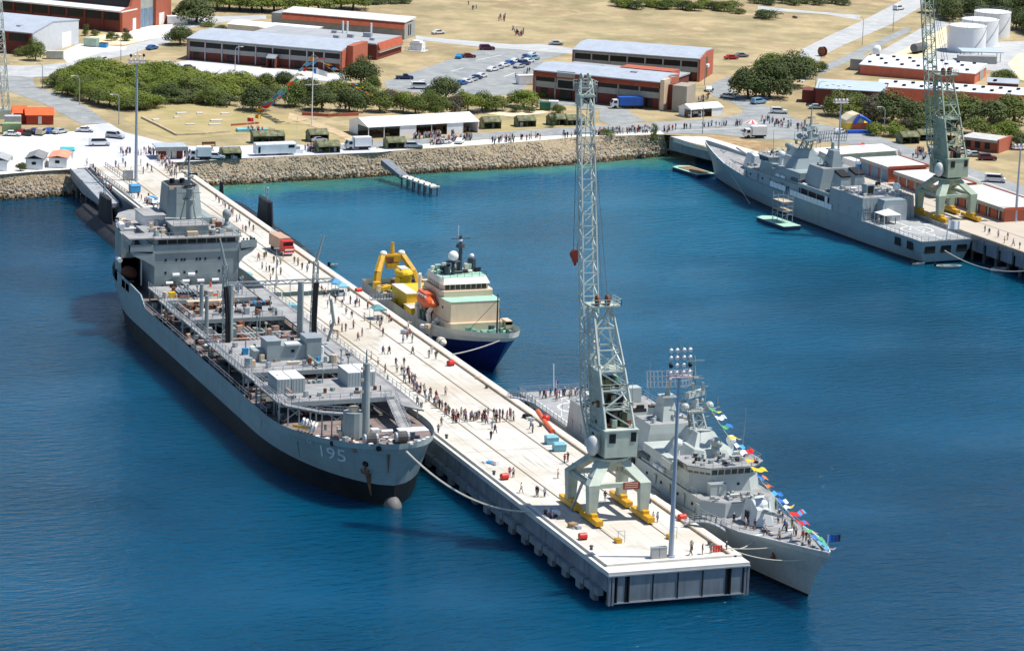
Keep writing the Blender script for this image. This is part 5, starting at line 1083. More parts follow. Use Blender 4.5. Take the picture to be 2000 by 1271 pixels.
# red exhibition truck
g=G(562,499); root=thing('box_truck','red fronted box truck with buff body parked on the wharf edge','truck',(g.x,g.y,0),R_(4))
mb=MB(RED); mb.bx(-1.25,1.25,-.2,1.6,.7,3.2); mb.bx(-1.2,1.2,-.9,-.2,.7,2.1); mb.build('cab',root,bevel=.08)
mb=MB(mat('buff_box_body',(.50,.32,.22),.7)); mb.bx(-1.3,1.3,1.8,8.4,.9,3.5); mb.build('box_body',root)
mb=MB(GLASS); mb.bx(-1.05,1.05,-.24,-.19,2.15,2.95); mb.build('windscreen',root)
mb=MB(WHITE); mb.bx(-1.0,1.0,-.93,-.9,1.25,1.6); mb.bx(-1.15,1.15,-.95,-.9,.55,.75); mb.build('front_panel',root)
for x in (-1.05,1.05):
    for y in (.6,5.8,7.0): mb=MB(BLACK); mb.cyl((x-.15,y,.5),(x+.15,y,.5),.5,n=12); mb.build('wheel',root)
# drums, orange hose boom, cabinets, rail stops
drums=[(1138,1053,'red drum lying by the wharf\'s left kerb near the end'),(985,936,'red drum by the wharf\'s left kerb abreast the tanker\'s mooring rope'),(1332,1016,'red drum on the right kerb behind the seaward floodlight mast'),(880,714,'red drum on the right kerb by the support ship\'s bow rope'),(700,572,'red drum on the right kerb behind the bright blue canopy')]
for x,y,l in drums:
    mb=MB(RED); mb.cyl((-.6,0,.55),(.6,0,.55),.55,n=14); mb.m(BLACK).bx(-.5,.5,-.5,-.35,0,.2); mb.bx(-.5,.5,.35,.5,0,.2); g=G(x,y); simple('hose_drum',mb,l,'drum',(g.x,g.y,0),rnd.uniform(0,.6),'red drums on the wharf kerbs')
mb=MB(ORANGE); pts=[G(1050,806),G(1056,815),G(1063,826),G(1072,837),G(1080,846)]; o0=pts[0]
mb.path([p-o0+Vector((0,0,.35)) for p in pts],.42,8); mb.m(RED).sph(pts[2]-o0+Vector((.6,.8,.6)),.75,n=10,k=6); simple('oil_boom',mb,'orange containment boom bundled along the wharf edge by the frigate\'s hangar','boom',o0)
mb=MB(mat('grey_cabinet',(.42,.42,.40),.6)); mb.bx(-1.25,1.25,-.35,.35,.05,1.7); mb.m(STEEL).bx(-1.3,1.3,-.4,.4,1.7,1.78); mb.m(BLACK); mb.bx(-.02,.02,-.37,-.35,.1,1.6); g=G(1286,1089); simple('switch_cabinet',mb,'grey electrical cabinet at the foot of the seaward floodlight mast','cabinet',(g.x,g.y,0))
mb=MB(mat('grey_cabinet',(.42,.42,.40))); mb.bx(-1.15,1.15,-.5,.5,.05,2.2); mb.m(STEEL).bx(-1.2,1.2,-.55,.55,2.2,2.3); g=G(250,352); simple('switch_cabinet',mb,'grey electrical cabinet at the foot of the shore-end floodlight mast','cabinet',(g.x,g.y,0))
for x,y,l in ((7.4,14.6,'yellow buffer with hoop at the end of the left crane rail'),(16.2,14.6,'yellow buffer with hoop at the end of the right crane rail')):
    mb=MB(YEL); mb.bx(-.45,.45,-.6,.6,.01,.7); mb.m(STEEL).path([(-.1,-.2,.7),(-.1,-.2,1.9),(1.0,-.2,1.9),(1.0,-.2,.02)],.07); simple('rail_stop',mb,l,'buffer',(x,y,0),0,'crane rail buffers')
mb=MB(RED)
for i in range(4): mb.bx(i*.42,i*.42+.3,-.1,.1,.02,1.05)
mb.m(WHITE).bx(-.1,1.8,-.05,.05,.5,.6); g=G(1392,1078); simple('barrier',mb,'red barrier at the wharf\'s right seaward corner','barrier',(g.x,g.y,0))
# swimming-pool-blue railings gate near the shore end
mb=MB(WHITE); mb.prism([(-1.2,-1.6),(1.2,-1.6),(1.2,2.0),(-1.2,2.0)],.5,1.5,top=[(-1.0,-1.2),(1.0,-1.2),(1.0,1.8),(-1.0,1.8)]); mb.m(BLUEB).bx(-.5,.5,-1.5,1.4,1.5,1.62); mb.m(BLACK)
for x in (-1,1):
    for y in (-1,1.4): mb.cyl((x-.1,y,.35),(x+.1,y,.35),.35,n=10)
g=G(300,398); simple('display_boat',mb,'white runabout on a trailer among visitors near the tanker\'s funnel','boat',(g.x,g.y,0),R_(15))
# gangways
def gangway(a,b,arch,label,w=1.1,mm=STEEL):
    a,b=Vector(a),Vector(b); o=a.copy(); root=thing('gangway',label,'gangway',tuple(o)); n=8; d=(b-a); nn=Vector((-d.y,d.x,0)).normalized()*w/2
    pts=[d*(i/n)+Vector((0,0,arch*4*(i/n)*(1-i/n))) for i in range(n+1)]
    mb=MB(mm)
    for p,q in zip(pts,pts[1:]): mb.add([p-nn,q-nn,q+nn,p+nn]+[r-Vector((0,0,.18)) for r in (p-nn,q-nn,q+nn,p+nn)],[(0,1,2,3),(7,6,5,4),(0,4,5,1),(2,6,7,3)])
    mb.build('walkway',root)
    for s in (-1,1): mb=MB(mm); mb.rail([p+nn*s for p in pts],1.05,.07,1.3,3); mb.build('handrail',root)
gangway((21.2,20.5,.4),(26.6,16.6,2.0-1.9),1.0,'grey arched gangway from the wharf to the near frigate\'s foredeck')
gangway((22,104,.4),(26.2,101,-.3),.3,'grey gangway from the wharf to the near frigate\'s flight deck')
gangway((22,255,.4),(28,262,-3.9),.0,'grey gangway down to the submarine on the wharf\'s right side')
gangway((22.4,186,.4),(27.6,187,.2),.0,'short brow between the wharf and the support ship\'s working deck')
gangway((1.5,127,.3),(-2.2,124,4.9),.0,'steep brow from the wharf up to the tanker\'s port walkway')
# wharf clutter
def clump(px,py,label,n,mats,spread,cat,name):
    g=G(px,py); mb=MB(); 
    for i in range(n): mb.m(mats[i%len(mats)]); mb.box((rnd.uniform(-spread,spread),rnd.uniform(-spread,spread)*1.4,.01+i*.003),(rnd.uniform(.7,1.3),rnd.uniform(.7,1.3),rnd.uniform(.15,.8)),rnd.uniform(0,1))
    simple(name,mb,label,cat,(g.x,g.y,0))
clump(1120,1030,'stack of grey pallets by the left kerb in front of the crane',4,[WOOD,STEEL],.5,'pallets','pallet_stack')
clump(1080,1008,'navy and white stall crates in the crane\'s shadow at the left kerb',5,[mat('cloth_navy_tarp',(.02,.03,.1)),WHITE,GREY],.9,'crates','crate_stack')
clump(958,905,'white and blue stall boxes by the left kerb abreast the rope',4,[WHITE,BLUEB,WHITE],.7,'boxes','box_stack')
clump(1040,818,'grey gear heap where the queue meets the frigate\'s gangway',5,[STEEL,BLACK,WHITE],.9,'gear','gear_heap')
clump(648,648,'coiled gear by the tanker\'s port brow',5,[RUST,STEEL,WOOD],.8,'gear','gear_heap')
clump(786,650,'grey timber ramp plank lying on the wharf before the support ship',2,[STEEL,CONCD],1.2,'planks','plank_stack')
clump(938,738,'white bagged fender gear on the right kerb by the queue',4,[CANVAS,CREAM],.7,'bags','bag_heap')
clump(830,640,'white bagged gear on the right kerb by the support ship\'s house',4,[CANVAS,CREAM],.7,'bags','bag_heap')
# crowd barrier panels beside the tanker
bp=None
for i in range(9):
    p=Vector((2.6+i*1.9,192.5+(i%2)*.3,0))
    if bp is None:
        mb=MB(mat('barrier_green',(.08,.14,.13),.6)); mb.bx(-.85,.85,-.03,.03,.25,1.15); mb.m(STEEL).path([(-.9,0,0),(-.9,0,1.2),(.9,0,1.2),(.9,0,0)],.06); bp=o=mb.build('crowd_barrier')
    else: o=bp.copy(); COL.objects.link(o)
    o.location=p; tag(o,f'dark crowd barrier panel across the wharf below the tanker\'s bridge, {ordn(i)} from its left end','barrier','crowd barriers across the wharf')
# linkspan at the shore end, left side
root=thing('linkspan','grey steel ramp pontoon beside the shore end of the wharf','ramp',(-2.7,324,0))
mb=MB(mat('linkspan_deck_paint',(.34,.36,.38),.8,var=.15)); mb.profx([(-17,-3.0),(-17,-2.0),(17,.1),(17,-2.0),(4,-3.6)],-1.7,1.9); mb.build('ramp_deck',root)
mb=MB(STEEL); mb.profx([(-17,-3.2),(-17,-1.7),(17,.5),(17,-.5)],-1.95,-1.7); mb.profx([(-17,-3.2),(-17,-1.7),(17,.5),(17,-.5)],1.9,2.15); mb.build('side_girder',root)
mb=MB(PILE); 
for y in (-10,2,12): mb.cyl((-1.2,y,-9),(-1.2,y,-2.5),.4,n=8); mb.cyl((1.2,y,-9),(1.2,y,-2.5),.4,n=8)
mb.build('support_pile',root)
# long handrails by the pedestrian ramp at the shore end
mb=MB(mat('dark_railing',(.10,.11,.12),.6)); mb.rail([(1.3,300,0),(1.0,342,0)],1.0,.1,2.4); simple('handrail',mb,'dark handrail along the left edge of the wharf\'s shore end','railing',(0,0,0))
mb=MB(mat('dark_railing',(.1,.11,.12))); mb.rail([(5.2,318,0),(5.0,344,0)],1.0,.1,2.4); simple('handrail',mb,'dark handrail between the two walkways at the wharf\'s shore end','railing',(0,0,0))
mb=MB(mat('dark_railing',(.1,.11,.12))); mb.rail([(22.0,336,0),(28.5,352,0)],1.0,.1,2.0); simple('handrail',mb,'dark handrail where the wharf\'s right edge meets the rock bank','railing',(0,0,0))
# small timber-piled jetty on the rock bank
a,b=G(752,312,-1),G(850,366,-3.6); d=(b-a); L_=math.hypot(d.x,d.y); root=thing('jetty','small old jetty of planks running off the rock bank','jetty',(a.x,a.y,0),math.atan2(d.y,d.x))
mb=MB(CONCL); 
for i in range(9): mb.bx(L_*.38+i*L_*.07,L_*.38+i*L_*.07+L_*.064,-1.3,1.3,-3.7,-3.35)
mb.build('deck_plank',root); mb=MB(CONCD); mb.prism([(0,-1.2),(L_*.4,-1.2),(L_*.4,1.2),(0,1.2)],[-2.4,-4.2,-4.2,-2.4],[-.9,-3.3,-3.3,-.9]); mb.build('ramp',root)
mb=MB(PILE)
for i in range(6):
    for s in (-1.1,1.1): mb.cyl((L_*.42+i*L_*.11,s,-8),(L_*.42+i*L_*.11,s,-3),.22,n=7)
mb.build('pile',root)
# ------------------------------------------------------------------ mooring ropes
def rope(pts,label,r=.11,sag=0,n=14):
    a,b=Vector(pts[0]),Vector(pts[-1]); mb=MB(ROPE); P=[]
    for i in range(n+1):
        t=i/n; P.append(a.lerp(b,t)+Vector((0,0,-sag*4*t*(1-t))))
    o=a.copy(); mb.path([p-o for p in P],r,5); return simple('mooring_rope',mb,label,'rope',tuple(o),0,'mooring ropes')
rope([(-12.4,59.4,4.0),(-.4,33,.3)],'thick pale mooring rope sagging from the tanker\'s bow to the wharf',.17,2.6)
rope([(30.5,4,.9),(22.4,6.5,.4)],'pale rope from the near frigate\'s bow to the wharf corner, steeper one',.1,.3)
rope([(33.0,-3,.9),(22.6,5.5,.4)],'pale rope from the near frigate\'s stem to the wharf corner, sagging one',.1,1.0)
rope([(28.6,10,.2),(22.4,7.5,.4)],'short pale rope from the near frigate\'s forecastle to the wharf corner',.1,.9)
rope([(33.2,138.4,2.4),(22.9,137,.4)],'white rope from the support ship\'s bow to the wharf\'s right edge',.12,.3)
p=W2(170,-1); rope([(172.5,222,-2.6),(p[0],p[1],.2)],'white mooring rope sagging from the far frigate\'s stern to the right',.12,3.0)
rope([(160.5,318,-.5),(157,296,-5.3)],'thin rope from the far frigate\'s bow down to the green pontoon',.07,.1)
# ------------------------------------------------------------------ pontoons and small boats at the far frigate
def pontoon(c,l,w,rz,topm,label,planks=False):
    root=thing('pontoon',label,'pontoon',(c[0],c[1],WZ),rz)
    mb=MB(mat('pontoon_navy',(.02,.028,.07),.5)); mb.prism([(-l/2,-w/2),(l/2-1.2,-w/2),(l/2,0),(l/2-1.2,w/2),(-l/2,w/2)],-.5,1.0,top=[(-l/2-.1,-w/2-.1),(l/2-1.1,-w/2-.1),(l/2+.1,0),(l/2-1.1,w/2+.1),(-l/2-.1,w/2+.1)]); mb.build('float',root)
    mb=MB(GREENL); mb.prism([(-l/2-.1,-w/2-.1),(l/2-1.1,-w/2-.1),(l/2+.1,0),(l/2-1.1,w/2+.1),(-l/2-.1,w/2+.1)],1.0,1.12); 
    mb.build('deck',root)
    if planks:
        mb=MB(WOOD)
        for i in range(5): mb.bx(-l/2+1,l/2-2.4,-w/2+.6+i*w*.16,-w/2+.6+i*w*.16+w*.1,1.12,1.3)
        mb.build('timber_deck',root)
    return root
g=G(1518,436,WZ+.5); pt=pontoon((g.x,g.y),13.5,4.6,R_(180-83),GREENL,'pale green decked pontoon with scaffolding alongside the far frigate')
sc_=thing('scaffold','small steel scaffold with planked platforms on the green pontoon','scaffold',(g.x+.8,g.y-1,WZ+1.12),R_(5))
mb=MB(STEEL)
for x in (-1.4,1.4):
    for y in (-2.4,0,2.4): mb.bar((x,y,0),(x,y,7.0),.11)
for z in (2.0,4.0,6.0): mb.path([(-1.4,-2.4,z),(1.4,-2.4,z),(1.4,2.4,z),(-1.4,2.4,z),(-1.4,-2.4,z)],.08)
for y in (-2.4,2.4): mb.bar((-1.4,y,0),(1.4,y,4),.07)
mb.build('frame',sc_); 
for z in (2.9,5.1): mb=MB(CONCB); mb.bx(-1.45,1.45,-2.5,2.5,z,z+.12); mb.build('platform',sc_)
g=G(1352,336,WZ+.5); pontoon((g.x,g.y),13,5.2,R_(180-80),WOOD,'pontoon with brown timber deck off the far frigate\'s bow',True)
def dinghy(px,py,m,l,rz,label):
    g=G(px,py,WZ); mb=MB(m); n=14; ring=[(l/2*math.cos(2*math.pi*i/n)*(1.1 if math.cos(2*math.pi*i/n)>0 else .95),l*.2*math.sin(2*math.pi*i/n)) for i in range(n)]
    inn=[(x*.8,y*.75) for x,y in ring]; z0,z1=-.1,.55
    mb.add([(x*.85,y*.7,z0) for x,y in ring]+[(x,y,z1) for x,y in ring]+[(x,y,z1) for x,y in inn]+[(x,y,.2) for x,y in inn],[(i,(i+1)%n,n+(i+1)%n,n+i) for i in range(n)]+[(n+i,n+(i+1)%n,2*n+(i+1)%n,2*n+i) for i in range(n)]+[(2*n+i,2*n+(i+1)%n,3*n+(i+1)%n,3*n+i) for i in range(n)]+[tuple(range(3*n,4*n))])
    mb.m(BLACK).box((-l*.45,0,.3),(.4,.5,.9)); mb.m(GREY).box((0,0,.2),(l*.3,l*.14,.4)); simple('dinghy',mb,label,'boat',(g.x,g.y,WZ),rz)
dinghy(1850,523,GREY,6.5,R_(-8),'grey inflatable workboat on the water under the far frigate\'s stern')
dinghy(1792,518,GREY,4.0,R_(10),'tiny grey tender by the far frigate\'s stern quarter')
dinghy(1950,528,WHITE,5.0,R_(0),'white dinghy floating near the right edge of the picture')
dinghy(650,521,GREY,2.8,R_(30),'small grey buoy boat afloat right of the wharf past the red truck')
# white canopy and ensign on the far flight deck
g=fr2.matrix_basis@Vector((2.6,37.5,5.65)); root=thing('marquee','small white peaked canopy on the far frigate\'s flight deck','canopy',(g.x,g.y,g.z),fr2.rotation_euler.z)
mb=MB(CANVAS); mb.prism([(-2.3,-2.3),(2.3,-2.3),(2.3,2.3),(-2.3,2.3)],2.2,3.3,top=[(-.1,-.1),(.1,-.1),(.1,.1),(-.1,.1)]); mb.build('roof',root)
for x in (-2.2,2.2):
    for y in (-2.2,2.2): mb=MB(WHITE); mb.bar((x,y,0),(x,y,2.25),.1); mb.build('leg',root)
# Yokohama fenders
fi=0
for x,y,l in ((25.2,171,'support ship amidships'),(25.4,160,'support ship\'s deckhouse'),(25.2,150,'support ship\'s shoulder'),(25.6,184,'support ship\'s working deck')):
    mb=MB(CREAML); mb.sph((0,0,0),1.0,(.9,1.9,.9),12,8); mb.m(BLACK)
    for yy in (-1,0,1): mb.cyl((0,yy-.06,0),(0,yy+.06,0),.93-.12*abs(yy),n=14)
    simple('fender',mb,f'pale cigar fender on the wharf side of the {l}','fender',(x,y,-3.0 if fi!=2 else -.2),0,'fenders beside the support ship'); fi+=1

# ================================================================== EAST WHARF
ew=thing('wharf','pale concrete wharf on the right, carrying the olive crane and brick sheds','wharf',(0,0,0))
def Wv(u,v,z): p=W2(u,v); return (p[0],p[1],z)
mb=MB(mat('buff_wharf_concrete',(.50,.44,.36),.9,var=.08,scale=.08)); mb.prism([W2(26,0),W2(300,0),W2(300,46),W2(26,16.5)],-1.3,.012); mb.build('deck_slab',ew)
mb=MB(CONCL); mb.prism([W2(-3,-6.5),W2(6,-6),W2(32,0),W2(32,6),W2(22,5),W2(0,3)],[-1.2,-1.2,-1.3,-1.3,-1.2,-1.0],[.05,.05,.02,.02,.05,.05]); mb.build('shore_ramp',ew)
mb=MB(FEND); mb.prism([W2(-3,-6.7),W2(32,-.3),W2(32,.1),W2(-3,-6.3)],-3.6,-.2); mb.build('ramp_side',ew)
mb=MB(CONCB); mb.prism([W2(32,0),W2(300,0),W2(300,.5),W2(32,.5)],-1.3,.3); mb.build('kerb',ew)
mb=MB(CONCD)
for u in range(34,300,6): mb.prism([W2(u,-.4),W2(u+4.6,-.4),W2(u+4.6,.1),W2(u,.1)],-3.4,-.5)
mb.build('fender_waling',ew)
mb=MB(PILE)
for u in range(34,260,5):
    for v in (1.2,5.5): mb.cyl(Wv(u,v,-9),Wv(u,v,-1.2),.4,n=7)
mb.build('pile_row',ew)
mb=MB(RAILS)
for v in (1.2,10.0): mb.prism([W2(36,v-.14),W2(280,v-.14),W2(280,v+.14),W2(36,v+.14)],-.1,.018)
mb.build('crane_rail',ew)
mb=MB(BLACK); mb.prism([W2(-6,3.2),W2(300,8.6),W2(300,9),W2(-6,3.6)],-7,-.05); mb.build('back_wall',ew)
# ================================================================== BUILDINGS (local x along the front, y away from the viewer)
def bld(name,label,px,py,ang,z0=0,cat='building'):
    g=G(px,py,z0); return thing(name,label,cat,(g.x,g.y,0),R_(ang))
def wall_box(root,x0,x1,y0,y1,h,m,name='wall'): mb=MB(m); mb.bx(x0,x1,y0,y1,0,h); return mb.build(name,root)
def barracks(root,L,D,h,bays,orange,skip=()):
    """two storeys: brick below, concrete band, window strip above, sloping metal roof"""
    mb=MB(BRICK); mb.bx(.3,L-.3,.25,D-.3,0,h*.98); mb.build('wall',root)
    mb=MB(CBAND); mb.bx(.3,L-.3,.05,.3,h*.40,h*.62); mb.bx(.3,L-.3,.0,.3,h*.88,h*.96); mb.build('spandrel',root)
    if orange: mb=MB(BANDO); mb.add([(.3,-.9,h*.80),(L-.3,-.9,h*.80),(L-.3,.3,h*1.02),(.3,.3,h*1.02),(.3,.3,h*.80),(L-.3,.3,h*.80)],[(0,1,2,3),(1,0,4,5),(0,3,4),(1,5,2)]); mb.build('fascia',root)
    w=L/bays
    for i in range(bays):
        mb=MB(GLASS); mb.bx(i*w+.45,(i+1)*w-.25,.12,.27,h*.635,h*.87); mb.build('window',root)
        if i%2==0 or i>bays-3: mb=MB(GLASS); mb.bx(i*w+w*.3,i*w+w*.62,.12,.27,h*.05,h*.36); mb.build('lower_window',root)
    for i in range(bays+1):
        mb=MB(STEEL if not orange else CBAND); x=min(max(i*w,.2),L-.2); mb.bx(x-.17,x+.17,-.12,.3,0,h*.93); mb.build('pilaster',root)
    mb=MB(ROOFL); ov=1.0; mb.profx([(-ov,h),(-ov,h+.3),(D*.5,h+1.5),(D+.3,h+1.0),(D+.3,h+.7),(D*.5,h+1.2)],-.2,L+.2)
    rf=mb.build('roof',root)
    mb=MB(mat('roof_seam_paint',(.46,.49,.55),.6))
    for i in range(int(L/3)): mb.profx([(-ov+.1,h+.31),(-ov+.1,h+.36),(D*.5,h+1.56),(D*.5,h+1.5)],i*3+1,i*3+1.12)
    mb.build('roof_seam',rf)
    mb=MB(BRICKO); mb.profx([(-.5,0),(-.5,h+.05),(D*.5,h+1.25),(D+.2,h+.75),(D+.2,0)],L-.05,L+.45); mb.profx([(-.3,0),(-.3,h+.05),(D*.5,h+1.25),(D+.2,h+.75),(D+.2,0)],-.4,.02); mb.build('end_wall',root)  # ends get the sunlit brick tone, the front wall the shaded one
    mb=MB(GLASS); mb.bx(L+.44,L+.52,D*.38,D*.55,.2,h*.93); mb.m(WHITE).bx(L+.45,L+1.2,D*.4,D*.53,h*.5,h*.62); mb.build('stair_window',root)
a=bld('barracks','long two storey block with pale sloping roof behind the green thicket',367.6,116,-39); barracks(a,49,18,6.2,9,False)
mb=MB(BRICKO); mb.prism([(49.5,3),(51.5,3),(51.5,15),(49.5,15)],0,7.6); mb.build('end_bay',a)
mb=MB(STEEL); mb.profx([(-3.4,3.0),(-1.6,3.9),(.1,3.0),(.1,2.8),(-1.6,3.7),(-3.4,2.8)],26.5,29.5); mb.m(BRICK).bx(26.6,26.9,-3.3,-.1,0,2.8); mb.bx(29.1,29.4,-3.3,-.1,0,2.8); mb.build('porch',a)
b=bld('barracks','long two storey brick block with red end walls at the foot of the dry field',1121,98,-35.7,6.7); barracks(b,38.3,18,6.7,7,False)
c=bld('barracks','two storey block with orange fascia and grey end tower behind the near crane\'s jib',1045,137,-43.7,7.7); barracks(c,38.3,13,7.6,6,True)
mb=MB(CREAM); mb.bx(38.6,39.8,-1.2,4,0,8.6); mb.m(mat('taupe_render',(.36,.31,.25),.85,var=.06)); mb.bx(42.2,46.5,-1.0,6,0,7.4); mb.m(BRICK).bx(39.8,42.2,2,6,0,7.0); mb.build('stair_tower',c)
mb=MB(ROOFG); mb.bx(1,37,13.3,27,6.6,7.0); mb.m(BRICKO).bx(20,36,15,21,7.0,8.6); mb.m(STEEL).box((14,14.5,7),(2,1.6,1.5)); mb.bx(27,29,5,6.5,8.2,9.2); mb.m(BRICK).bx(1.3,36.7,13.4,26.7,0,6.6); mb.build('rear_wing',c)
mb=MB(CBAND); mb.bx(7.0,12.5,-.6,.1,3.0,8.2); mb.m(GLASS).bx(7.4,12.1,-.65,-.5,3.4,5.6); mb.bx(8,11.5,-.4,.12,0,2.6); mb.build('entrance_bay',c)
d=bld('office_block','long low block with orange sloping fascia and white roof at the field\'s left edge',530,25,-40.7,5)
mb=MB(CBAND); mb.bx(0,46,.2,9,0,5); mb.build('wall',d); mb=MB(BANDO); mb.add([(4,-.9,3.4),(46,-.9,3.4),(46,.2,5.3),(4,.2,5.3),(4,.2,3.4),(46,.2,3.4)],[(0,1,2,3),(1,0,4,5),(0,3,4),(1,5,2)]); mb.build('fascia',d)
mb=MB(mat('offwhite_roof',(.62,.60,.56),.7)); mb.profx([(0,5.3),(0,5.5),(9.3,6.3),(9.3,5.8)],3.5,46.2); mb.build('roof',d)
mb=MB(GLASS); mb.bx(46.0,46.1,3.2,3.9,1,4.4); mb.bx(46.0,46.1,4.8,5.5,1,4.4); mb.build('window',d)
e=bld('workshop','flat grey roofed workshop with orange band between the two barracks rows',735,118,-40.7)
e.location.x-=42*math.cos(R_(-40.7)); e.location.y-=42*math.sin(R_(-40.7))
mb=MB(BRICK); mb.bx(0,42,.2,20,0,4.6); mb.build('wall',e); mb=MB(BANDO); mb.add([(42.9,1,2.9),(42.9,19.5,2.9),(41.9,19.5,5.1),(41.9,1,5.1),(41.9,1,2.9),(41.9,19.5,2.9)],[(0,1,2,3),(0,4,5,1),(0,3,4),(1,5,2)]); mb.m(CREAML).bx(42.0,42.6,1,19.5,2.1,2.9); mb.build('fascia',e)
mb=MB(ROOFG); mb.bx(-.3,41.9,-.1,20.3,4.6,5.0); mb.build('roof',e)
for x,y,s in ((30,8,1.2),(34,12,1.6),(22,14,1.0),(38,6,.9),(27,4,1.1)): mb=MB(STEEL); mb.box((x,y,5),(s*1.6,s,s*.8)); mb.build('roof_unit',e)
for x,y in ((24,16),(25.5,16),(33,17)): mb=MB(WHITE); mb.cyl((x,y,5),(x,y,8.6),.28,n=8); mb.build('vent_pipe',e)
f=bld('shed','white roofed shed, left one of the pair beside the long grey workshop',445,66,-40); mb=MB(CREAML); mb.bx(0,15,0,10,0,3); mb.build('wall',f); mb=MB(CANVAS); mb.profx([(-.3,3),(-.3,3.1),(5,3.7),(10.3,3.1),(10.3,3)],-.3,15.3); mb.build('roof',f)
f=bld('shed','white roofed shed, right one of the pair beside the long grey workshop',508,74,-40); mb=MB(CREAML); mb.bx(0,16,0,12,0,3.2); mb.build('wall',f); mb=MB(CANVAS); mb.profx([(-.3,3.2),(-.3,3.3),(6,3.9),(12.3,3.3),(12.3,3.2)],-.3,16.3); mb.build('roof',f)
for k in range(5): pass
f=bld('hut','small white plant hut at the grey workshop\'s right end',800,99,-40); mb=MB(WHITE); mb.bx(0,4,0,3,0,2.6); mb.bx(.4,3.2,.3,2.6,2.6,3.1); mb.bx(-1,5,-1.2,3.4,0,.15); mb.build('wall',f); mb=MB(STEEL); mb.rail([(-1,-1.2,.15),(5,-1.2,.15),(5,3,.15)],1,.08,1.2); mb.build('railing',f)
# brick hangar, upper left
h=bld('hangar','big red brick hangar with white fascia at the upper left corner',237,64,-45); 
mb=MB(BRICK); mb.bx(-48,0,.2,9,0,6.3); mb.bx(-48,-1,9,30,0,12.5); mb.build('wall',h)
for i in range(7): mb=MB(GLASS); mb.bx(-6.6-i*6.6,-1.1-i*6.6,.05,.22,3.6,6.0); mb.build('window',h); mb=MB(BRICK); mb.bx(-7.1-i*6.6,-6.5-i*6.6,-.15,.3,0,6.2); mb.build('pilaster',h)
mb=MB(WHITE); mb.bx(-48.3,.4,-.6,9,6.3,6.75); mb.build('roof',h)
mb=MB(GLASS); mb.bx(-48,-1.5,8.8,9.02,7.2,11.8); mb.build('clerestory',h)
mb=MB(BRICKO); mb.profx([(0,0),(0,6.8),(5,7.6),(8,12.6),(11,13),(11,0)],-.5,.35); mb.profx([(20.5,0),(20.5,13),(30,13),(30,0)],-.8,.35); mb.build('gable_wall',h)
mb=MB(mat('grey_cladding',(.36,.37,.34),.7)); mb.bx(-1.2,-.6,11,20.5,0,13); mb.build('cladding',h)
for y in (11.6,14.6,17.6): mb=MB(mat('blue_grey_door',(.16,.24,.33),.6)); mb.bx(-.62,-.5,y,y+2.5,0,6.0); mb.build('door',h)
for y,w_ in ((6.2,2.0),(22.4,3.2)): mb=MB(WHITE); mb.bx(.34,.42,y,y+w_,0,3.8); mb.build('roller_door',h)
# grey shed, left edge
s_=bld('shed','light grey metal shed with brick front at the left edge below the hangar',63,108,-42)
mb=MB(BRICK); mb.bx(-30,0,.2,27.5,0,6.2); mb.build('wall',s_)
mb=MB(mat('pale_cladding',(.55,.57,.60),.6,var=.04)); mb.profx([(0,0),(0,6.5),(12,8.6),(27.7,7.3),(27.7,0)],-.2,.3); mb.build('side_wall',s_)
mb=MB(ROOFL); mb.profx([(-.8,6.4),(-.8,6.7),(12,8.9),(28,7.6),(28,7.3),(12,8.6)],-30,.45); mb.build('roof',s_)
for x,y in ((-7,5),(-11,8),(-15,5)): mb=MB(ROOFG); mb.box((x,y,7.4),(1.4,2.2,.5)); mb.build('skylight',s_)
mb=MB(WHITE); mb.bx(.3,.38,17,23,0,4.6); mb.build('roller_door',s_)
mb=MB(GLASS)
for i in range(3): mb=MB(GLASS); mb.bx(-8-i*8,-1.5-i*8,.02,.22,3.8,5.8); mb.build('window',s_)
# east warehouses
def warehouse(root,L,D,h,wm,rows,vents=True,rm=None):
    mb=MB(wm); mb.bx(0,L,0,D,0,h); mb.build('wall',root)
    mb=MB(rm or mat('near_white_roof',(.68,.71,.76),.6,var=.04,streak=.05)); mb.profx([(-.4,h),(-.4,h+.2),(D*.6,h+1.2),(D+.3,h+.9),(D+.3,h)],-.3,L+.3); mb.build('roof',root)
    if vents:
        for r in range(rows):
            for i in range(int(L/5)):
                y=D*(.18+.3*r); x=2.2+i*5+(2.4 if r%2 else 0)
                if x<L-1: mb=MB(BLACK); z=h+.25+ (y/D/.6)*.9 if y<D*.6 else h+1.1; mb.cyl((x,y,z-.1),(x,y,z+.45),.5,.62,10); mb.build('roof_vent',root)
w1=bld('warehouse','orange brick warehouse with dotted white roof, farther of the two beyond the trees',1679,146,-39.3); SALM=mat('salmon_cladding',S(206,116,92),.8,var=.08,streak=.15); warehouse(w1,35.2,18,3.0,SALM,3)
mb=MB(CBAND); mb.bx(-5,-.2,8,18,0,3.4); mb.build('side_shed',w1); mb=MB(CBAND); mb.bx(35.2,35.4,7,13,0,3.6); mb.build('roller_door',w1)
w2=bld('warehouse','orange brick warehouse with dotted white roof, nearer of the two behind the trees',1716,170,-30.1,5); warehouse(w2,60,9,5,SALM,2)
w3=bld('warehouse','dark red brick warehouse with blue grey roof beside the round dark trees',1592,207,-29); mb=MB(BRICK); mb.bx(0,19.5,0,13,0,5); mb.build('wall',w3); mb=MB(mat('bluegrey_roof',(.44,.52,.60),.6,var=.06)); mb.profx([(-.3,5),(-.3,5.2),(13.3,5.9),(13.3,5)],-.2,19.7); mb.build('roof',w3)
for i in range(5): mb=MB(WHITE); mb.box((3+i*1.6,4+i%2*2,5.4),(.9,.9,.35)); mb.build('skylight',w3)
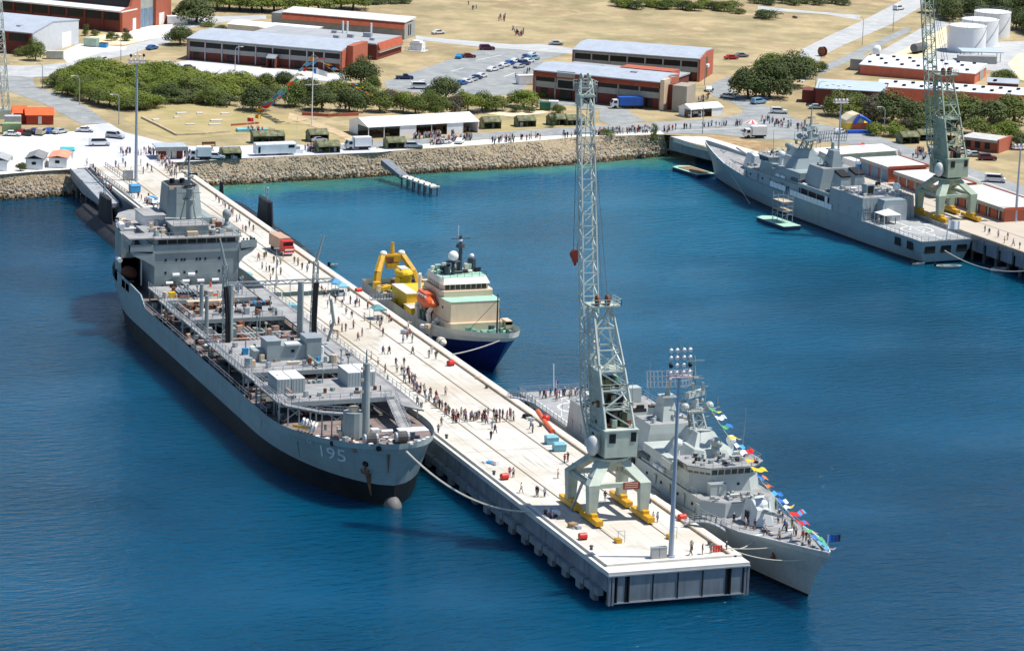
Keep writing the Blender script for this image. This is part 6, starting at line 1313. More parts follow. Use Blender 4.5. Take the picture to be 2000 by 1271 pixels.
mb=MB(BRICK); mb.bx(-4.2,0,5,11,0,3.6); mb.build('annex',w3); mb=MB(BRICKO); mb.bx(19.5,20,0,13,0,5.6); mb.build('parapet',w3)
w4=bld('hut','small brick hut with pale roof right of the dotted roofs',1928,176,-30); warehouse(w4,9,5,2.2,BRICK,1,True,ROOFL)
w5=bld('canopy','blue grey roofed open shelter in front of the white tanks',1880,121,-17); 
for x in (.4,6,12): 
    for y in (.4,6): mb=MB(STEEL); mb.bar((x,y,0),(x,y,3),.2); mb.build('post',w5)
mb=MB(mat('bluegrey_roof',(.44,.52,.60))); mb.bx(-.3,12.8,-.3,8,3,3.3); mb.build('roof',w5); mb=MB(CBAND); mb.bx(-2,10,-4,-.5,0,2.4); mb.build('lean_to',w5)
w6=bld('brick_hut','flat roofed orange brick hut at the right behind the olive crane',1880,268,-50,3); mb=MB(BRICKO); mb.bx(0,10.5,0,8,0,3.0); mb.build('wall',w6); mb=MB(mat('flat_grey_roof',(.50,.49,.46),.85)); mb.bx(-.2,10.3,-1,8,3,3.3); mb.m(CBAND).bx(-.2,10.3,-1.05,-.95,2.6,3.3); mb.build('roof',w6)
mb=MB(BRICKO); mb.bx(10.3,10.8,-1,8.2,0,3.6); mb.build('end_wall',w6)
for x in (1,3.6,6.4): mb=MB(GLASS); mb.bx(x,x+1.5,-.06,.05,.6,2.3); mb.build('window',w6)
# fuel tanks
for i,(x,y,l) in enumerate(((1887,100,'nearest of the three white fuel tanks, at the upper right'),(1912,87,'middle one of the three white fuel tanks at the upper right'),(1936,71,'farthest of the three white fuel tanks at the upper right'))):
    g=G(x,y); t=thing('fuel_tank','big white cylinder, '+l,'tank',(g.x,g.y,0),0,'white fuel tanks')
    mb=MB(mat('tank_white_paint',(.72,.73,.75),.5,var=.03,streak=.05)); mb.cyl((0,0,0),(0,0,8.3),6.1,n=48); mb.build('shell',t)
    mb=MB(WHITE); mb.cyl((0,0,8.3),(0,0,8.9),6.15,.6,48); mb.build('roof',t)
    mb=MB(STEEL); mb.rail([(5.9*math.cos(k*.42),5.9*math.sin(k*.42),8.3) for k in range(16)],1.0,.06,2.5); mb.path([(6.2*math.cos(-1.9+k*.12),6.2*math.sin(-1.9+k*.12),k*.83) for k in range(11)],.2); mb.build('stair_rail',t)
# road tankers, spool
g=G(1784,106); t=thing('rail_tank','dark grey horizontal tank on cradles near the white fuel tanks','tank',(g.x,g.y,0),R_(35)); mb=MB(mat('dark_tank_paint',(.12,.12,.13),.5)); mb.cyl((0,0,1.9),(7,0,1.9),1.35,n=16); mb.build('barrel',t)
for x in (1.2,5.6): mb=MB(BLACK); mb.bx(x-.3,x+.3,-1,1,0,1); mb.build('cradle',t)
g=G(1711,110); t=thing('storage_tank','white rounded tank on the strip left of the fuel yard','tank',(g.x,g.y,0),R_(60)); mb=MB(WHITE); mb.cyl((0,0,1.7),(4.5,0,1.7),1.25,n=14); mb.sph((0,0,1.7),1.25,(.4,1,1),14,8); mb.build('barrel',t); mb=MB(BLACK); mb.bx(0,4.4,-.8,.8,.1,.7); mb.build('cradle',t)
g=G(1606,110); t=thing('cable_drum','rust brown cable drum standing on the grass by the eastern road','drum',(g.x,g.y,0),R_(20)); 
for x in (-.6,.6): mb=MB(RUST); mb.cyl((x-.08,0,1.5),(x+.08,0,1.5),1.5,n=18); mb.build('flange',t)
mb=MB(RUST); mb.cyl((-.6,0,1.5),(.6,0,1.5),.8,n=12); mb.build('barrel',t)
# sheds on the east wharf
def wharfshed(u0,u1,v0,v1,h,label,doors,rm,lip=None):
    root=thing('wharf_shed',label,'shed',Wv(u0,v0,0),EA-math.pi/2,'brick sheds on the right wharf'); L=u1-u0; D=v1-v0
    mb=MB(BRICKO); mb.bx(0,L,0,D,0,h); mb.build('wall',root)
    mb=MB(rm); mb.bx(-.2,L+.2,-.35,D+.2,h,h+.35); mb.build('roof',root)
    mb=MB(mat('brick_red_trim',S(170,84,66),.8)); mb.bx(-.25,L+.25,D+.2,D+.5,h-.2,h+.55); mb.bx(L+.2,L+.45,-.3,D+.5,h-.2,h+.5); mb.build('parapet',root)
    if lip: mb=MB(CBAND); mb.bx(-.1,L+.1,-.45,-.34,h-.5,h+.2); mb.build('fascia',root)
    for i in range(doors[0]):
        w=L/doors[0]; mb=MB(doors[2]); mb.bx(w*i+w*doors[3],w*(i+1)-w*doors[3],-.08,.05,doors[4],h*doors[1]); mb.build(doors[5],root)
        if doors[5]=='window': mb=MB(WHITE); mb.bx(w*i+w*.48,w*i+w*.52,-.12,-.08,doors[4],h*doors[1]); mb.build('mullion',root)
PINKR=mat('pale_pinkish_roof',(.58,.55,.52),.85,var=.08,scale=.3)
wharfshed(58,71.5,16.1,27,3.6,'brick shed with roller doors, farthest of the three on the right wharf',(3,.86,mat('blue_grey_door',(.16,.24,.33)),.1,.02,'roller_door'),mat('white_flat_roof',(.68,.67,.65),.8,var=.05),1)
wharfshed(74,93.5,16.3,27,3.0,'brick shed with tall windows, middle of the three on the right wharf',(5,.82,GLASSG,.28,.5,'window'),PINKR,1)
wharfshed(96,124,16.1,28,3.0,'long brick shed, nearest of the three on the right wharf',(6,.8,GLASS,.3,.3,'window'),PINKR,1)
root=thing('glazed_shed','long low shed with white roof and pale glazed wall behind the far frigate\'s funnels','shed',(187.5,315.7,0),R_(9)); mb=MB(mat('teal_glazing',(.25,.36,.36),.3)); mb.bx(0,21,0,6,0,2.6); mb.build('wall',root); mb=MB(CANVAS); mb.profx([(-.4,2.6),(-.4,2.75),(6.4,3.3),(6.4,3.1)],-.3,21.3); mb.build('roof',root)
p=Wv(54.5,15,0); root=thing('container','white container with blue tank beside it at the end of the wharf sheds','container',p,EA-math.pi/2); mb=MB(WHITE); mb.bx(-4,2,0,2.5,.1,2.8); mb.build('box',root); mb=MB(BLUEB); mb.cyl((2.9,.8,0),(2.9,.8,2.2),.7,n=12); mb.build('tank',root)
g=G(1660,296); root=thing('inflatable','long red inflatable arch lying on the road behind the far frigate','inflatable',(g.x,g.y,0),R_(14)); mb=MB(RED); mb.path([(-3.6,0,.55),(0,.2,.6),(3.4,.3,.9),(5.0,.5,1.4)],.62,10); mb.m(ORANGE).sph((-3.6,0,.7),.85,n=10,k=6); mb.build('tube',root)
# ------------------------------------------------------------------ huts on the left apron
def hut(pa,ang,L,D,h,roofm,label,wm=CREAML,win=2,gable=.9):
    g=G(*pa); root=thing('hut',label,'hut',(g.x,g.y,0),R_(ang)); mb=MB(wm); mb.bx(0,L,0,D,0,h); mb.build('wall',root)
    mb=MB(roofm); mb.profy([(-.3,h-.05),(-.3,h+.1),(L/2,h+gable+.1),(L+.3,h+.1),(L+.3,h-.05),(L/2,h+gable-.05)],-.3,D+.3); mb.build('roof',root)
    for i in range(win): mb=MB(GLASS); mb.bx(-.05,.04,D*(.2+.4*i),D*(.2+.4*i)+.9,1.1,2.0); mb.build('window',root)
    mb=MB(GLASS); mb.bx(L*.35,L*.6,-.05,.04,1.2,1.9); mb.build('window',root); return root
hut((50,331),-20,4.2,8.5,2.6,mat('slate_roof',(.22,.22,.23),.8),'white hut with dark grey roof on the left apron',WHITE)
hut((95,328),-20,4.4,9.0,2.5,mat('salmon_roof',S(222,148,120),.8),'white hut with salmon roof on the left apron',WHITE,2,.5)
hut((-22,334),-20,4.4,7.0,2.6,ROOFG,'white hut cut by the left edge beside a round shrub',WHITE)
g=G(120,311); root=thing('ticket_booth','white booth with turquoise roof beside the salmon roofed hut','booth',(g.x,g.y,0),R_(-10)); mb=MB(WHITE); mb.bx(0,3.0,0,2.6,0,2.3); mb.build('wall',root); mb=MB(mat('turquoise_canvas',(.06,.42,.47),.7)); mb.profx([(-.4,2.0),(-.4,2.3),(1.3,2.9),(3,2.3),(3,2.0)],-.2,3.3); mb.build('roof',root); mb=MB(mat('brick_blue_panel',(.15,.30,.42),.7)); mb.bx(.5,2.5,-.05,.03,.5,1.8); mb.build('counter',root)
g=G(308,311); root=thing('kiosk','wide kiosk with deep grey flat roof at the landward end of the wharf','kiosk',(g.x,g.y,0),R_(-4)); mb=MB(BRICK); mb.bx(.4,6.4,.4,4.4,0,2.3); mb.build('wall',root); mb=MB(mat('kiosk_roof_paint',(.40,.46,.50),.6)); mb.bx(-.6,7.4,-1.0,5.2,2.9,3.2); mb.m(CBAND).bx(-.65,7.45,-1.1,-1,2.2,3.2); mb.build('roof',root)
for x in (2.2,3.6): mb=MB(mat('pale_door',(.58,.54,.48),.7)); mb.bx(x,x+1.2,.3,.42,.1,2.1); mb.build('door',root)
for x in (-.3,7.1): mb=MB(STEEL); mb.bar((x,-.8,0),(x,-.8,2.9),.15); mb.build('post',root)
g=G(52,244); root=thing('red_house','small red house with bright orange roof at the left edge','house',(g.x,g.y,0),R_(-8)); mb=MB(brickmat('rust_brick',S(186,74,50),S(160,60,42),S(150,80,60))); mb.bx(0,7,0,5,0,2.6); mb.bx(-3,0,2.2,6,0,2.8); mb.build('wall',root); mb=MB(ROOFO); mb.profx([(-.3,2.55),(2.5,4.3),(5.3,2.55)],-.4,7.3); mb.profx([(1.7,2.75),(4.2,4.5),(6.6,2.75)],-3.6,.5); mb.build('roof',root); mb=MB(WHITE); mb.bx(3,3.9,-.06,.02,.2,2.2); mb.build('door',root)
def boxobj(name,label,cat,px,py,ang,s,m,group=None,lid=None):
    g=G(px,py); root=thing(name,label,cat,(g.x,g.y,.02),R_(ang),group); mb=MB(m); mb.bx(0,s[0],0,s[1],.12,s[2]); 
    for i in range(int(s[0]/.6)): mb.bx(.2+i*.6,.4+i*.6,-.04,0,.25,s[2]-.15)
    mb.build('body',root); mb=MB(lid or m); mb.bx(-.05,s[0]+.05,-.05,s[1]+.05,s[2],s[2]+.08); mb.build('lid',root); return root
boxobj('container','pale green container on the yard beside the grey shed','container',163,91,-35,(4.2,2.4,2.5),mat('pale_green_container',(.34,.44,.36),.7))
boxobj('skip_bin','blue skip bin on the yard beside the pale green container','bin',193,93,-35,(2.4,1.8,1.3),BLUEB,lid=BLACK)
boxobj('container','cream container at the corner of the pale yard before the grey shed','container',91,116,-10,(5.0,2.4,2.3),mat('cream_container',(.50,.50,.44),.7))
boxobj('site_cabin','white site cabin at the hangar\'s right end','cabin',327,48,-10,(6.4,2.6,2.5),WHITE)
boxobj('container','light green container at the left edge by the parked cars','container',5,262,-8,(4.8,2.4,2.6),mat('leaf_green_container',(.30,.40,.20),.7))
boxobj('container','pale grey container between the light green one and the red house','container',10,246,-8,(4.2,2.4,2.4),mat('cool_grey_container',(.48,.50,.52),.7))
boxobj('container','dark green container by the trees left of the near crane\'s jib head','container',1054,216,-20,(3.0,2.2,2.2),mat('dark_green_container',(.03,.14,.08),.6)) 
boxobj('container','white container beside the dark green one','container',1072,214,-20,(2.6,2.2,2.2),WHITE)
# low garden walls, planter
def lowwall(pts,label,m=CONCB,h=.5,w=.45):
    o=G(*pts[0]); mb=MB(m)
    for a,b in zip(pts,pts[1:]):
        A,B=G(*a)-o,G(*b)-o; d=(B-A).normalized(); nn=Vector((-d.y,d.x,0))*w/2; q=[A-nn,B-nn,B+nn,A+nn]; mb.add([p for p in q]+[p+Vector((0,0,h)) for p in q],[(3,2,1,0),(4,5,6,7),(0,1,5,4),(1,2,6,5),(2,3,7,6),(3,0,4,7)])
    simple('garden_wall',mb,label,'wall',o)
lowwall([(277,231),(312,248),(345,265),(400,263),(449,258)],'low timber garden edging shaped like a boat on the left lawn')
lowwall([(452,246),(480,244),(505,242)],'short red garden wall at the right of the boat shaped edging',BRICKO)
lowwall([(590,225),(640,228),(700,226)],'long low curved wall under the trees left of the big marquee',BRICKO,.8)
g=G(408,285); mb=MB(mat('brown_bench_timber',(.16,.07,.04),.8)); mb.bx(-1.8,1.8,-.3,.3,.4,.5); mb.bx(-1.8,1.8,.28,.36,.5,1.0)
for x in (-1.6,1.6): mb.bx(x-.06,x+.06,-.25,.25,0,.4)
simple('park_bench',mb,'brown bench on the lawn beyond the kiosk','bench',(g.x,g.y,0))
for px,py,l in ((492,256,'left of the camouflage tents'),):
    g=G(px,py); root=thing('paddling_pool','pale turquoise paddling pool on the lawn '+l,'pool',(g.x,g.y,0),R_(-5)); mb=MB(mat('turquoise_liner',(.22,.50,.55),.4)); mb.bx(-4,4,-1.5,1.5,0,.7); mb.build('liner',root); mb=MB(mat('pool_water',(.25,.62,.66),.1)); mb.bx(-3.8,3.8,-1.3,1.3,.62,.72); mb.build('water',root)
# white garden slabs on the lawn
for i,(px,py) in enumerate(((355,222),(390,222),(345,230),(372,244),(423,236),(440,223),(305,235),(420,244))):
    g=G(px,py); mb=MB(CONCL); a,b=rnd.uniform(1.6,3.4),rnd.uniform(.9,1.6); mb.prism([(-a/2,-b/2),(a/2,-b/2*.8),(a/2*.9,b/2),(-a/2,b/2)],0,.3); simple('slab',mb,f'pale stone slab on the lawn inside the boat shaped edging, {ordn(i)} of eight from the middle outwards' if False else ['long pale slab on the lawn, nearest the thicket','pale slab on the lawn, right of the one nearest the thicket','pale slab near the tall shore-end mast\'s right side','long pale slab in the middle of the boat shaped lawn','thick pale slab at the right of the boat shaped lawn','pale slab at the lawn\'s upper right by the flag lines','small pale slab at the lawn\'s left edge','thin pale slab before the thick one on the lawn'][i],'slab',(g.x,g.y,.004),rnd.uniform(-.2,.2),'pale slabs on the lawn')
# ------------------------------------------------------------------ tents
def marquee(pa,pb,D,h,rise,label,open_front=True,m=CANVAS,bays=6):
    A,B=G(*pa),G(*pb); L=(B-A).length; ang=math.atan2(B.y-A.y,B.x-A.x); root=thing('marquee',label,'tent',(A.x,A.y,0),ang)
    mb=MB(m); mb.profx([(-.2,h-.1),(-.2,h+.05),(D/2,h+rise),(D+.2,h+.05),(D+.2,h-.1),(D/2,h+rise-.12)],-.2,L+.2); mb.build('roof',root)
    mb=MB(m); mb.bx(.05,L-.05,D-.08,D,0,h); mb.profx([(0,0),(0,h),(D/2,h+rise-.15),(D,h),(D,0)],L-.1,L); mb.profx([(0,h*.95),(0,h),(D/2,h+rise-.15),(D,h),(D,h*.95)],0,.08); mb.profx([(D*.55,0),(D*.55,h),(D,h),(D,0)],.02,.08); mb.build('wall',root)
    w=L/bays
    for i in range(bays+1): mb=MB(WHITE); mb.bar((i*w if 0<i<bays else (.1 if i==0 else L-.1),.05,0),(i*w if 0<i<bays else (.1 if i==0 else L-.1),.05,h),.16); mb.build('post',root)
    for i in range(bays):
        if i in (2,5) or not open_front: mb=MB(m); mb.bx(i*w+.1,(i+1)*w-.1,.0,.06,0,h); mb.build('front_panel',root)
    mb=MB(mat('tent_floor_brown',(.16,.11,.07),.9)); mb.bx(.1,L-.1,.3,D-.2,.02,.08); 
    mb.build('floor',root)
    mb=MB(); clutter(mb,24,1,L-1,2,D-2,.08,[WOOD,BLACK,WHITE,RUST],(.6,1.6),(.5,1.2)); mb.build('table',root)
    return root
marquee((719,271),(934,259),11.5,3.0,1.7,'long white marquee beside the shore road, crowds under its front',bays=7)
marquee((1349,231),(1411,226),5.5,2.4,1.2,'small white marquee on the grass corner left of the road junction',bays=3)
g=G(1312,190,3); f=marquee((1313,196),(1348,190),8,3.0,1.8,'white peaked tent behind the grey end tower of the orange fascia block',False,bays=3)
def camo_tent(px,py,L,D,h,label,ang=0,m=None,ridge=1.0):
    g=G(px,py); root=thing('army_tent',label,'tent',(g.x,g.y,0),R_(ang),'camouflage tents along the shore road'); mb=MB(m or CAMO); mb.profx([(-.2,h-.3),(0,h),(D/2,h+ridge),(D,h),(D+.2,h-.3)],0,L); mb.build('roof',root)
    mb=MB(m or CAMO); mb.bx(.05,.15,.1,D,0,h); mb.bx(.1,L-.1,D-.1,D,0,h); mb.bx(L-.15,L-.05,.1,D,0,h); mb.build('wall',root)
    mb=MB(OLIVE); mb.bar((.1,.1,0),(.1,.1,h),.12); mb.bar((L/2,.1,0),(L/2,.1,h),.12); mb.bar((L-.1,.1,0),(L-.1,.1,h),.12); mb.build('pole',root)
    mb=MB(); clutter(mb,5,.8,L-.8,.8,D-1,.0,[OLIVE,BLACK,STEEL],(.5,1.3),(.6,1.2)); mb.build('display_table',root)
camo_tent(494,281,8.5,3.2,2.2,'long low camouflage tent behind the white coach',-3)
camo_tent(605,278,5.2,4.0,2.2,'camouflage tent sheltering a silver car on the lawn')
camo_tent(622,300,5.8,4,2.0,'camouflage tent on the rock bank\'s edge left of the white lorry')
camo_tent(757,292,5.2,4,2.0,'camouflage tent on the bank\'s edge right of the white lorry')
camo_tent(436,312,4.8,3.6,1.9,'camouflage tent beside the white four wheel drive near the kiosk')
camo_tent(945,253,5.0,4,2.2,'camouflage tent at the right end of the long marquee')
camo_tent(1012,249,5.2,3.6,2.0,'camouflage tent left of the dark cypress by the shore road')
camo_tent(1075,246,5.2,3.6,2.0,'camouflage tent right of the dark cypress by the shore road')
camo_tent(1108,246,5.2,3.4,1.8,'camouflage tent partly behind the near crane\'s jib')
camo_tent(1762,282,5.2,4,2.2,'camouflage tent on the right roadside before the wood')
camo_tent(1796,276,6.0,4,2.0,'camouflage tent behind the olive crane\'s jib')
# bouncy castle, striped umbrella
g=G(1655,260); root=thing('bouncy_castle','orange and blue bouncy castle with cream roof by the right hand road','inflatable',(g.x,g.y,0),R_(-6)); mb=MB(YELB); mb.bx(0,6.6,.6,6,.6,2.6); mb.build('wall',root); mb=MB(mat('cream_pvc',(.70,.60,.42),.6)); mb.profy([(-.5,2.6),(-.2,3.3),(1.6,4.6),(3.3,5.1),(4.6,4.6),(5.2,3.6),(4.9,2.6)],.8,6.4); mb.build('roof',root); mb=MB(mat('blue_pvc',(.03,.12,.5),.5)); mb.path([(2.0,.5,2.6),(3.3,.4,4.6),(4.4,.4,4.2),(6.6,.5,2.8)],.5,8); mb.bx(0,6.6,-1.4,.6,0,.9); mb.build('arch',root); mb=MB(ORANGE); mb.bx(1.4,5.6,.5,.62,.8,2.5); mb.build('front_panel',root)
g=G(1468,256); root=thing('umbrella','pink and white striped umbrella beside a white van on the road','umbrella',(g.x,g.y,0)); mb=MB(WHITE); n=12
for i in range(n):
    a,b=2*math.pi*i/n,2*math.pi*(i+1)/n; mb.m(WHITE if i%2 else mat('pink_canvas',(.60,.10,.12),.8)); mb.add([(0,0,3.2),(2.0*math.cos(a),2.0*math.sin(a),2.3),(2.0*math.cos(b),2.0*math.sin(b),2.3)],[(0,1,2)])
mb.build('canopy',root); mb=MB(STEEL); mb.cyl((0,0,0),(0,0,3.2),.06,n=6); mb.build('pole',root)
# ------------------------------------------------------------------ vehicles (nose towards +x)
TYRE=mat('tyre_rubber',(.015,.015,.016),.8)
def car(kind,paint,label,px,py,ang,group,prof=None):
    g=G(px,py); root=thing('parked_car' if kind in('car','suv','ute') else kind,label,{'van':'van','suv':'car','ute':'car'}.get(kind,kind),(g.x,g.y,.02),R_(ang),group)
    L,W_={'car':(4.4,1.75),'suv':(4.8,1.9),'van':(5.2,1.95),'ute':(5.1,1.85)}[kind]; a=L/2; w=W_/2
    P={'car':[(-a,.35),(-a,.85),(-a+.55,.92),(-a+1.15,1.40),(a-1.85,1.42),(a-1.1,.95),(a-.1,.82),(a,.6),(a,.35)],
       'suv':[(-a,.4),(-a,1.0),(-a+.25,1.75),(a-1.9,1.78),(a-1.25,1.12),(a-.1,1.0),(a,.7),(a,.4)],
       'van':[(-a,.4),(-a,2.1),(a-1.3,2.15),(a-.5,1.25),(a,1.0),(a,.4)],
       'ute':[(-a,.4),(-a,1.0),(-.5,1.0),(-.3,1.6),(a-1.9,1.62),(a-1.3,1.08),(a-.1,.95),(a,.7),(a,.4)]}[kind]
    mb=MB(paint); n=len(P); ins=lambda z: w-(.22*max(0,z-.95))
    mb.add([(x,-ins(z),z) for x,z in P]+[(x,ins(z),z) for x,z in P],[tuple(range(n)),tuple(range(2*n-1,n-1,-1))]+[(n+i,n+(i+1)%n,(i+1)%n,i) for i in range(n)])
    mb.m(BLACK).bx(-a+.02,a-.02,-w+.05,w-.05,.2,.36); mb.build('body',root)
    gz={'car':(-a+.95,a-1.4,.98,1.36),'suv':(-a+.35,a-1.6,1.15,1.68),'van':(-a+.4,a-.9,1.35,1.98),'ute':(-.2,a-1.55,1.1,1.54)}[kind]
    mb=MB(GLASS)
    for s in (-1,1): y0=s*(ins(gz[2])+.015); y1=s*(ins(gz[3])+.015); mb.add([(gz[0],y0,gz[2]),(gz[1]+.12,y0,gz[2]),(gz[1]-.35,y1,gz[3]),(gz[0]+.2,y1,gz[3])],[(0,1,2,3) if s<0 else (3,2,1,0)])
    k=[i for i in range(n-1) if P[i][1]>1.3 and P[i+1][1]<1.3 and P[i][0]>0]
    if k:
        (xa,za),(xb,zb)=P[k[0]],P[k[0]+1]; mb.add([(xa+.04,-ins(za)*.88,za+.02),(xb+.04,-ins(zb)*.88,zb+.03),(xb+.04,ins(zb)*.88,zb+.03),(xa+.04,ins(za)*.88,za+.02)],[(0,1,2,3)])
    mb.build('window',root)
    for x in (-a+.85,a-.85):
        for s in (-1,1): mb=MB(TYRE); mb.cyl((x,s*(w-.2),.33),(x,s*(w+.02),.33),.33,n=12); mb.m(STEEL).cyl((x,s*(w+.02),.33),(x,s*(w+.03),.33),.18,n=8); mb.build('wheel',root)
    return root
CP={k:mat('car_paint_'+k.replace(' ','_'),v,.3,var=.03,spec=.5) for k,v in {'white':(.74,.74,.74),'silver':(.45,.47,.49),'navy':(.02,.04,.13),'black':(.02,.02,.022),'dark red':(.22,.02,.02),'maroon':(.11,.015,.03),'blue':(.04,.11,.32),'green':(.06,.16,.11),'grey':(.2,.21,.22),'pale blue':(.22,.38,.50),'bright blue':(.03,.28,.60),'red':(.5,.03,.02),'beige':(.45,.38,.28)}.items()}
CARS=[('car','white',24,266,-20,'white car by the light green container, first of the row by the red house'),('car','dark red',42,263,60,'dark red car second in the row by the red house'),('car','black',58,264,60,'black car third in the row by the red house'),
('car','navy',68,261,60,'navy car between the black and beige ones near the red house'),('suv','beige',81,263,60,'beige wagon in the middle of the row by the red house'),('car','blue',98,260,50,'dark blue car near the right end of the row by the red house'),('car','silver',117,261,30,'silver car at the right end of the row by the red house'),
('car','white',166,258,-20,'white car leaving the apron where the western road begins'),('suv','silver',225,270,-40,'silver wagon on the grey apron near the tall mast'),
('van','white',194,285,-6,'white minibus with dark windows on the grey apron'),('suv','white',421,311,-20,'white four wheel drive beside a camouflage tent near the kiosk'),
('car','blue',297,97,40,'blue car on the road beside the thicket\'s far edge'),('car','white',201,120,40,'white car half hidden behind the thicket on the northern road'),
('car','white',856,67,10,'white car on the dry field beside the field road'),('suv','maroon',951,98,-8,'dark maroon wagon at the car park\'s top corner'),('car','dark red',915,113,-8,'dark red car at the car park\'s left kerb'),('car','bright blue',897,114,60,'bright blue car nose in beside the dark red one'),
('ute','navy',790,155,-12,'dark blue pickup at the bottom of the car park'),('van','white',820,174,-15,'white van near the trees at the bottom of the car park'),
('car','silver',1086,88,-10,'pale car on the field road left of the brick block'),('suv','silver',807,290,-12,'silver four wheel drive right of a camouflage tent on the bank road'),
('car','silver',622,277,10,'silver car inside the camouflage tent on the lawn'),('car','white',865,281,10,'white car by the crowd before the long marquee'),('car','white',898,280,60,'white car at the right of the crowd before the marquee'),
('car','white',1384,178,70,'white car going up the side road past the brick block'),('car','white',1421,192,-60,'white car on the side road near the round dark trees'),('suv','pale blue',1481,203,20,'pale blue wagon under the round dark trees'),('car','blue',1488,196,20,'dark blue car under the round dark trees'),
('van','white',1943,356,-30,'white van on the right hand road'),('car','silver',1905,306,-15,'silver car before the flat roofed brick hut'),('suv','maroon',1928,313,-15,'maroon wagon before the flat roofed brick hut'),('car','white',1880,300,-15,'white car left of the silver one by the brick hut'),
('car','silver',1595,213,-15,'silver car on the forecourt under the dark red warehouse'),('car','white',1640,261,40,'white car beside the bouncy castle'),('suv','white',1521,222,-20,'white wagon where the right hand road starts'),('suv','white',1755,20,30,'white vehicle far up the eastern road'),
('car','red',1428,116,0,'red stall car beyond the brick block\'s right end'),('car','grey',1448,112,0,'grey car right of the red one beyond the brick block'),('car','navy',1185,193,0,'dark car in front of the orange fascia block'),
('car','white',327,129,-20,'white car on the barracks forecourt behind the thicket'),('car','grey',368,136,-20,'grey car on the barracks forecourt behind the thicket'),('car','silver',560,152,-20,'silver car seen over the trees before the barracks'),('suv','white',1830,300,20,'white wagon by the visitors behind the olive crane'),('car','green',16,314,70,'green car behind the dark roofed hut')]
for kind,cname,x,y,an,l in CARS: car(kind,CP[cname],l,x,y,an,'cars parked around the base')
# rows in the car park
rowcols=['white','silver','white','blue','white','silver','navy','white','pale blue','white','grey','white']
for i in range(8):
    t=i/7; x,y=962+t*78,139-t*28; cn=rowcols[i]; car('car',CP[cn],f'{cn} car in the long car park row, {ordn(i)} from its lower left','x' and x,y,35,'cars parked in the car park rows')
for i in range(5):
    t=i/4; x,y=902+t*38,166-t*14; cn=rowcols[(i+3)%12]; car('car',CP[cn],f'{cn} car in the short car park row by the trees, {ordn(i)} from its lower left',x,y,35,'cars parked in the car park rows')
for i in range(4): 
    x,y=1002+i*9,128-i*5; car('suv' if i%2 else 'car',CP[rowcols[(i+5)%12]],f'{rowcols[(i+5)%12]} vehicle in the second car park row before the block, {ordn(i)} from the left',x+12,y+5,35,'cars parked in the car park rows')
car('car',CP['blue'],'deep blue car beside a red barrow at the car park\'s right edge',1024,155,10,'cars parked around the base')
def lorry(label,px,py,ang,box,cabm,L=7.5,name='lorry'):
    g=G(px,py); root=thing(name,label,'truck',(g.x,g.y,.02),R_(ang)); mb=MB(cabm); mb.profy([(0,.6),(0,1.6),(.5,2.5),(1.9,2.6),(1.9,.6)],-1.1,1.1); mb.build('cab',root)
    mb=MB(box); mb.bx(2.1,L,-1.2,1.2,.95,3.3); mb.build('cargo_box',root); mb=MB(GLASS); mb.add([(.02,-.95,1.65),(.02,.95,1.65),(.42,.9,2.4),(.42,-.9,2.4)],[(3,2,1,0)]); mb.bx(.6,1.5,-1.13,-1.08,1.6,2.3); mb.build('window',root); mb=MB(BLACK); mb.bx(.3,L-.1,-.9,.9,.5,.95); mb.build('chassis',root)
    for x in (1.0,L-2.4,L-1.3):
        for s in (-1,1): mb=MB(TYRE); mb.cyl((x,s*.85,.5),(x,s*1.12,.5),.5,n=12); mb.build('wheel',root)
lorry('blue curtained lorry with white cab before the orange fascia block',1193,212,-8,mat('royal_blue_tarpaulin',(.02,.10,.42),.6),CP['white'],9)
lorry('white box lorry on the bank\'s edge between two camouflage tents',675,293,0,WHITE,CP['silver'],6.6)
lorry('white box truck by the bank road right of the kiosk',368,312,-8,WHITE,CP['white'],5.6)
lorry('white van with box body under the striped umbrella on the right',1452,270,-6,WHITE,CP['white'],6.2)
g=G(497,304); root=thing('coach','long white coach trailer on the bank\'s edge before the long low camouflage tent','coach',(g.x,g.y,.02),R_(2)); mb=MB(mat('coach_paint',(.66,.69,.71),.4)); mb.profx([(-1.25,.5),(-1.25,2.8),(-1.0,3.2),(1.0,3.2),(1.25,2.8),(1.25,.5)],0,10.6); mb.build('body',root); mb=MB(GLASS); mb.bx(.6,1.2,-1.28,-1.22,.8,2.4); mb.bx(8.6,10.2,-1.28,-1.22,1.9,2.6); mb.build('window',root)
for x in (2.2,6.5,8): 
    for s in (-1,1): mb=MB(TYRE); mb.cyl((x,s*.9,.45),(x,s*1.2,.45),.45,n=12); mb.build('wheel',root)
g=G(576,300); root=thing('display_stand','white display stand with mast on the bank\'s edge right of the coach','stand',(g.x,g.y,0)); mb=MB(WHITE); mb.bx(-2,2,-.7,.7,0,1.1); mb.m(GREY).bx(-1.4,1.2,-.5,.6,1.1,1.8); mb.build('base',root); mb=MB(WHITE); mb.cyl((.4,0,1.1),(.5,0,9.5),.07,n=6); mb.build('mast',root)
boxobj('trailer','white trailer by the striped umbrella van','trailer',1013,166,0,(5,2.4,2.6),WHITE); 
g=G(1028,163); mb=MB(RED); mb.box((0,0,.4),(2,1.6,1.6)); mb.m(BLACK).cyl((-.8,-.9,.4),(-.8,.9,.4),.4,n=10); mb.cyl((.8,-.9,.4),(.8,.9,.4),.4,n=10); simple('food_cart',mb,'red food cart at the car park\'s right edge','cart',(g.x,g.y,0))
for o in COL.objects:
    if o.get('label')=='white trailer by the striped umbrella van': o['label']='white trailer at the car park\'s lower right corner beside the red cart'
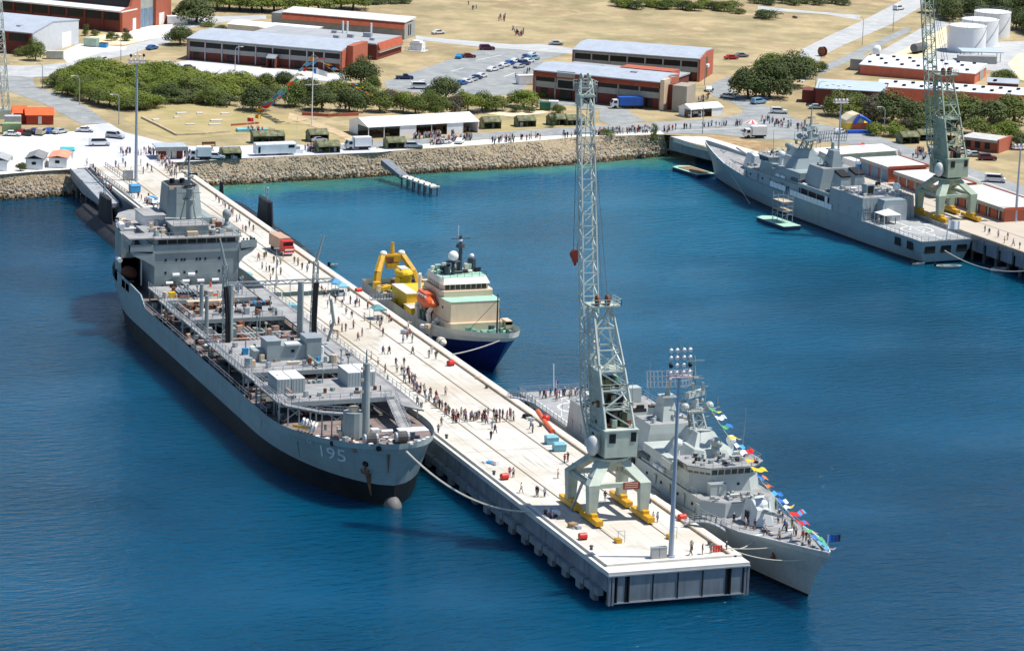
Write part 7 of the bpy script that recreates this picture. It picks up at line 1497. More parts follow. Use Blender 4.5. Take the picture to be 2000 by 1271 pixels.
# street lamps
def street_lamp(px,py,h,label,flip=1):
    g=G(px,py); root=thing('street_lamp',label,'street lamp',(g.x,g.y,0),0,'street lamps'); mb=MB(STEEL); mb.cyl((0,0,0),(0,0,h*.86),.13,.09,8); mb.path([(0,0,h*.86),(flip*.25,0,h*.96),(flip*.9,0,h),(flip*1.9,0,h*1.0)],.09,6); mb.build('pole',root); mb=MB(WHITE); mb.box((flip*2.0,0,h-.1),(.8,.3,.18)); mb.build('lamp_head',root)
for x,y,h,l,fl in ((155,205,8,'street lamp in front of the thicket\'s left half',-1),(232,243,8,'street lamp where the western road meets the apron',-1),(83,172,7,'street lamp at the thicket\'s left tip',-1),(236,118,7,'street lamp on the northern road beside the thicket',-1),(459,138,7,'street lamp before the long barracks',1),(1376,167,9,'street lamp right of the brick block',-1),(1323,212,9,'street lamp by the grey end tower',-1),(1592,190,7,'street lamp before the dark red warehouse',1),(1597,207,7,'lower street lamp before the dark red warehouse',1),(1726,266,8,'street lamp right of the bouncy castle',-1),(1372,262,8,'street lamp on the junction\'s near kerb',-1),(1125,262,8,'street lamp just left of the near crane\'s jib',-1),(1744,62,9,'street lamp on the eastern road',-1),(1684,88,9,'street lamp on the verge of the eastern road',-1),(1802,85,8,'street lamp left of the white tanks',-1),(8,188,9,'street lamp at the left edge by the green jib',1)): street_lamp(x,y,h,l,fl)
# ================================================================== TREES
def leafmat(name,c1,c2):
    m=bpy.data.materials.new(name); m.use_nodes=True; n=m.node_tree; L=n.links; b=n.nodes['Principled BSDF']; b.inputs['Roughness'].default_value=.75; b.inputs['Specular IOR Level'].default_value=.2
    tc=n.nodes.new('ShaderNodeTexCoord'); ns=n.nodes.new('ShaderNodeTexNoise'); ns.inputs['Scale'].default_value=.8; ns.inputs['Detail'].default_value=5; L.new(tc.outputs['Object'],ns.inputs['Vector'])
    oi=n.nodes.new('ShaderNodeObjectInfo'); ad=n.nodes.new('ShaderNodeMath'); ad.operation='MULTIPLY_ADD'; L.new(oi.outputs['Random'],ad.inputs[0]); ad.inputs[1].default_value=.35; L.new(ns.outputs['Fac'],ad.inputs[2])
    mr=n.nodes.new('ShaderNodeMapRange'); mr.inputs[1].default_value=.45; mr.inputs[2].default_value=.9; L.new(ad.outputs[0],mr.inputs[0])
    mx=n.nodes.new('ShaderNodeMix'); mx.data_type='RGBA'; mx.inputs[6].default_value=(*c1,1); mx.inputs[7].default_value=(*c2,1); L.new(mr.outputs[0],mx.inputs[0]); L.new(mx.outputs[2],b.inputs['Base Color'])
    b.inputs['Subsurface Weight'].default_value=0
    return m
LEAF={'bright':leafmat('olive_bright_foliage',(.125,.175,.024),(.21,.245,.045)),'mid':leafmat('olive_mid_foliage',(.085,.122,.025),(.15,.175,.045)),'dark':leafmat('dark_green_foliage',(.058,.082,.026),(.105,.13,.045)),'grey':leafmat('grey_brown_foliage',(.09,.075,.05),(.13,.12,.075))}
BARK=mat('grey_bark',(.13,.105,.08),.95,var=.3)
TREEM={}
def crown_mesh(kind,var,shape):
    key=(kind,var,shape)
    if key in TREEM: return TREEM[key]
    r=random.Random(hash((var,shape=='flat'))%999+var*13); mb=MB(LEAF[kind]); clumps=[]
    nc={'round':22,'flat':22,'shrub':14,'tall':12}[shape]
    for i in range(nc):
        a=r.uniform(0,6.283); q=math.sqrt(r.random())
        if shape=='flat': c=(.40*q*math.cos(a),.40*q*math.sin(a),.50+.26*(1-q*q)+r.uniform(-.2,.06)); s=r.uniform(.17,.27)
        elif shape=='tall': c=(.2*q*math.cos(a),.2*q*math.sin(a),.15+.75*i/nc); s=r.uniform(.16,.26)*(1.15-.6*i/nc)
        elif shape=='shrub': c=(.34*q*math.cos(a),.34*q*math.sin(a),.25+.4*(1-q)+r.uniform(-.1,.12)); s=r.uniform(.18,.28)
        else: c=(.36*q*math.cos(a),.36*q*math.sin(a),.34+.38*(1-q*q)+r.uniform(-.22,.06)); s=r.uniform(.18,.28)
        clumps.append((c,s))
    for c,s in clumps:
        for k in range(int(4200*s*s)+40):
            z=r.uniform(-.75,1); a=r.uniform(0,6.283); rr=s*(1-.32*r.random()**2)*(1+.16*math.sin(3*a+var)); q=math.sqrt(max(0,1-z*z))
            p=Vector((c[0]+rr*q*math.cos(a),c[1]+rr*q*math.sin(a),c[2]+rr*z*.78))
            if p.z<.03: continue
            nrm=Vector((q*math.cos(a)+r.uniform(-.7,.7),q*math.sin(a)+r.uniform(-.7,.7),z+.35+r.uniform(-.5,.5))).normalized(); t=nrm.orthogonal().normalized(); u=nrm.cross(t); l=r.uniform(.014,.03); w_=l*r.uniform(.6,1)
            mb.add([p-t*l-u*w_*.3,p+u*w_,p+t*l+u*w_*.2,p-u*w_],[(0,1,2,3)])
    o=mb.build('crown'); me=o.data; bpy.data.objects.remove(o); TREEM[key]=me; return me
def trunk_mesh(var,shape):
    key=('t',var,shape)
    if key in TREEM: return TREEM[key]
    r=random.Random(var); mb=MB(BARK); top=Vector((r.uniform(-.05,.05),r.uniform(-.05,.05),.42)); mb.cyl((0,0,-.03),top,.035,.024,7)
    for i in range(6):
        a=i*1.05+r.random(); mb.cyl(top*(.6+.4*r.random()),(.3*math.cos(a),.3*math.sin(a),.55+.25*r.random()),.016,.006,5)
    o=mb.build('trunk'); me=o.data; bpy.data.objects.remove(o); TREEM[key]=me; return me
tcount=0
def tree(px,py,wpx,hpx,kind,shape,label,group='trees and shrubs around the base',z=0,name=None):
    global tcount; tcount+=1
    g=G(px,py,z); s=(g-CAMP).length; k=s/FPX; W_=wpx*k*1.06; H_=hpx*k*1.04; v=tcount%3
    nm=name or ('shrub' if shape=='shrub' else 'tree')
    root=thing(nm,label,nm,(g.x,g.y,z),rnd.uniform(0,6.28),group); root.scale=(W_,W_,H_)
    for part,me in (('crown',crown_mesh(kind,v,shape)),('trunk',trunk_mesh(v,shape))):
        o=bpy.data.objects.new(part,me); COL.objects.link(o); o.parent=root
    return root
# the olive thicket behind the left lawn, row by row from its near edge
rows=[('front',[(112,174),(132,184),(152,191),(172,197),(193,203),(214,208),(236,211),(258,213),(281,210),(303,205),(326,200),(349,198),(372,198),(396,199),(420,202),(445,205)],40,36),
 ('second',[(125,168),(147,174),(170,180),(193,185),(217,189),(241,192),(265,192),(289,189),(313,185),(337,182),(361,182),(385,184),(409,187),(433,190),(458,193),(482,196)],42,36),
 ('third',[(142,156),(166,161),(190,166),(214,170),(238,172),(262,173),(286,171),(310,169),(334,168),(358,168),(382,170),(406,173),(430,177),(455,181),(480,184)],44,36),
 ('rear',[(160,146),(185,149),(210,152),(235,153),(260,154),(285,154),(310,154),(335,155),(360,157),(385,160),(410,164),(436,168),(462,172)],46,36)]
for rn,pts,w,h in rows:
    for i,(x,y) in enumerate(pts):
        kd='bright' if rn in('rear','third') else ('bright' if rnd.random()<.55 else 'mid')
        if rn=='front': kd=rnd.choice(['mid','mid','dark','bright','grey' if 5<i<9 else 'mid'])
        tree(x+rnd.uniform(-3,3),y+rnd.uniform(-2,2),w*rnd.uniform(1.15,1.6),h*rnd.uniform(.8,1.1),kd,rnd.choice(['flat','flat','round','shrub']),f'{ {"bright":"bright olive","mid":"olive green","dark":"dark green","grey":"grey brown"}[kd]} tree in the left thicket\'s {rn} row, {ordn(i)} from the left','trees of the left thicket')
B=[ # right part of the near belt, behind lawn and marquee
(505,216,66,56,'dark','round','large dark round tree at the thicket\'s right end by the flag line'),(516,180,48,44,'mid','round','olive tree below the long barracks\' porch'),(556,178,44,42,'dark','round','dark tree below the long barracks, left of the flag mast'),(535,205,46,44,'mid','flat','olive tree between the dark round one and the flag mast'),
(575,208,52,54,'mid','round','olive tree just left of the flag mast'),(604,200,56,52,'dark','round','dark tree right behind the flag mast'),(628,216,66,52,'dark','round','broad dark tree right of the flag mast'),(660,196,60,48,'mid','round','olive tree under the right half of the flag line'),(683,218,60,50,'dark','round','dark tree where the right flag line ends'),
(705,168,68,62,'dark','round','tall dark tree against the long barracks\' red end wall'),(727,178,34,36,'mid','round','slim olive tree beside the tall dark one at the red end wall'),(715,206,60,50,'mid','round','olive tree left of the car park\'s bottom corner'),(742,218,52,48,'mid','round','olive tree behind the long marquee\'s left end'),(765,205,44,36,'grey','round','grey brown tree behind the long marquee'),
(788,219,46,44,'bright','round','bright olive tree behind the long marquee\'s middle'),(812,222,46,42,'mid','round','olive tree behind the long marquee, right of the bright one'),(836,213,44,38,'mid','flat','flat topped tree at the car park\'s bottom edge'),(870,196,72,50,'dark','round','large dark dome tree at the bottom of the car park'),(860,226,46,42,'mid','round','olive tree in front of the large dome tree'),(888,224,44,46,'grey','round','grey stemmed tree in front of the large dome tree'),
(914,222,50,48,'bright','flat','bright flat topped tree behind the marquee\'s right end'),(942,218,48,44,'mid','round','olive tree right of the marquee\'s right end'),(968,216,46,36,'mid','round','olive tree below the red cart'),
(1022,209,60,38,'bright','round','bright olive tree left of the orange fascia block'),(1008,218,26,20,'dark','shrub','dark low shrub under the bright olive tree'),(1034,220,22,16,'dark','shrub','dark low shrub right of the bright olive tree'),(1062,190,24,17,'bright','shrub','bright shrub at the orange fascia block\'s left corner'),(1086,192,22,15,'mid','shrub','olive shrub beside the block\'s entrance'),(1091,222,28,22,'mid','round','small round tree before the orange fascia block'),(1080,249,20,32,'dark','tall','dark cypress between two camouflage tents'),
(950,214,30,30,'dark','shrub','dark shrub by the car park\'s lower right'),
# big round trees
(1462,193,78,72,'dark','round','large dark round tree, front left of the clump by the junction'),(1502,191,84,76,'dark','round','large dark round tree, front right of the clump by the junction'),(1545,170,88,74,'dark','round','large dark round tree, right of the clump by the junction'),(1572,152,56,52,'mid','round','dark round tree at the clump\'s rear right tip'),(1515,152,82,52,'mid','round','dark round tree at the back of the clump by the junction'),
# wood on the right
(1642,226,66,52,'mid','round','olive tree before the dark red warehouse, leftmost of the right wood'),(1672,214,52,42,'mid','round','olive tree touching the dark red warehouse wall'),(1706,236,70,58,'grey','round','grey brown tree in the right wood\'s front left'),(1742,238,82,66,'dark','round','large dark tree in the right wood under the white roof'),(1788,244,72,56,'dark','round','dark tree left of the olive crane\'s jib'),(1832,240,74,60,'mid','round','olive tree behind the olive crane\'s jib'),(1880,236,84,58,'mid','round','broad olive tree right of the olive crane\'s jib'),(1930,244,84,58,'dark','round','broad dark tree in the right wood above the brick hut'),(1978,240,86,60,'mid','round','olive tree at the right edge under the dotted roof'),
(1905,262,56,36,'mid','round','low olive tree just behind the flat roofed brick hut'),(1962,272,62,42,'bright','round','bright olive tree right of the flat roofed brick hut'),(1990,290,44,34,'dark','round','dark tree at the right edge beside the brick hut'),(1808,262,66,42,'dark','round','dark low tree behind the right roadside camouflage tents'),
(1712,264,44,36,'bright','shrub','bright green bush right of the bouncy castle'),(1745,266,46,38,'bright','shrub','bright green bush behind the street lamp by the bouncy castle'),(1690,228,60,30,'bright','shrub','bright bush behind the bouncy castle'),(1778,258,48,38,'grey','shrub','brownish bush left of the right camouflage tents'),(1958,168,52,36,'mid','round','round olive tree beyond the farther dotted roof warehouse'),(1600,140,30,30,'dark','shrub','dark bush at the round clump\'s right') ,
# upper left
(20,30,56,44,'mid','round','olive tree left of the brick hangar at the upper left corner'),(383,44,88,52,'dark','round','large spreading dark tree right of the brick hangar'),(352,88,54,44,'dark','round','dark round tree at the long barracks\' left end'),(405,52,30,12,'mid','shrub','small shrub by the spreading dark tree'),(432,60,24,14,'dark','shrub','small dark shrub left of the white roofed sheds'),
(167,70,20,24,'mid','tall','slim tree at the grey shed\'s right corner'),(186,70,20,16,'mid','shrub','shrub beside the slim tree by the grey shed'),(217,80,18,20,'mid','round','small tree in the red soil bed, left one'),(229,79,10,14,'mid','round','tiny tree in the red soil bed between the other two'),(247,80,22,18,'mid','round','small tree in the red soil bed, right one'),(245,66,16,14,'grey','shrub','brownish shrub at the hangar\'s front corner'),
(69,118,36,46,'mid','round','tree in front of the grey shed\'s side wall'),(44,109,34,26,'mid','shrub','low bush in front of the grey shed\'s brick front'),(31,92,22,24,'grey','round','brownish tree in front of the grey shed\'s brick front'),
(40,334,24,24,'dark','shrub','round dark shrub by the dark roofed hut'),(10,352,20,14,'dark','shrub','dark bush on the left rock bank'),(523,330,28,20,'mid','shrub','grey green bush on the rock bank below the coach'),(1075,290,24,22,'grey','shrub','grey bush on the rock bank left of the near crane\'s jib'),(1185,264,34,16,'mid','shrub','low bush on the rock bank right of the near crane\'s jib'),(1277,278,24,40,'mid','tall','ragged tall bush where the rock bank meets the ramp'),(1502,36,56,24,'dark','shrub','big round bush alone at the field\'s far right'),(1442,27,30,14,'mid','shrub','smaller bush left of the big round one at the field\'s far right'),(1552,36,12,6,'grey','shrub','tiny tuft by the far right road')]
for x,y,wd,ht,kd,shp,lb in B: tree(x,y,wd,ht,kd,shp,lb,z=-3.2 if y>270 and x<1200 and x>300 or (x<15 and y>340) else (-1.5 if x in (1277,) else 0))
# far woods along the top edge
far=[(i*22+425,24-(abs(i-6)*.9),'bright' if i%3 else 'mid') for i in range(13)]
for i,(x,y,kd) in enumerate(far): tree(x,y,70,36,kd,'flat',f'{ {"bright":"bright","mid":"darker"}[kd]} olive tree in the far wood above the long blocks, {ordn(i)} from the left','trees of the far wood')
for i in range(5): tree(715+i*18,9-i*.7,36,16,'dark','shrub',f'dark scrub at the top edge of the dry field, {ordn(i)} from the left','scrub on the field edge')
for i in range(13):
    x=1205+i*19; tree(x,12+ (i%3)*3+(i>6)*4,36,22,rnd.choice(['bright','mid','dark']),'round' if i%2 else 'shrub',f'scrubby tree on the far side of the dry field, {ordn(i)} from the left','scrub on the field edge')
for i in range(8): tree(1480+i*24,7+(i%2)*3,34,18,'dark','shrub',f'dark far scrub between the field and the eastern road, {ordn(i)} from the left','scrub beside the eastern road')
for i in range(12): tree(1828+i*16,26+(i%3)*7-(i>5)*4,50,46,'dark' if i%3 else 'mid','round',f'dark tree of the wood behind the white tanks, {ordn(i)} from the left','trees behind the tanks')
for i in range(5): tree(1985+i*12,56+i*4,46,44,'dark','round',f'dark tree at the right edge beside the farthest tank, {ordn(i)} from the left','trees behind the tanks')
# ================================================================== PEOPLE
SKIN=mat('skin',(.42,.24,.16),.6); HAIR={'dark':mat('dark_hair',(.02,.014,.01),.7),'fair':mat('fair_hair',(.30,.19,.08),.7),'hat':mat('white_hat',(.7,.7,.66),.8)}
SH={'white':(.72,.72,.72),'red':(.42,.03,.03),'navy':(.02,.03,.10),'blue':(.06,.17,.42),'pink':(.55,.20,.24),'grey':(.22,.22,.23),'black':(.015,.015,.017),'green':(.06,.17,.08),'cream':(.56,.48,.34),'pale blue':(.30,.45,.58)}
TR={'dark':(.02,.02,.026),'navy':(.025,.035,.085),'khaki':(.30,.23,.14),'white':(.62,.62,.60),'denim':(.07,.11,.20),'grey':(.16,.16,.17)}
SM={k:mat('cloth_'+k.replace(' ','_'),v,.9,var=.06) for k,v in SH.items()}; TM={k:mat('trouser_'+k,v,.9,var=.06) for k,v in TR.items()}
def person_mesh(pose):
    """one skinned surface over a jointed skeleton; slots: skin, top, trousers, hair"""
    st={'stand':(.0,.12,.10),'walk':(.30,.28,-.28),'stride':(.42,.35,-.34),'point':(.05,1.25,.12),'lean':(.10,.45,.40),'chat':(.06,.6,.25)}[pose]
    leg,a1,a2=st; V=[]; E=[]; R=[]
    def v(x,y,z,r): V.append((x,y,z)); R.append(r); return len(V)-1
    hip=v(0,0,.95,.135); wst=v(0,.01,1.10,.12); ch=v(0,.015,1.32,.15); nk=v(0,.01,1.49,.055); hd=v(0,-.02,1.60,.09); tp=v(0,-.01,1.72,.085); E+=[(hip,wst),(wst,ch),(ch,nk),(nk,hd),(hd,tp)]
    for s,ph in ((-1,leg),(1,-leg)):
        h=v(s*.09,0,.90,.095); k=v(s*.10,-.42*math.sin(ph)-(.04 if leg else 0),.90-.42*math.cos(ph),.062); f=v(s*.105,-.80*math.sin(ph)*(.95 if ph>0 else 1.0),.08+(.06 if ph<-.2 else 0),.045); t=v(s*.12,-.80*math.sin(ph)-.15,.045+(.03 if ph<-.2 else 0),.035); E+=[(hip,h),(h,k),(k,f),(f,t)]
    for s,ph in ((-1,a1),(1,a2)):
        sh=v(s*.19,.01,1.42,.062); el=v(s*.235,-.27*math.sin(ph),1.42-.28*math.cos(ph),.045); wr=v(s*.23,-.27*math.sin(ph)-.24*math.sin(ph+.25),1.42-.28*math.cos(ph)-.24*math.cos(ph+.25),.034); ha=v(s*.225,-.27*math.sin(ph)-.34*math.sin(ph+.3),1.42-.28*math.cos(ph)-.34*math.cos(ph+.3),.036); E+=[(ch,sh),(sh,el),(el,wr),(wr,ha)]
    me=bpy.data.meshes.new('person'); me.from_pydata(V,E,[]); o=bpy.data.objects.new('person',me); COL.objects.link(o)
    sk=o.modifiers.new('skin','SKIN')
    for i,r in enumerate(R): me.skin_vertices[0].data[i].radius=(r,r*(.8 if i in (0,1,2) else 1))
    me.skin_vertices[0].data[0].use_root=True
    dg=bpy.context.evaluated_depsgraph_get(); m2=bpy.data.meshes.new_from_object(o.evaluated_get(dg)); bpy.data.objects.remove(o)
    for k in range(4): m2.materials.append(SKIN)
    for p in m2.polygons:
        c=p.center; arm=abs(c.x)>.17 and c.z<1.25 and c.z>.5
        p.material_index=3 if (c.z>1.66 or (c.z>1.56 and c.y>.03)) else 0 if c.z>1.47 or arm else 1 if c.z>.98 else 2 if c.z>(.46 if pose in('chat','lean','point') else .1) else 0
    return m2
PM={k:person_mesh(k) for k in ('stand','walk','stride','point','lean','chat')}
np_=0
seen=set()
def person(x,y,z,shirt,tr,label,group,rz=None,pose=None,hair=None,s=None):
    global np_; np_+=1
    me=PM[pose or rnd.choice(list(PM))]; o=bpy.data.objects.new('person',me); COL.objects.link(o); o.location=(x,y,z+.01); o.rotation_euler=(0,0,rnd.uniform(0,6.28) if rz is None else rz); k=s or rnd.uniform(.94,1.06); o.scale=(k,k,k)
    for i,m in ((1,SM[shirt]),(2,TM[tr]),(3,HAIR[hair or rnd.choice(['dark','dark','fair','hat'])])): o.material_slots[i].link='OBJECT'; o.material_slots[i].material=m
    assert label not in seen, label
    seen.add(label); tag(o,label,'person',group); return o
SHW=['white']*4+['red']*2+['navy']*3+['blue']*2+['pink']*2+['grey']*2+['black']*3+['green','cream','pale blue']; TRW=['dark']*4+['navy']*2+['khaki']*2+['denim']*2+['white','grey']
def pick(): return rnd.choice(SHW),rnd.choice(TRW)
# --- the queue winding across the wharf, in order from the crane side
q=[(1008,812),(998,811),(985,812),(973,814),(962,812),(950,815),(938,816),(925,815),(913,814),(902,813),(892,812),(884,810),(876,805),(868,799),(862,794),(856,788),(850,783),(843,777),(836,772),(830,767),(824,762),(818,757),(812,752),(806,746),(800,738),(794,730),(788,723),(783,716),(779,710)]
def poly(pts,t):
    L=[0]
    for a,b in zip(pts,pts[1:]): L.append(L[-1]+math.dist(a,b))
    return along(pts,t)
for i in range(84):
    t=(i+.5)/84; x,y=along(q,t); g=G(x+rnd.uniform(-9,9),y+7+rnd.uniform(-7,7)); a,b=pick()
    person(g.x,g.y,0,a,b,f'person in {a} top, {b} legwear, {ordn(i)} from the crane in the wharf queue','queue across the wharf',rz=rnd.uniform(-.6,.6)+(1.2 if i<14 else 2.2),pose=rnd.choice(['stand','stand','lean','chat','walk']))
# --- strollers on the wharf, between landmarks
spots=[(960,838,1.0,'before the queue\'s long arm'),(958,858,1,'before the queue\'s long arm'),(966,846,1,'before the queue\'s long arm'),(862,832,1,'by the tanker\'s bow rail'),(856,846,1,'by the tanker\'s bow rail'),(1018,962,1,'by the left crane rail near the crane'),(1047,968,1,'by the left crane rail near the crane'),(1051,970,1,'by the left crane rail near the crane'),(1063,970,1,'by the left crane rail near the crane'),(1002,932,1,'by the red drum abreast the mooring rope'),(994,930,1,'by the red drum abreast the mooring rope'),(1089,934,1,'in the open middle left of the crane'),(1103,905,1,'behind the crane by the pale blue bins'),(1108,902,1,'behind the crane by the pale blue bins'),(1181,978,1,'under the crane portal'),(1285,1020,1,'beside the crane\'s right bogie'),(1276,1018,1,'beside the crane\'s right bogie'),(1350,1075,1,'at the seaward end by the gangway'),(1349,1084,1,'at the seaward end by the gangway'),(1372,1082,1,'at the seaward end by the gangway'),(1389,1080,1,'at the seaward end by the gangway'),(1418,1077,1,'at the seaward end by the gangway'),(1076,1013,1,'in the crane\'s shadow'),(1070,1011,1,'in the crane\'s shadow'),
(1040,845,1,'near the orange boom'),(1036,838,1,'near the orange boom'),(1122,858,0,'x')]
cnt={}
def strol(x,y,where,grp='visitors on the wharf',z=0,**k):
    g=G(x,y,z); a,b=pick(); tries=0
    while f'person in {a} top, {b} legwear, {where}' in seen and tries<200: a,b=pick(); tries+=1
    if tries>=200: return
    person(g.x,g.y,z,a,b,f'person in {a} top, {b} legwear, {where}',grp,**k)
for x,y,f_,w_ in spots:
    if f_: strol(x+rnd.uniform(-1,1),y,w_)
zones=[('between the tanker\'s foremast and the queue',[(725,700),(748,690),(756,748),(738,712),(760,690),(752,725),(722,728),(745,770),(733,742),(815,790),(822,800),(870,770)]),
('in front of the support ship\'s bow',[(800,655),(787,668),(805,668),(795,661),(843,689),(838,697),(806,690),(760,628),(745,632),(738,630),(748,655),(742,640),(797,640),(851,700)]),
('beside the support ship\'s working deck',[(697,590),(702,597),(718,602),(694,598),(687,620),(712,625),(690,640),(675,645),(660,660),(699,663),(707,655),(723,640)]),
('near the tanker gantry\'s port end',[(640,600),(647,612),(652,632),(645,640),(633,655),(661,633),(668,646),(676,612),(655,590),(668,598)]),
('around the red truck',[(548,515),(553,503),(541,520),(533,535),(520,528),(526,530),(548,535),(516,505),(505,508),(575,513),(582,517),(590,525),(600,530)]),
('below the tanker\'s bridge wing',[(512,524),(520,500),(528,548),(540,548),(535,512)]),
('beside the tall black submarine fin',[(474,452),(480,452),(468,430),(462,432),(455,418),(447,412),(440,405),(487,442),(495,450),(435,400),(428,395),(422,390),(452,421)]),
('along the right kerb beyond the red truck',[(612,555),(620,562),(628,570),(636,577),(643,585),(672,585),(684,592)]),
('by the tanker\'s funnel on the wharf',[(300,410),(308,405),(293,420),(288,400),(283,396),(322,415),(290,388),(276,392),(270,386)]),
('at the left railing of the shore end',[(170,322),(176,332),(186,338),(193,348),(200,356),(207,362),(213,370),(190,345),(203,364),(196,352),(217,373),(182,330)]),
('at the foot of the shore-end mast',[(232,330),(226,325),(245,325),(240,318),(256,338),(280,338),(288,330),(296,335),(275,322)])]
for w_,pts in zones:
    for x,y in pts: strol(x,y+2,w_)
# --- dense groups at the shore end of the wharf
i=0
for k in range(40):
    t=k/39; x=305+t*40+rnd.uniform(-8,8); y=300+t*44+rnd.uniform(-6,8); g=G(x,y); a,b=pick(); person(g.x,g.y,0,a,b,f'person in {a} top, {b} legwear, {ordn(k)} from the kiosk in the wharf crowd','crowd between the kiosk and the wharf')
# --- on the near frigate
M1=Vector((32.9,50,WZ))
for k in range(24):
    t=k/23; yy=-49+t*19; hw=max(.6,5.6*min(1,(yy+54)/22)); s=rnd.choice((-1,1)); xx=s*hw*rnd.uniform(.35,.85); zz=5.55+2.6*(max(0,1-((yy+57.5)/117)/.42))**1.5; a,b=pick()
    if abs(xx)<2.1 and yy>-36: xx=2.6*s
    person(M1.x+xx,M1.y+yy,M1.z+zz-.05,a,b,f'person in {a} top, {b} legwear, {ordn(k)} from the near frigate\'s bow','visitors on the near frigate')
for k in range(20):
    t=k/19; xx=-4+t*9+rnd.uniform(-.5,.5); yy=55.5-abs(rnd.gauss(0,2.6)); a,b=pick()
    person(M1.x+xx,M1.y+yy,M1.z+5.64,a,b,f'person in {a} top, {b} legwear, {ordn(k)} from the wharf on the frigate\'s flight deck','visitors on the near frigate')
# --- on the far wharf and the far frigate's flight deck
for k in range(9):
    p=W2(133+k*3.2,rnd.uniform(1.5,5)); a,b=pick(); person(p[0],p[1],.02,a,b,f'person in {a} top, {b} legwear, {ordn(k)} from the olive crane on the wharf','visitors on the right wharf')
for k in range(7):
    p=fr2.matrix_basis@Vector((rnd.uniform(1,6.2),35+k*.8,5.65)); a,b=pick(); person(p.x,p.y,p.z,a,b,f'person in {a} top, {b} legwear, {ordn(k)} from the far frigate\'s hangar','visitors on the far frigate')
# --- along the shore road and beyond: the crowd too distant to tell apart
cm=MB(); shades=[SM[k] for k in ('white','white','white','cream','pale blue','pink','grey','grey','black','navy','red')]; 
def tiny(px,py,z=0):
    g=G(px,py,z); k=rnd.uniform(.92,1.06); a=rnd.uniform(0,3.14); ca,sa=math.cos(a)*k,math.sin(a)*k
    P=lambda x,y,zz:(g.x+x*ca-y*sa,g.y+x*sa+y*ca,z+zz*k)
    cm.m(rnd.choice(list(TM.values())))
    for s in (-1,1): cm.cyl(P(s*.09,s*.08,0),P(s*.07,0,.9),.07,.1,5)
    cm.m(rnd.choice(shades)); cm.cyl(P(0,0,.88),P(0,0,1.45),.15,.19,6)
    for s in (-1,1): cm.cyl(P(s*.24,s*-.05,.85),P(s*.2,0,1.42),.045,.06,5)
    cm.m(SKIN).sph(P(0,0,1.62),.12,n=6,k=4)
for a,b,n,sp in (((840,283),(925,272),60,6),((805,272),(925,261),40,3),((700,283),(735,285),16,5),((610,288),(680,290),20,7),((560,292),(612,296),16,6),((950,280),(1140,264),52,7),((1165,262),(1280,257),66,6),((1300,256),(1460,243),34,7),((1480,235),(1600,262),50,10),((1700,300),(1830,312),36,8),((1790,300),(1835,300),26,6),((1350,215),(1390,185),22,6),((340,306),(440,300),22,6),((480,258),(560,268),22,8),((1000,60),(1045,86),16,8),((920,15),(980,40),12,10),((1010,155),(1040,140),10,5),((225,303),(300,300),26,7)):
    for k in range(n):
        if k%4==0: t0=rnd.random()
        t=min(1,max(0,t0+rnd.gauss(0,.02))); tiny(a[0]+(b[0]-a[0])*t+rnd.uniform(-sp,sp),a[1]+(b[1]-a[1])*t+rnd.uniform(-sp,sp)*.5)
struct(cm.build('crowd'),'stuff')
# ================================================================== FLAGS
FC=[mat('flag_'+n,c,.8,var=.05) for n,c in (('red',(.55,.02,.02)),('yellow',(.70,.48,.03)),('blue',(.03,.16,.50)),('white',(.75,.75,.75)),('green',(.08,.36,.16)),('orange',(.65,.18,.02)),('sky',(.08,.34,.62)))]
def flagline(a,b,n,label,size=(1.3,.9),sag=.6,blow=Vector((1,.25,0))):
    a,b=Vector(a),Vector(b); root=thing('flag_string',label,'signal flags',tuple(a)); P=[]
    for i in range(25): t=i/24; P.append((b-a)*t+Vector((0,0,-sag*4*t*(1-t))))
    mb=MB(ROPE); mb.path(P,.05); mb.build('halyard',root); d=(b-a).normalized(); bl=blow.normalized()
    for i in range(n):
        t=(i+.5)/n; p=(b-a)*t+Vector((0,0,-sag*4*t*(1-t))); q=p+d*size[1]; mb=MB(); c1,c2=rnd.sample(FC,2); L=size[0]*rnd.uniform(.75,1.3); dr=rnd.uniform(-.35,.1); N=6
        for k in range(N):
            mb.m(c1 if (k<N/2 or rnd.random()<.3) else c2)
            f=lambda s,kk: s+bl*(L*kk/N)+Vector((0,0,dr*L*kk/N+.13*math.sin(kk*1.6+i)))+Vector((-bl.y,bl.x,0))*.16*math.sin(kk*1.3+i)
            tp=.08*k if i%3==0 else 0; w0=q-p; mb.add([f(p+w0*tp,k),f(p+w0*(tp+(.08 if i%3==0 else 0)),k+1),f(q-w0*(tp+(.08 if i%3==0 else 0)),k+1),f(q-w0*tp,k)],[(0,1,2,3)])
        mb.build('flag',root)
    return root
flagline((33.6,42.0,14.0),(32.9,-6.5,3.2),19,'string of coloured signal flags from the near frigate\'s foremast to its bow',(2.3,1.35),1.6)
# flag mast on the lawn
g=G(609,244); fm=thing('flag_mast','white flag mast with yards on the lawn left of the marquee','flagpole',(g.x,g.y,0)); mb=MB(WHITE); mb.cyl((0,0,0),(0,0,19.5),.16,.09,8); mb.build('pole',fm); mb=MB(WHITE); mb.bar((-2.2,0,10.8),(2.2,0,10.8),.1); mb.bar((-1.4,0,15.2),(1.4,0,15.2),.08); mb.build('yard',fm)
mb=MB(FC[3]); 
for k in range(5): mb.m(FC[3] if k else FC[2]); mb.add([(.2+k*.75,.2*math.sin(k),15.4-.25*k),(.2+(k+1)*.75,.2*math.sin(k+1),15.4-.25*(k+1)),(.2+(k+1)*.75,.2*math.sin(k+1),13.8-.2*(k+1)),(.2+k*.75,.2*math.sin(k),13.8-.2*k)],[(0,1,2,3)])
o=mb.build('naval_ensign'); o.location=(g.x,g.y,0); tag(o,'white ensign with blue corner flying from the lawn flag mast','flag')
e1=G(500,222); e2=G(722,222)
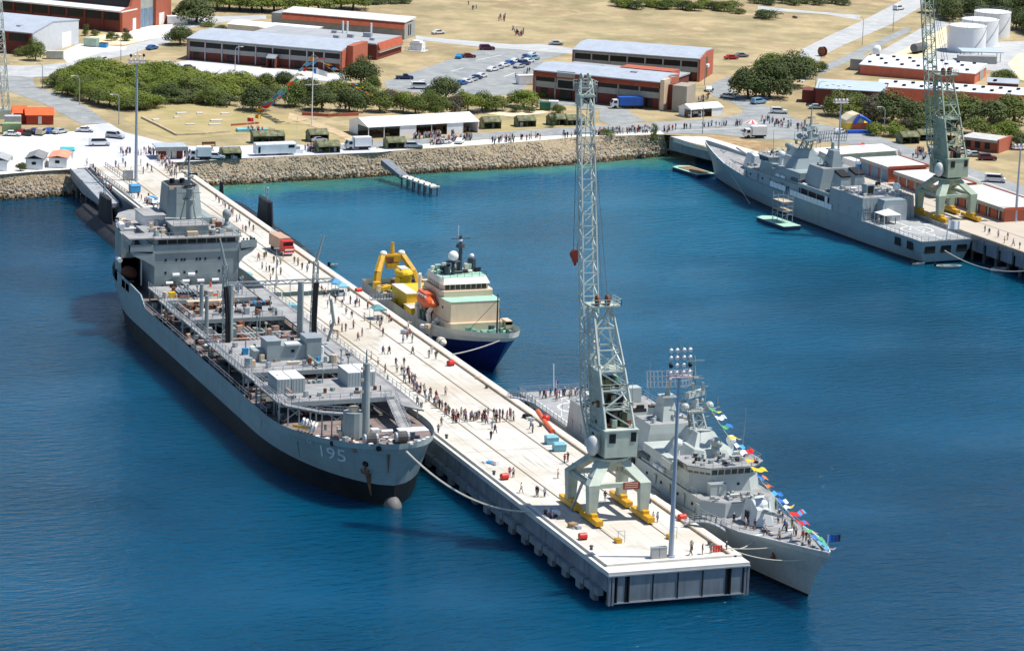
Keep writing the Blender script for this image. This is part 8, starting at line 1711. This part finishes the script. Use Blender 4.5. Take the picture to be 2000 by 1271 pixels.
flagline((g.x,g.y,19.0),(e1.x,e1.y,1.2),13,'left string of coloured flags slanting down from the lawn flag mast',(2.6,1.9),1.2)
flagline((g.x,g.y,19.0),(e2.x+6,e2.y+6,2.0),11,'right string of coloured flags slanting down from the lawn flag mast',(2.3,1.6),1.2)
def flag(loc,label,cols,L=2.2,H=1.2,pole=3.0,rz=.3,name='flag'):
    root=thing(name,label,'flag',loc,rz); mb=MB(WHITE); mb.cyl((0,0,0),(0,0,pole),.06,n=6); mb.build('staff',root); mb=MB(); N=8
    for k in range(N):
        mb.m(cols[0] if k<N*.45 else cols[1]); f=lambda kk: (.08+L*kk/N,.18*math.sin(kk*1.1),-.12*kk/N*L)
        x0,y0,d0=f(k); x1,y1,d1=f(k+1); mb.add([(x0,y0,pole+d0),(x1,y1,pole+d1),(x1,y1,pole-H+d1),(x0,y0,pole-H+d0)],[(0,1,2,3)])
    mb.build('cloth',root); 
    return root
fl=flag((33.0,-6.6,2.3),'navy and red flag flying at the near frigate\'s bow',(FC[2],mat('flag_navy',(.012,.02,.10),.8)),2.4,1.1,3.3,.2)
p=fr2.matrix_basis@Vector((0,59.4,5.7)); flag(tuple(p),'white ensign with blue corner at the far frigate\'s stern',(FC[3],FC[3]),3.2,2.0,4.6,.1)
fl=flag((33.4,109.2,-.2),'small ensign staff flag at the near frigate\'s stern rail',(FC[2],FC[0]),.9,.5,1.6,.5)
for px,py,l,c in ((497,243,'orange banner by the red garden wall on the lawn',(FC[5],FC[1])),(482,249,'red banner at the left of the red garden wall',(FC[0],FC[0]))):
    g=G(px,py); flag((g.x,g.y,0),l,c,1.8,1.0,2.6,.1)
# ================================================================== SEPARATE PIECES BECOME PARTS OF THEIR OWN
SPLIT={'cross_deck':'cross_deck','deck_fitting':'deck_fitting','bridge_wing':'bridge_wing','deck_equipment':'deck_equipment','deck_valve':'deck_valve','deck_box':'deck_box','forecastle_gear':'forecastle_gear','roof_fitting':'roof_fitting','life_raft_canister':'life_raft','life_raft':'life_raft','porthole':'porthole','side_scuttle':'porthole','side_porthole':'porthole','bridge_window':'window','wheelhouse_window':'window','house_window':'window','pump':'pump','kingpost':'kingpost','cargo_pipe':'cargo_pipe','cross_pipe':'cross_pipe','windlass':'windlass','fairlead':'fairlead','vent':'vent','foredeck_gear':'deck_gear','winch_machinery':'machinery','mooring_opening':'mooring_opening','funnel_cap':'funnel_cap','table':'table','display_table':'display_table','deck_gear':'deck_gear','pile_row':'pile','pile':'pile','support_pile':'pile','expansion_joint':'expansion_joint','crane_rail':'crane_rail','side_beam':'side_beam','fender_waling':'fender_waling','hawse_pipe':'hawse_pipe','boat_davit':'davit','davit':'davit','monkey_island_gear':'roof_gear','deck_plank':'deck_plank','side_girder':'side_girder','pelorus':'pelorus','deck_marking':'deck_marking','timber_deck':'deck_plank','rail_dodger':'rail_dodger','fender_bracket':'fender_bracket','boat_recess':'boat_recess','fuel_hose':'fuel_hose','side_door':'side_door','deck_support':'deck_support','bulwark':'bulwark','platform':'platform','guard_rail':'guard_rail','cross_deck_rail':'cross_deck_rail','handrail':'handrail','hose_bundle':'hose_bundle','vent_post':'vent_post','deck_pipe':'deck_pipe','capstan_drum':'capstan_drum','stair_tower':'stair_tower','deck_rail':'deck_rail','hangar_rail':'hangar_rail'}
def islands(me):
    par=list(range(len(me.vertices)))
    def f(a):
        while par[a]!=a: par[a]=par[par[a]]; a=par[a]
        return a
    for p in me.polygons:
        v=p.vertices[0]
        for u in p.vertices[1:]:
            a,b=f(v),f(u)
            if a!=b: par[a]=b
    g={}
    for p in me.polygons: g.setdefault(f(p.vertices[0]),[]).append(p.index)
    return list(g.values())
count={}
for o in [q for q in COL.objects if q.type=='MESH' and q.parent]:
    nm=o.name.split('.')[0]
    if nm not in SPLIT: continue
    me=o.data; isl=islands(me); par=o.parent; new=SPLIT[nm]
    if len(isl)<2: o.name=new; continue
    isl.sort(key=lambda fs:-sum(me.polygons[i].area for i in fs)); rest=[]
    for fs in isl:
        k=(par.name,new); 
        if count.get(k,0)>=98: rest+=fs; continue
        count[k]=count.get(k,0)+1; out=[fs]
        vs=sorted({v for i in fs for v in me.polygons[i].vertices}); ix={v:j for j,v in enumerate(vs)}
        m2=bpy.data.meshes.new(new); m2.from_pydata([me.vertices[v].co[:] for v in vs],[],[[ix[v] for v in me.polygons[i].vertices] for i in fs])
        ms=sorted({me.polygons[i].material_index for i in fs})
        for m_ in ms: m2.materials.append(me.materials[m_])
        m2.polygons.foreach_set('material_index',[ms.index(me.polygons[i].material_index) for i in fs]); m2.polygons.foreach_set('use_smooth',[me.polygons[i].use_smooth for i in fs]); m2.update()
        c=bpy.data.objects.new(new,m2); COL.objects.link(c); c.parent=par
    if rest:
        vs=sorted({v for i in rest for v in me.polygons[i].vertices}); ix={v:j for j,v in enumerate(vs)}
        m2=bpy.data.meshes.new(new); m2.from_pydata([me.vertices[v].co[:] for v in vs],[],[[ix[v] for v in me.polygons[i].vertices] for i in rest])
        for m_ in me.materials: m2.materials.append(m_)
        m2.polygons.foreach_set('material_index',[me.polygons[i].material_index for i in rest]); m2.update()
        c=bpy.data.objects.new(new,m2); COL.objects.link(c); c.parent=par; c['kind']='stuff'
    bpy.data.objects.remove(o)
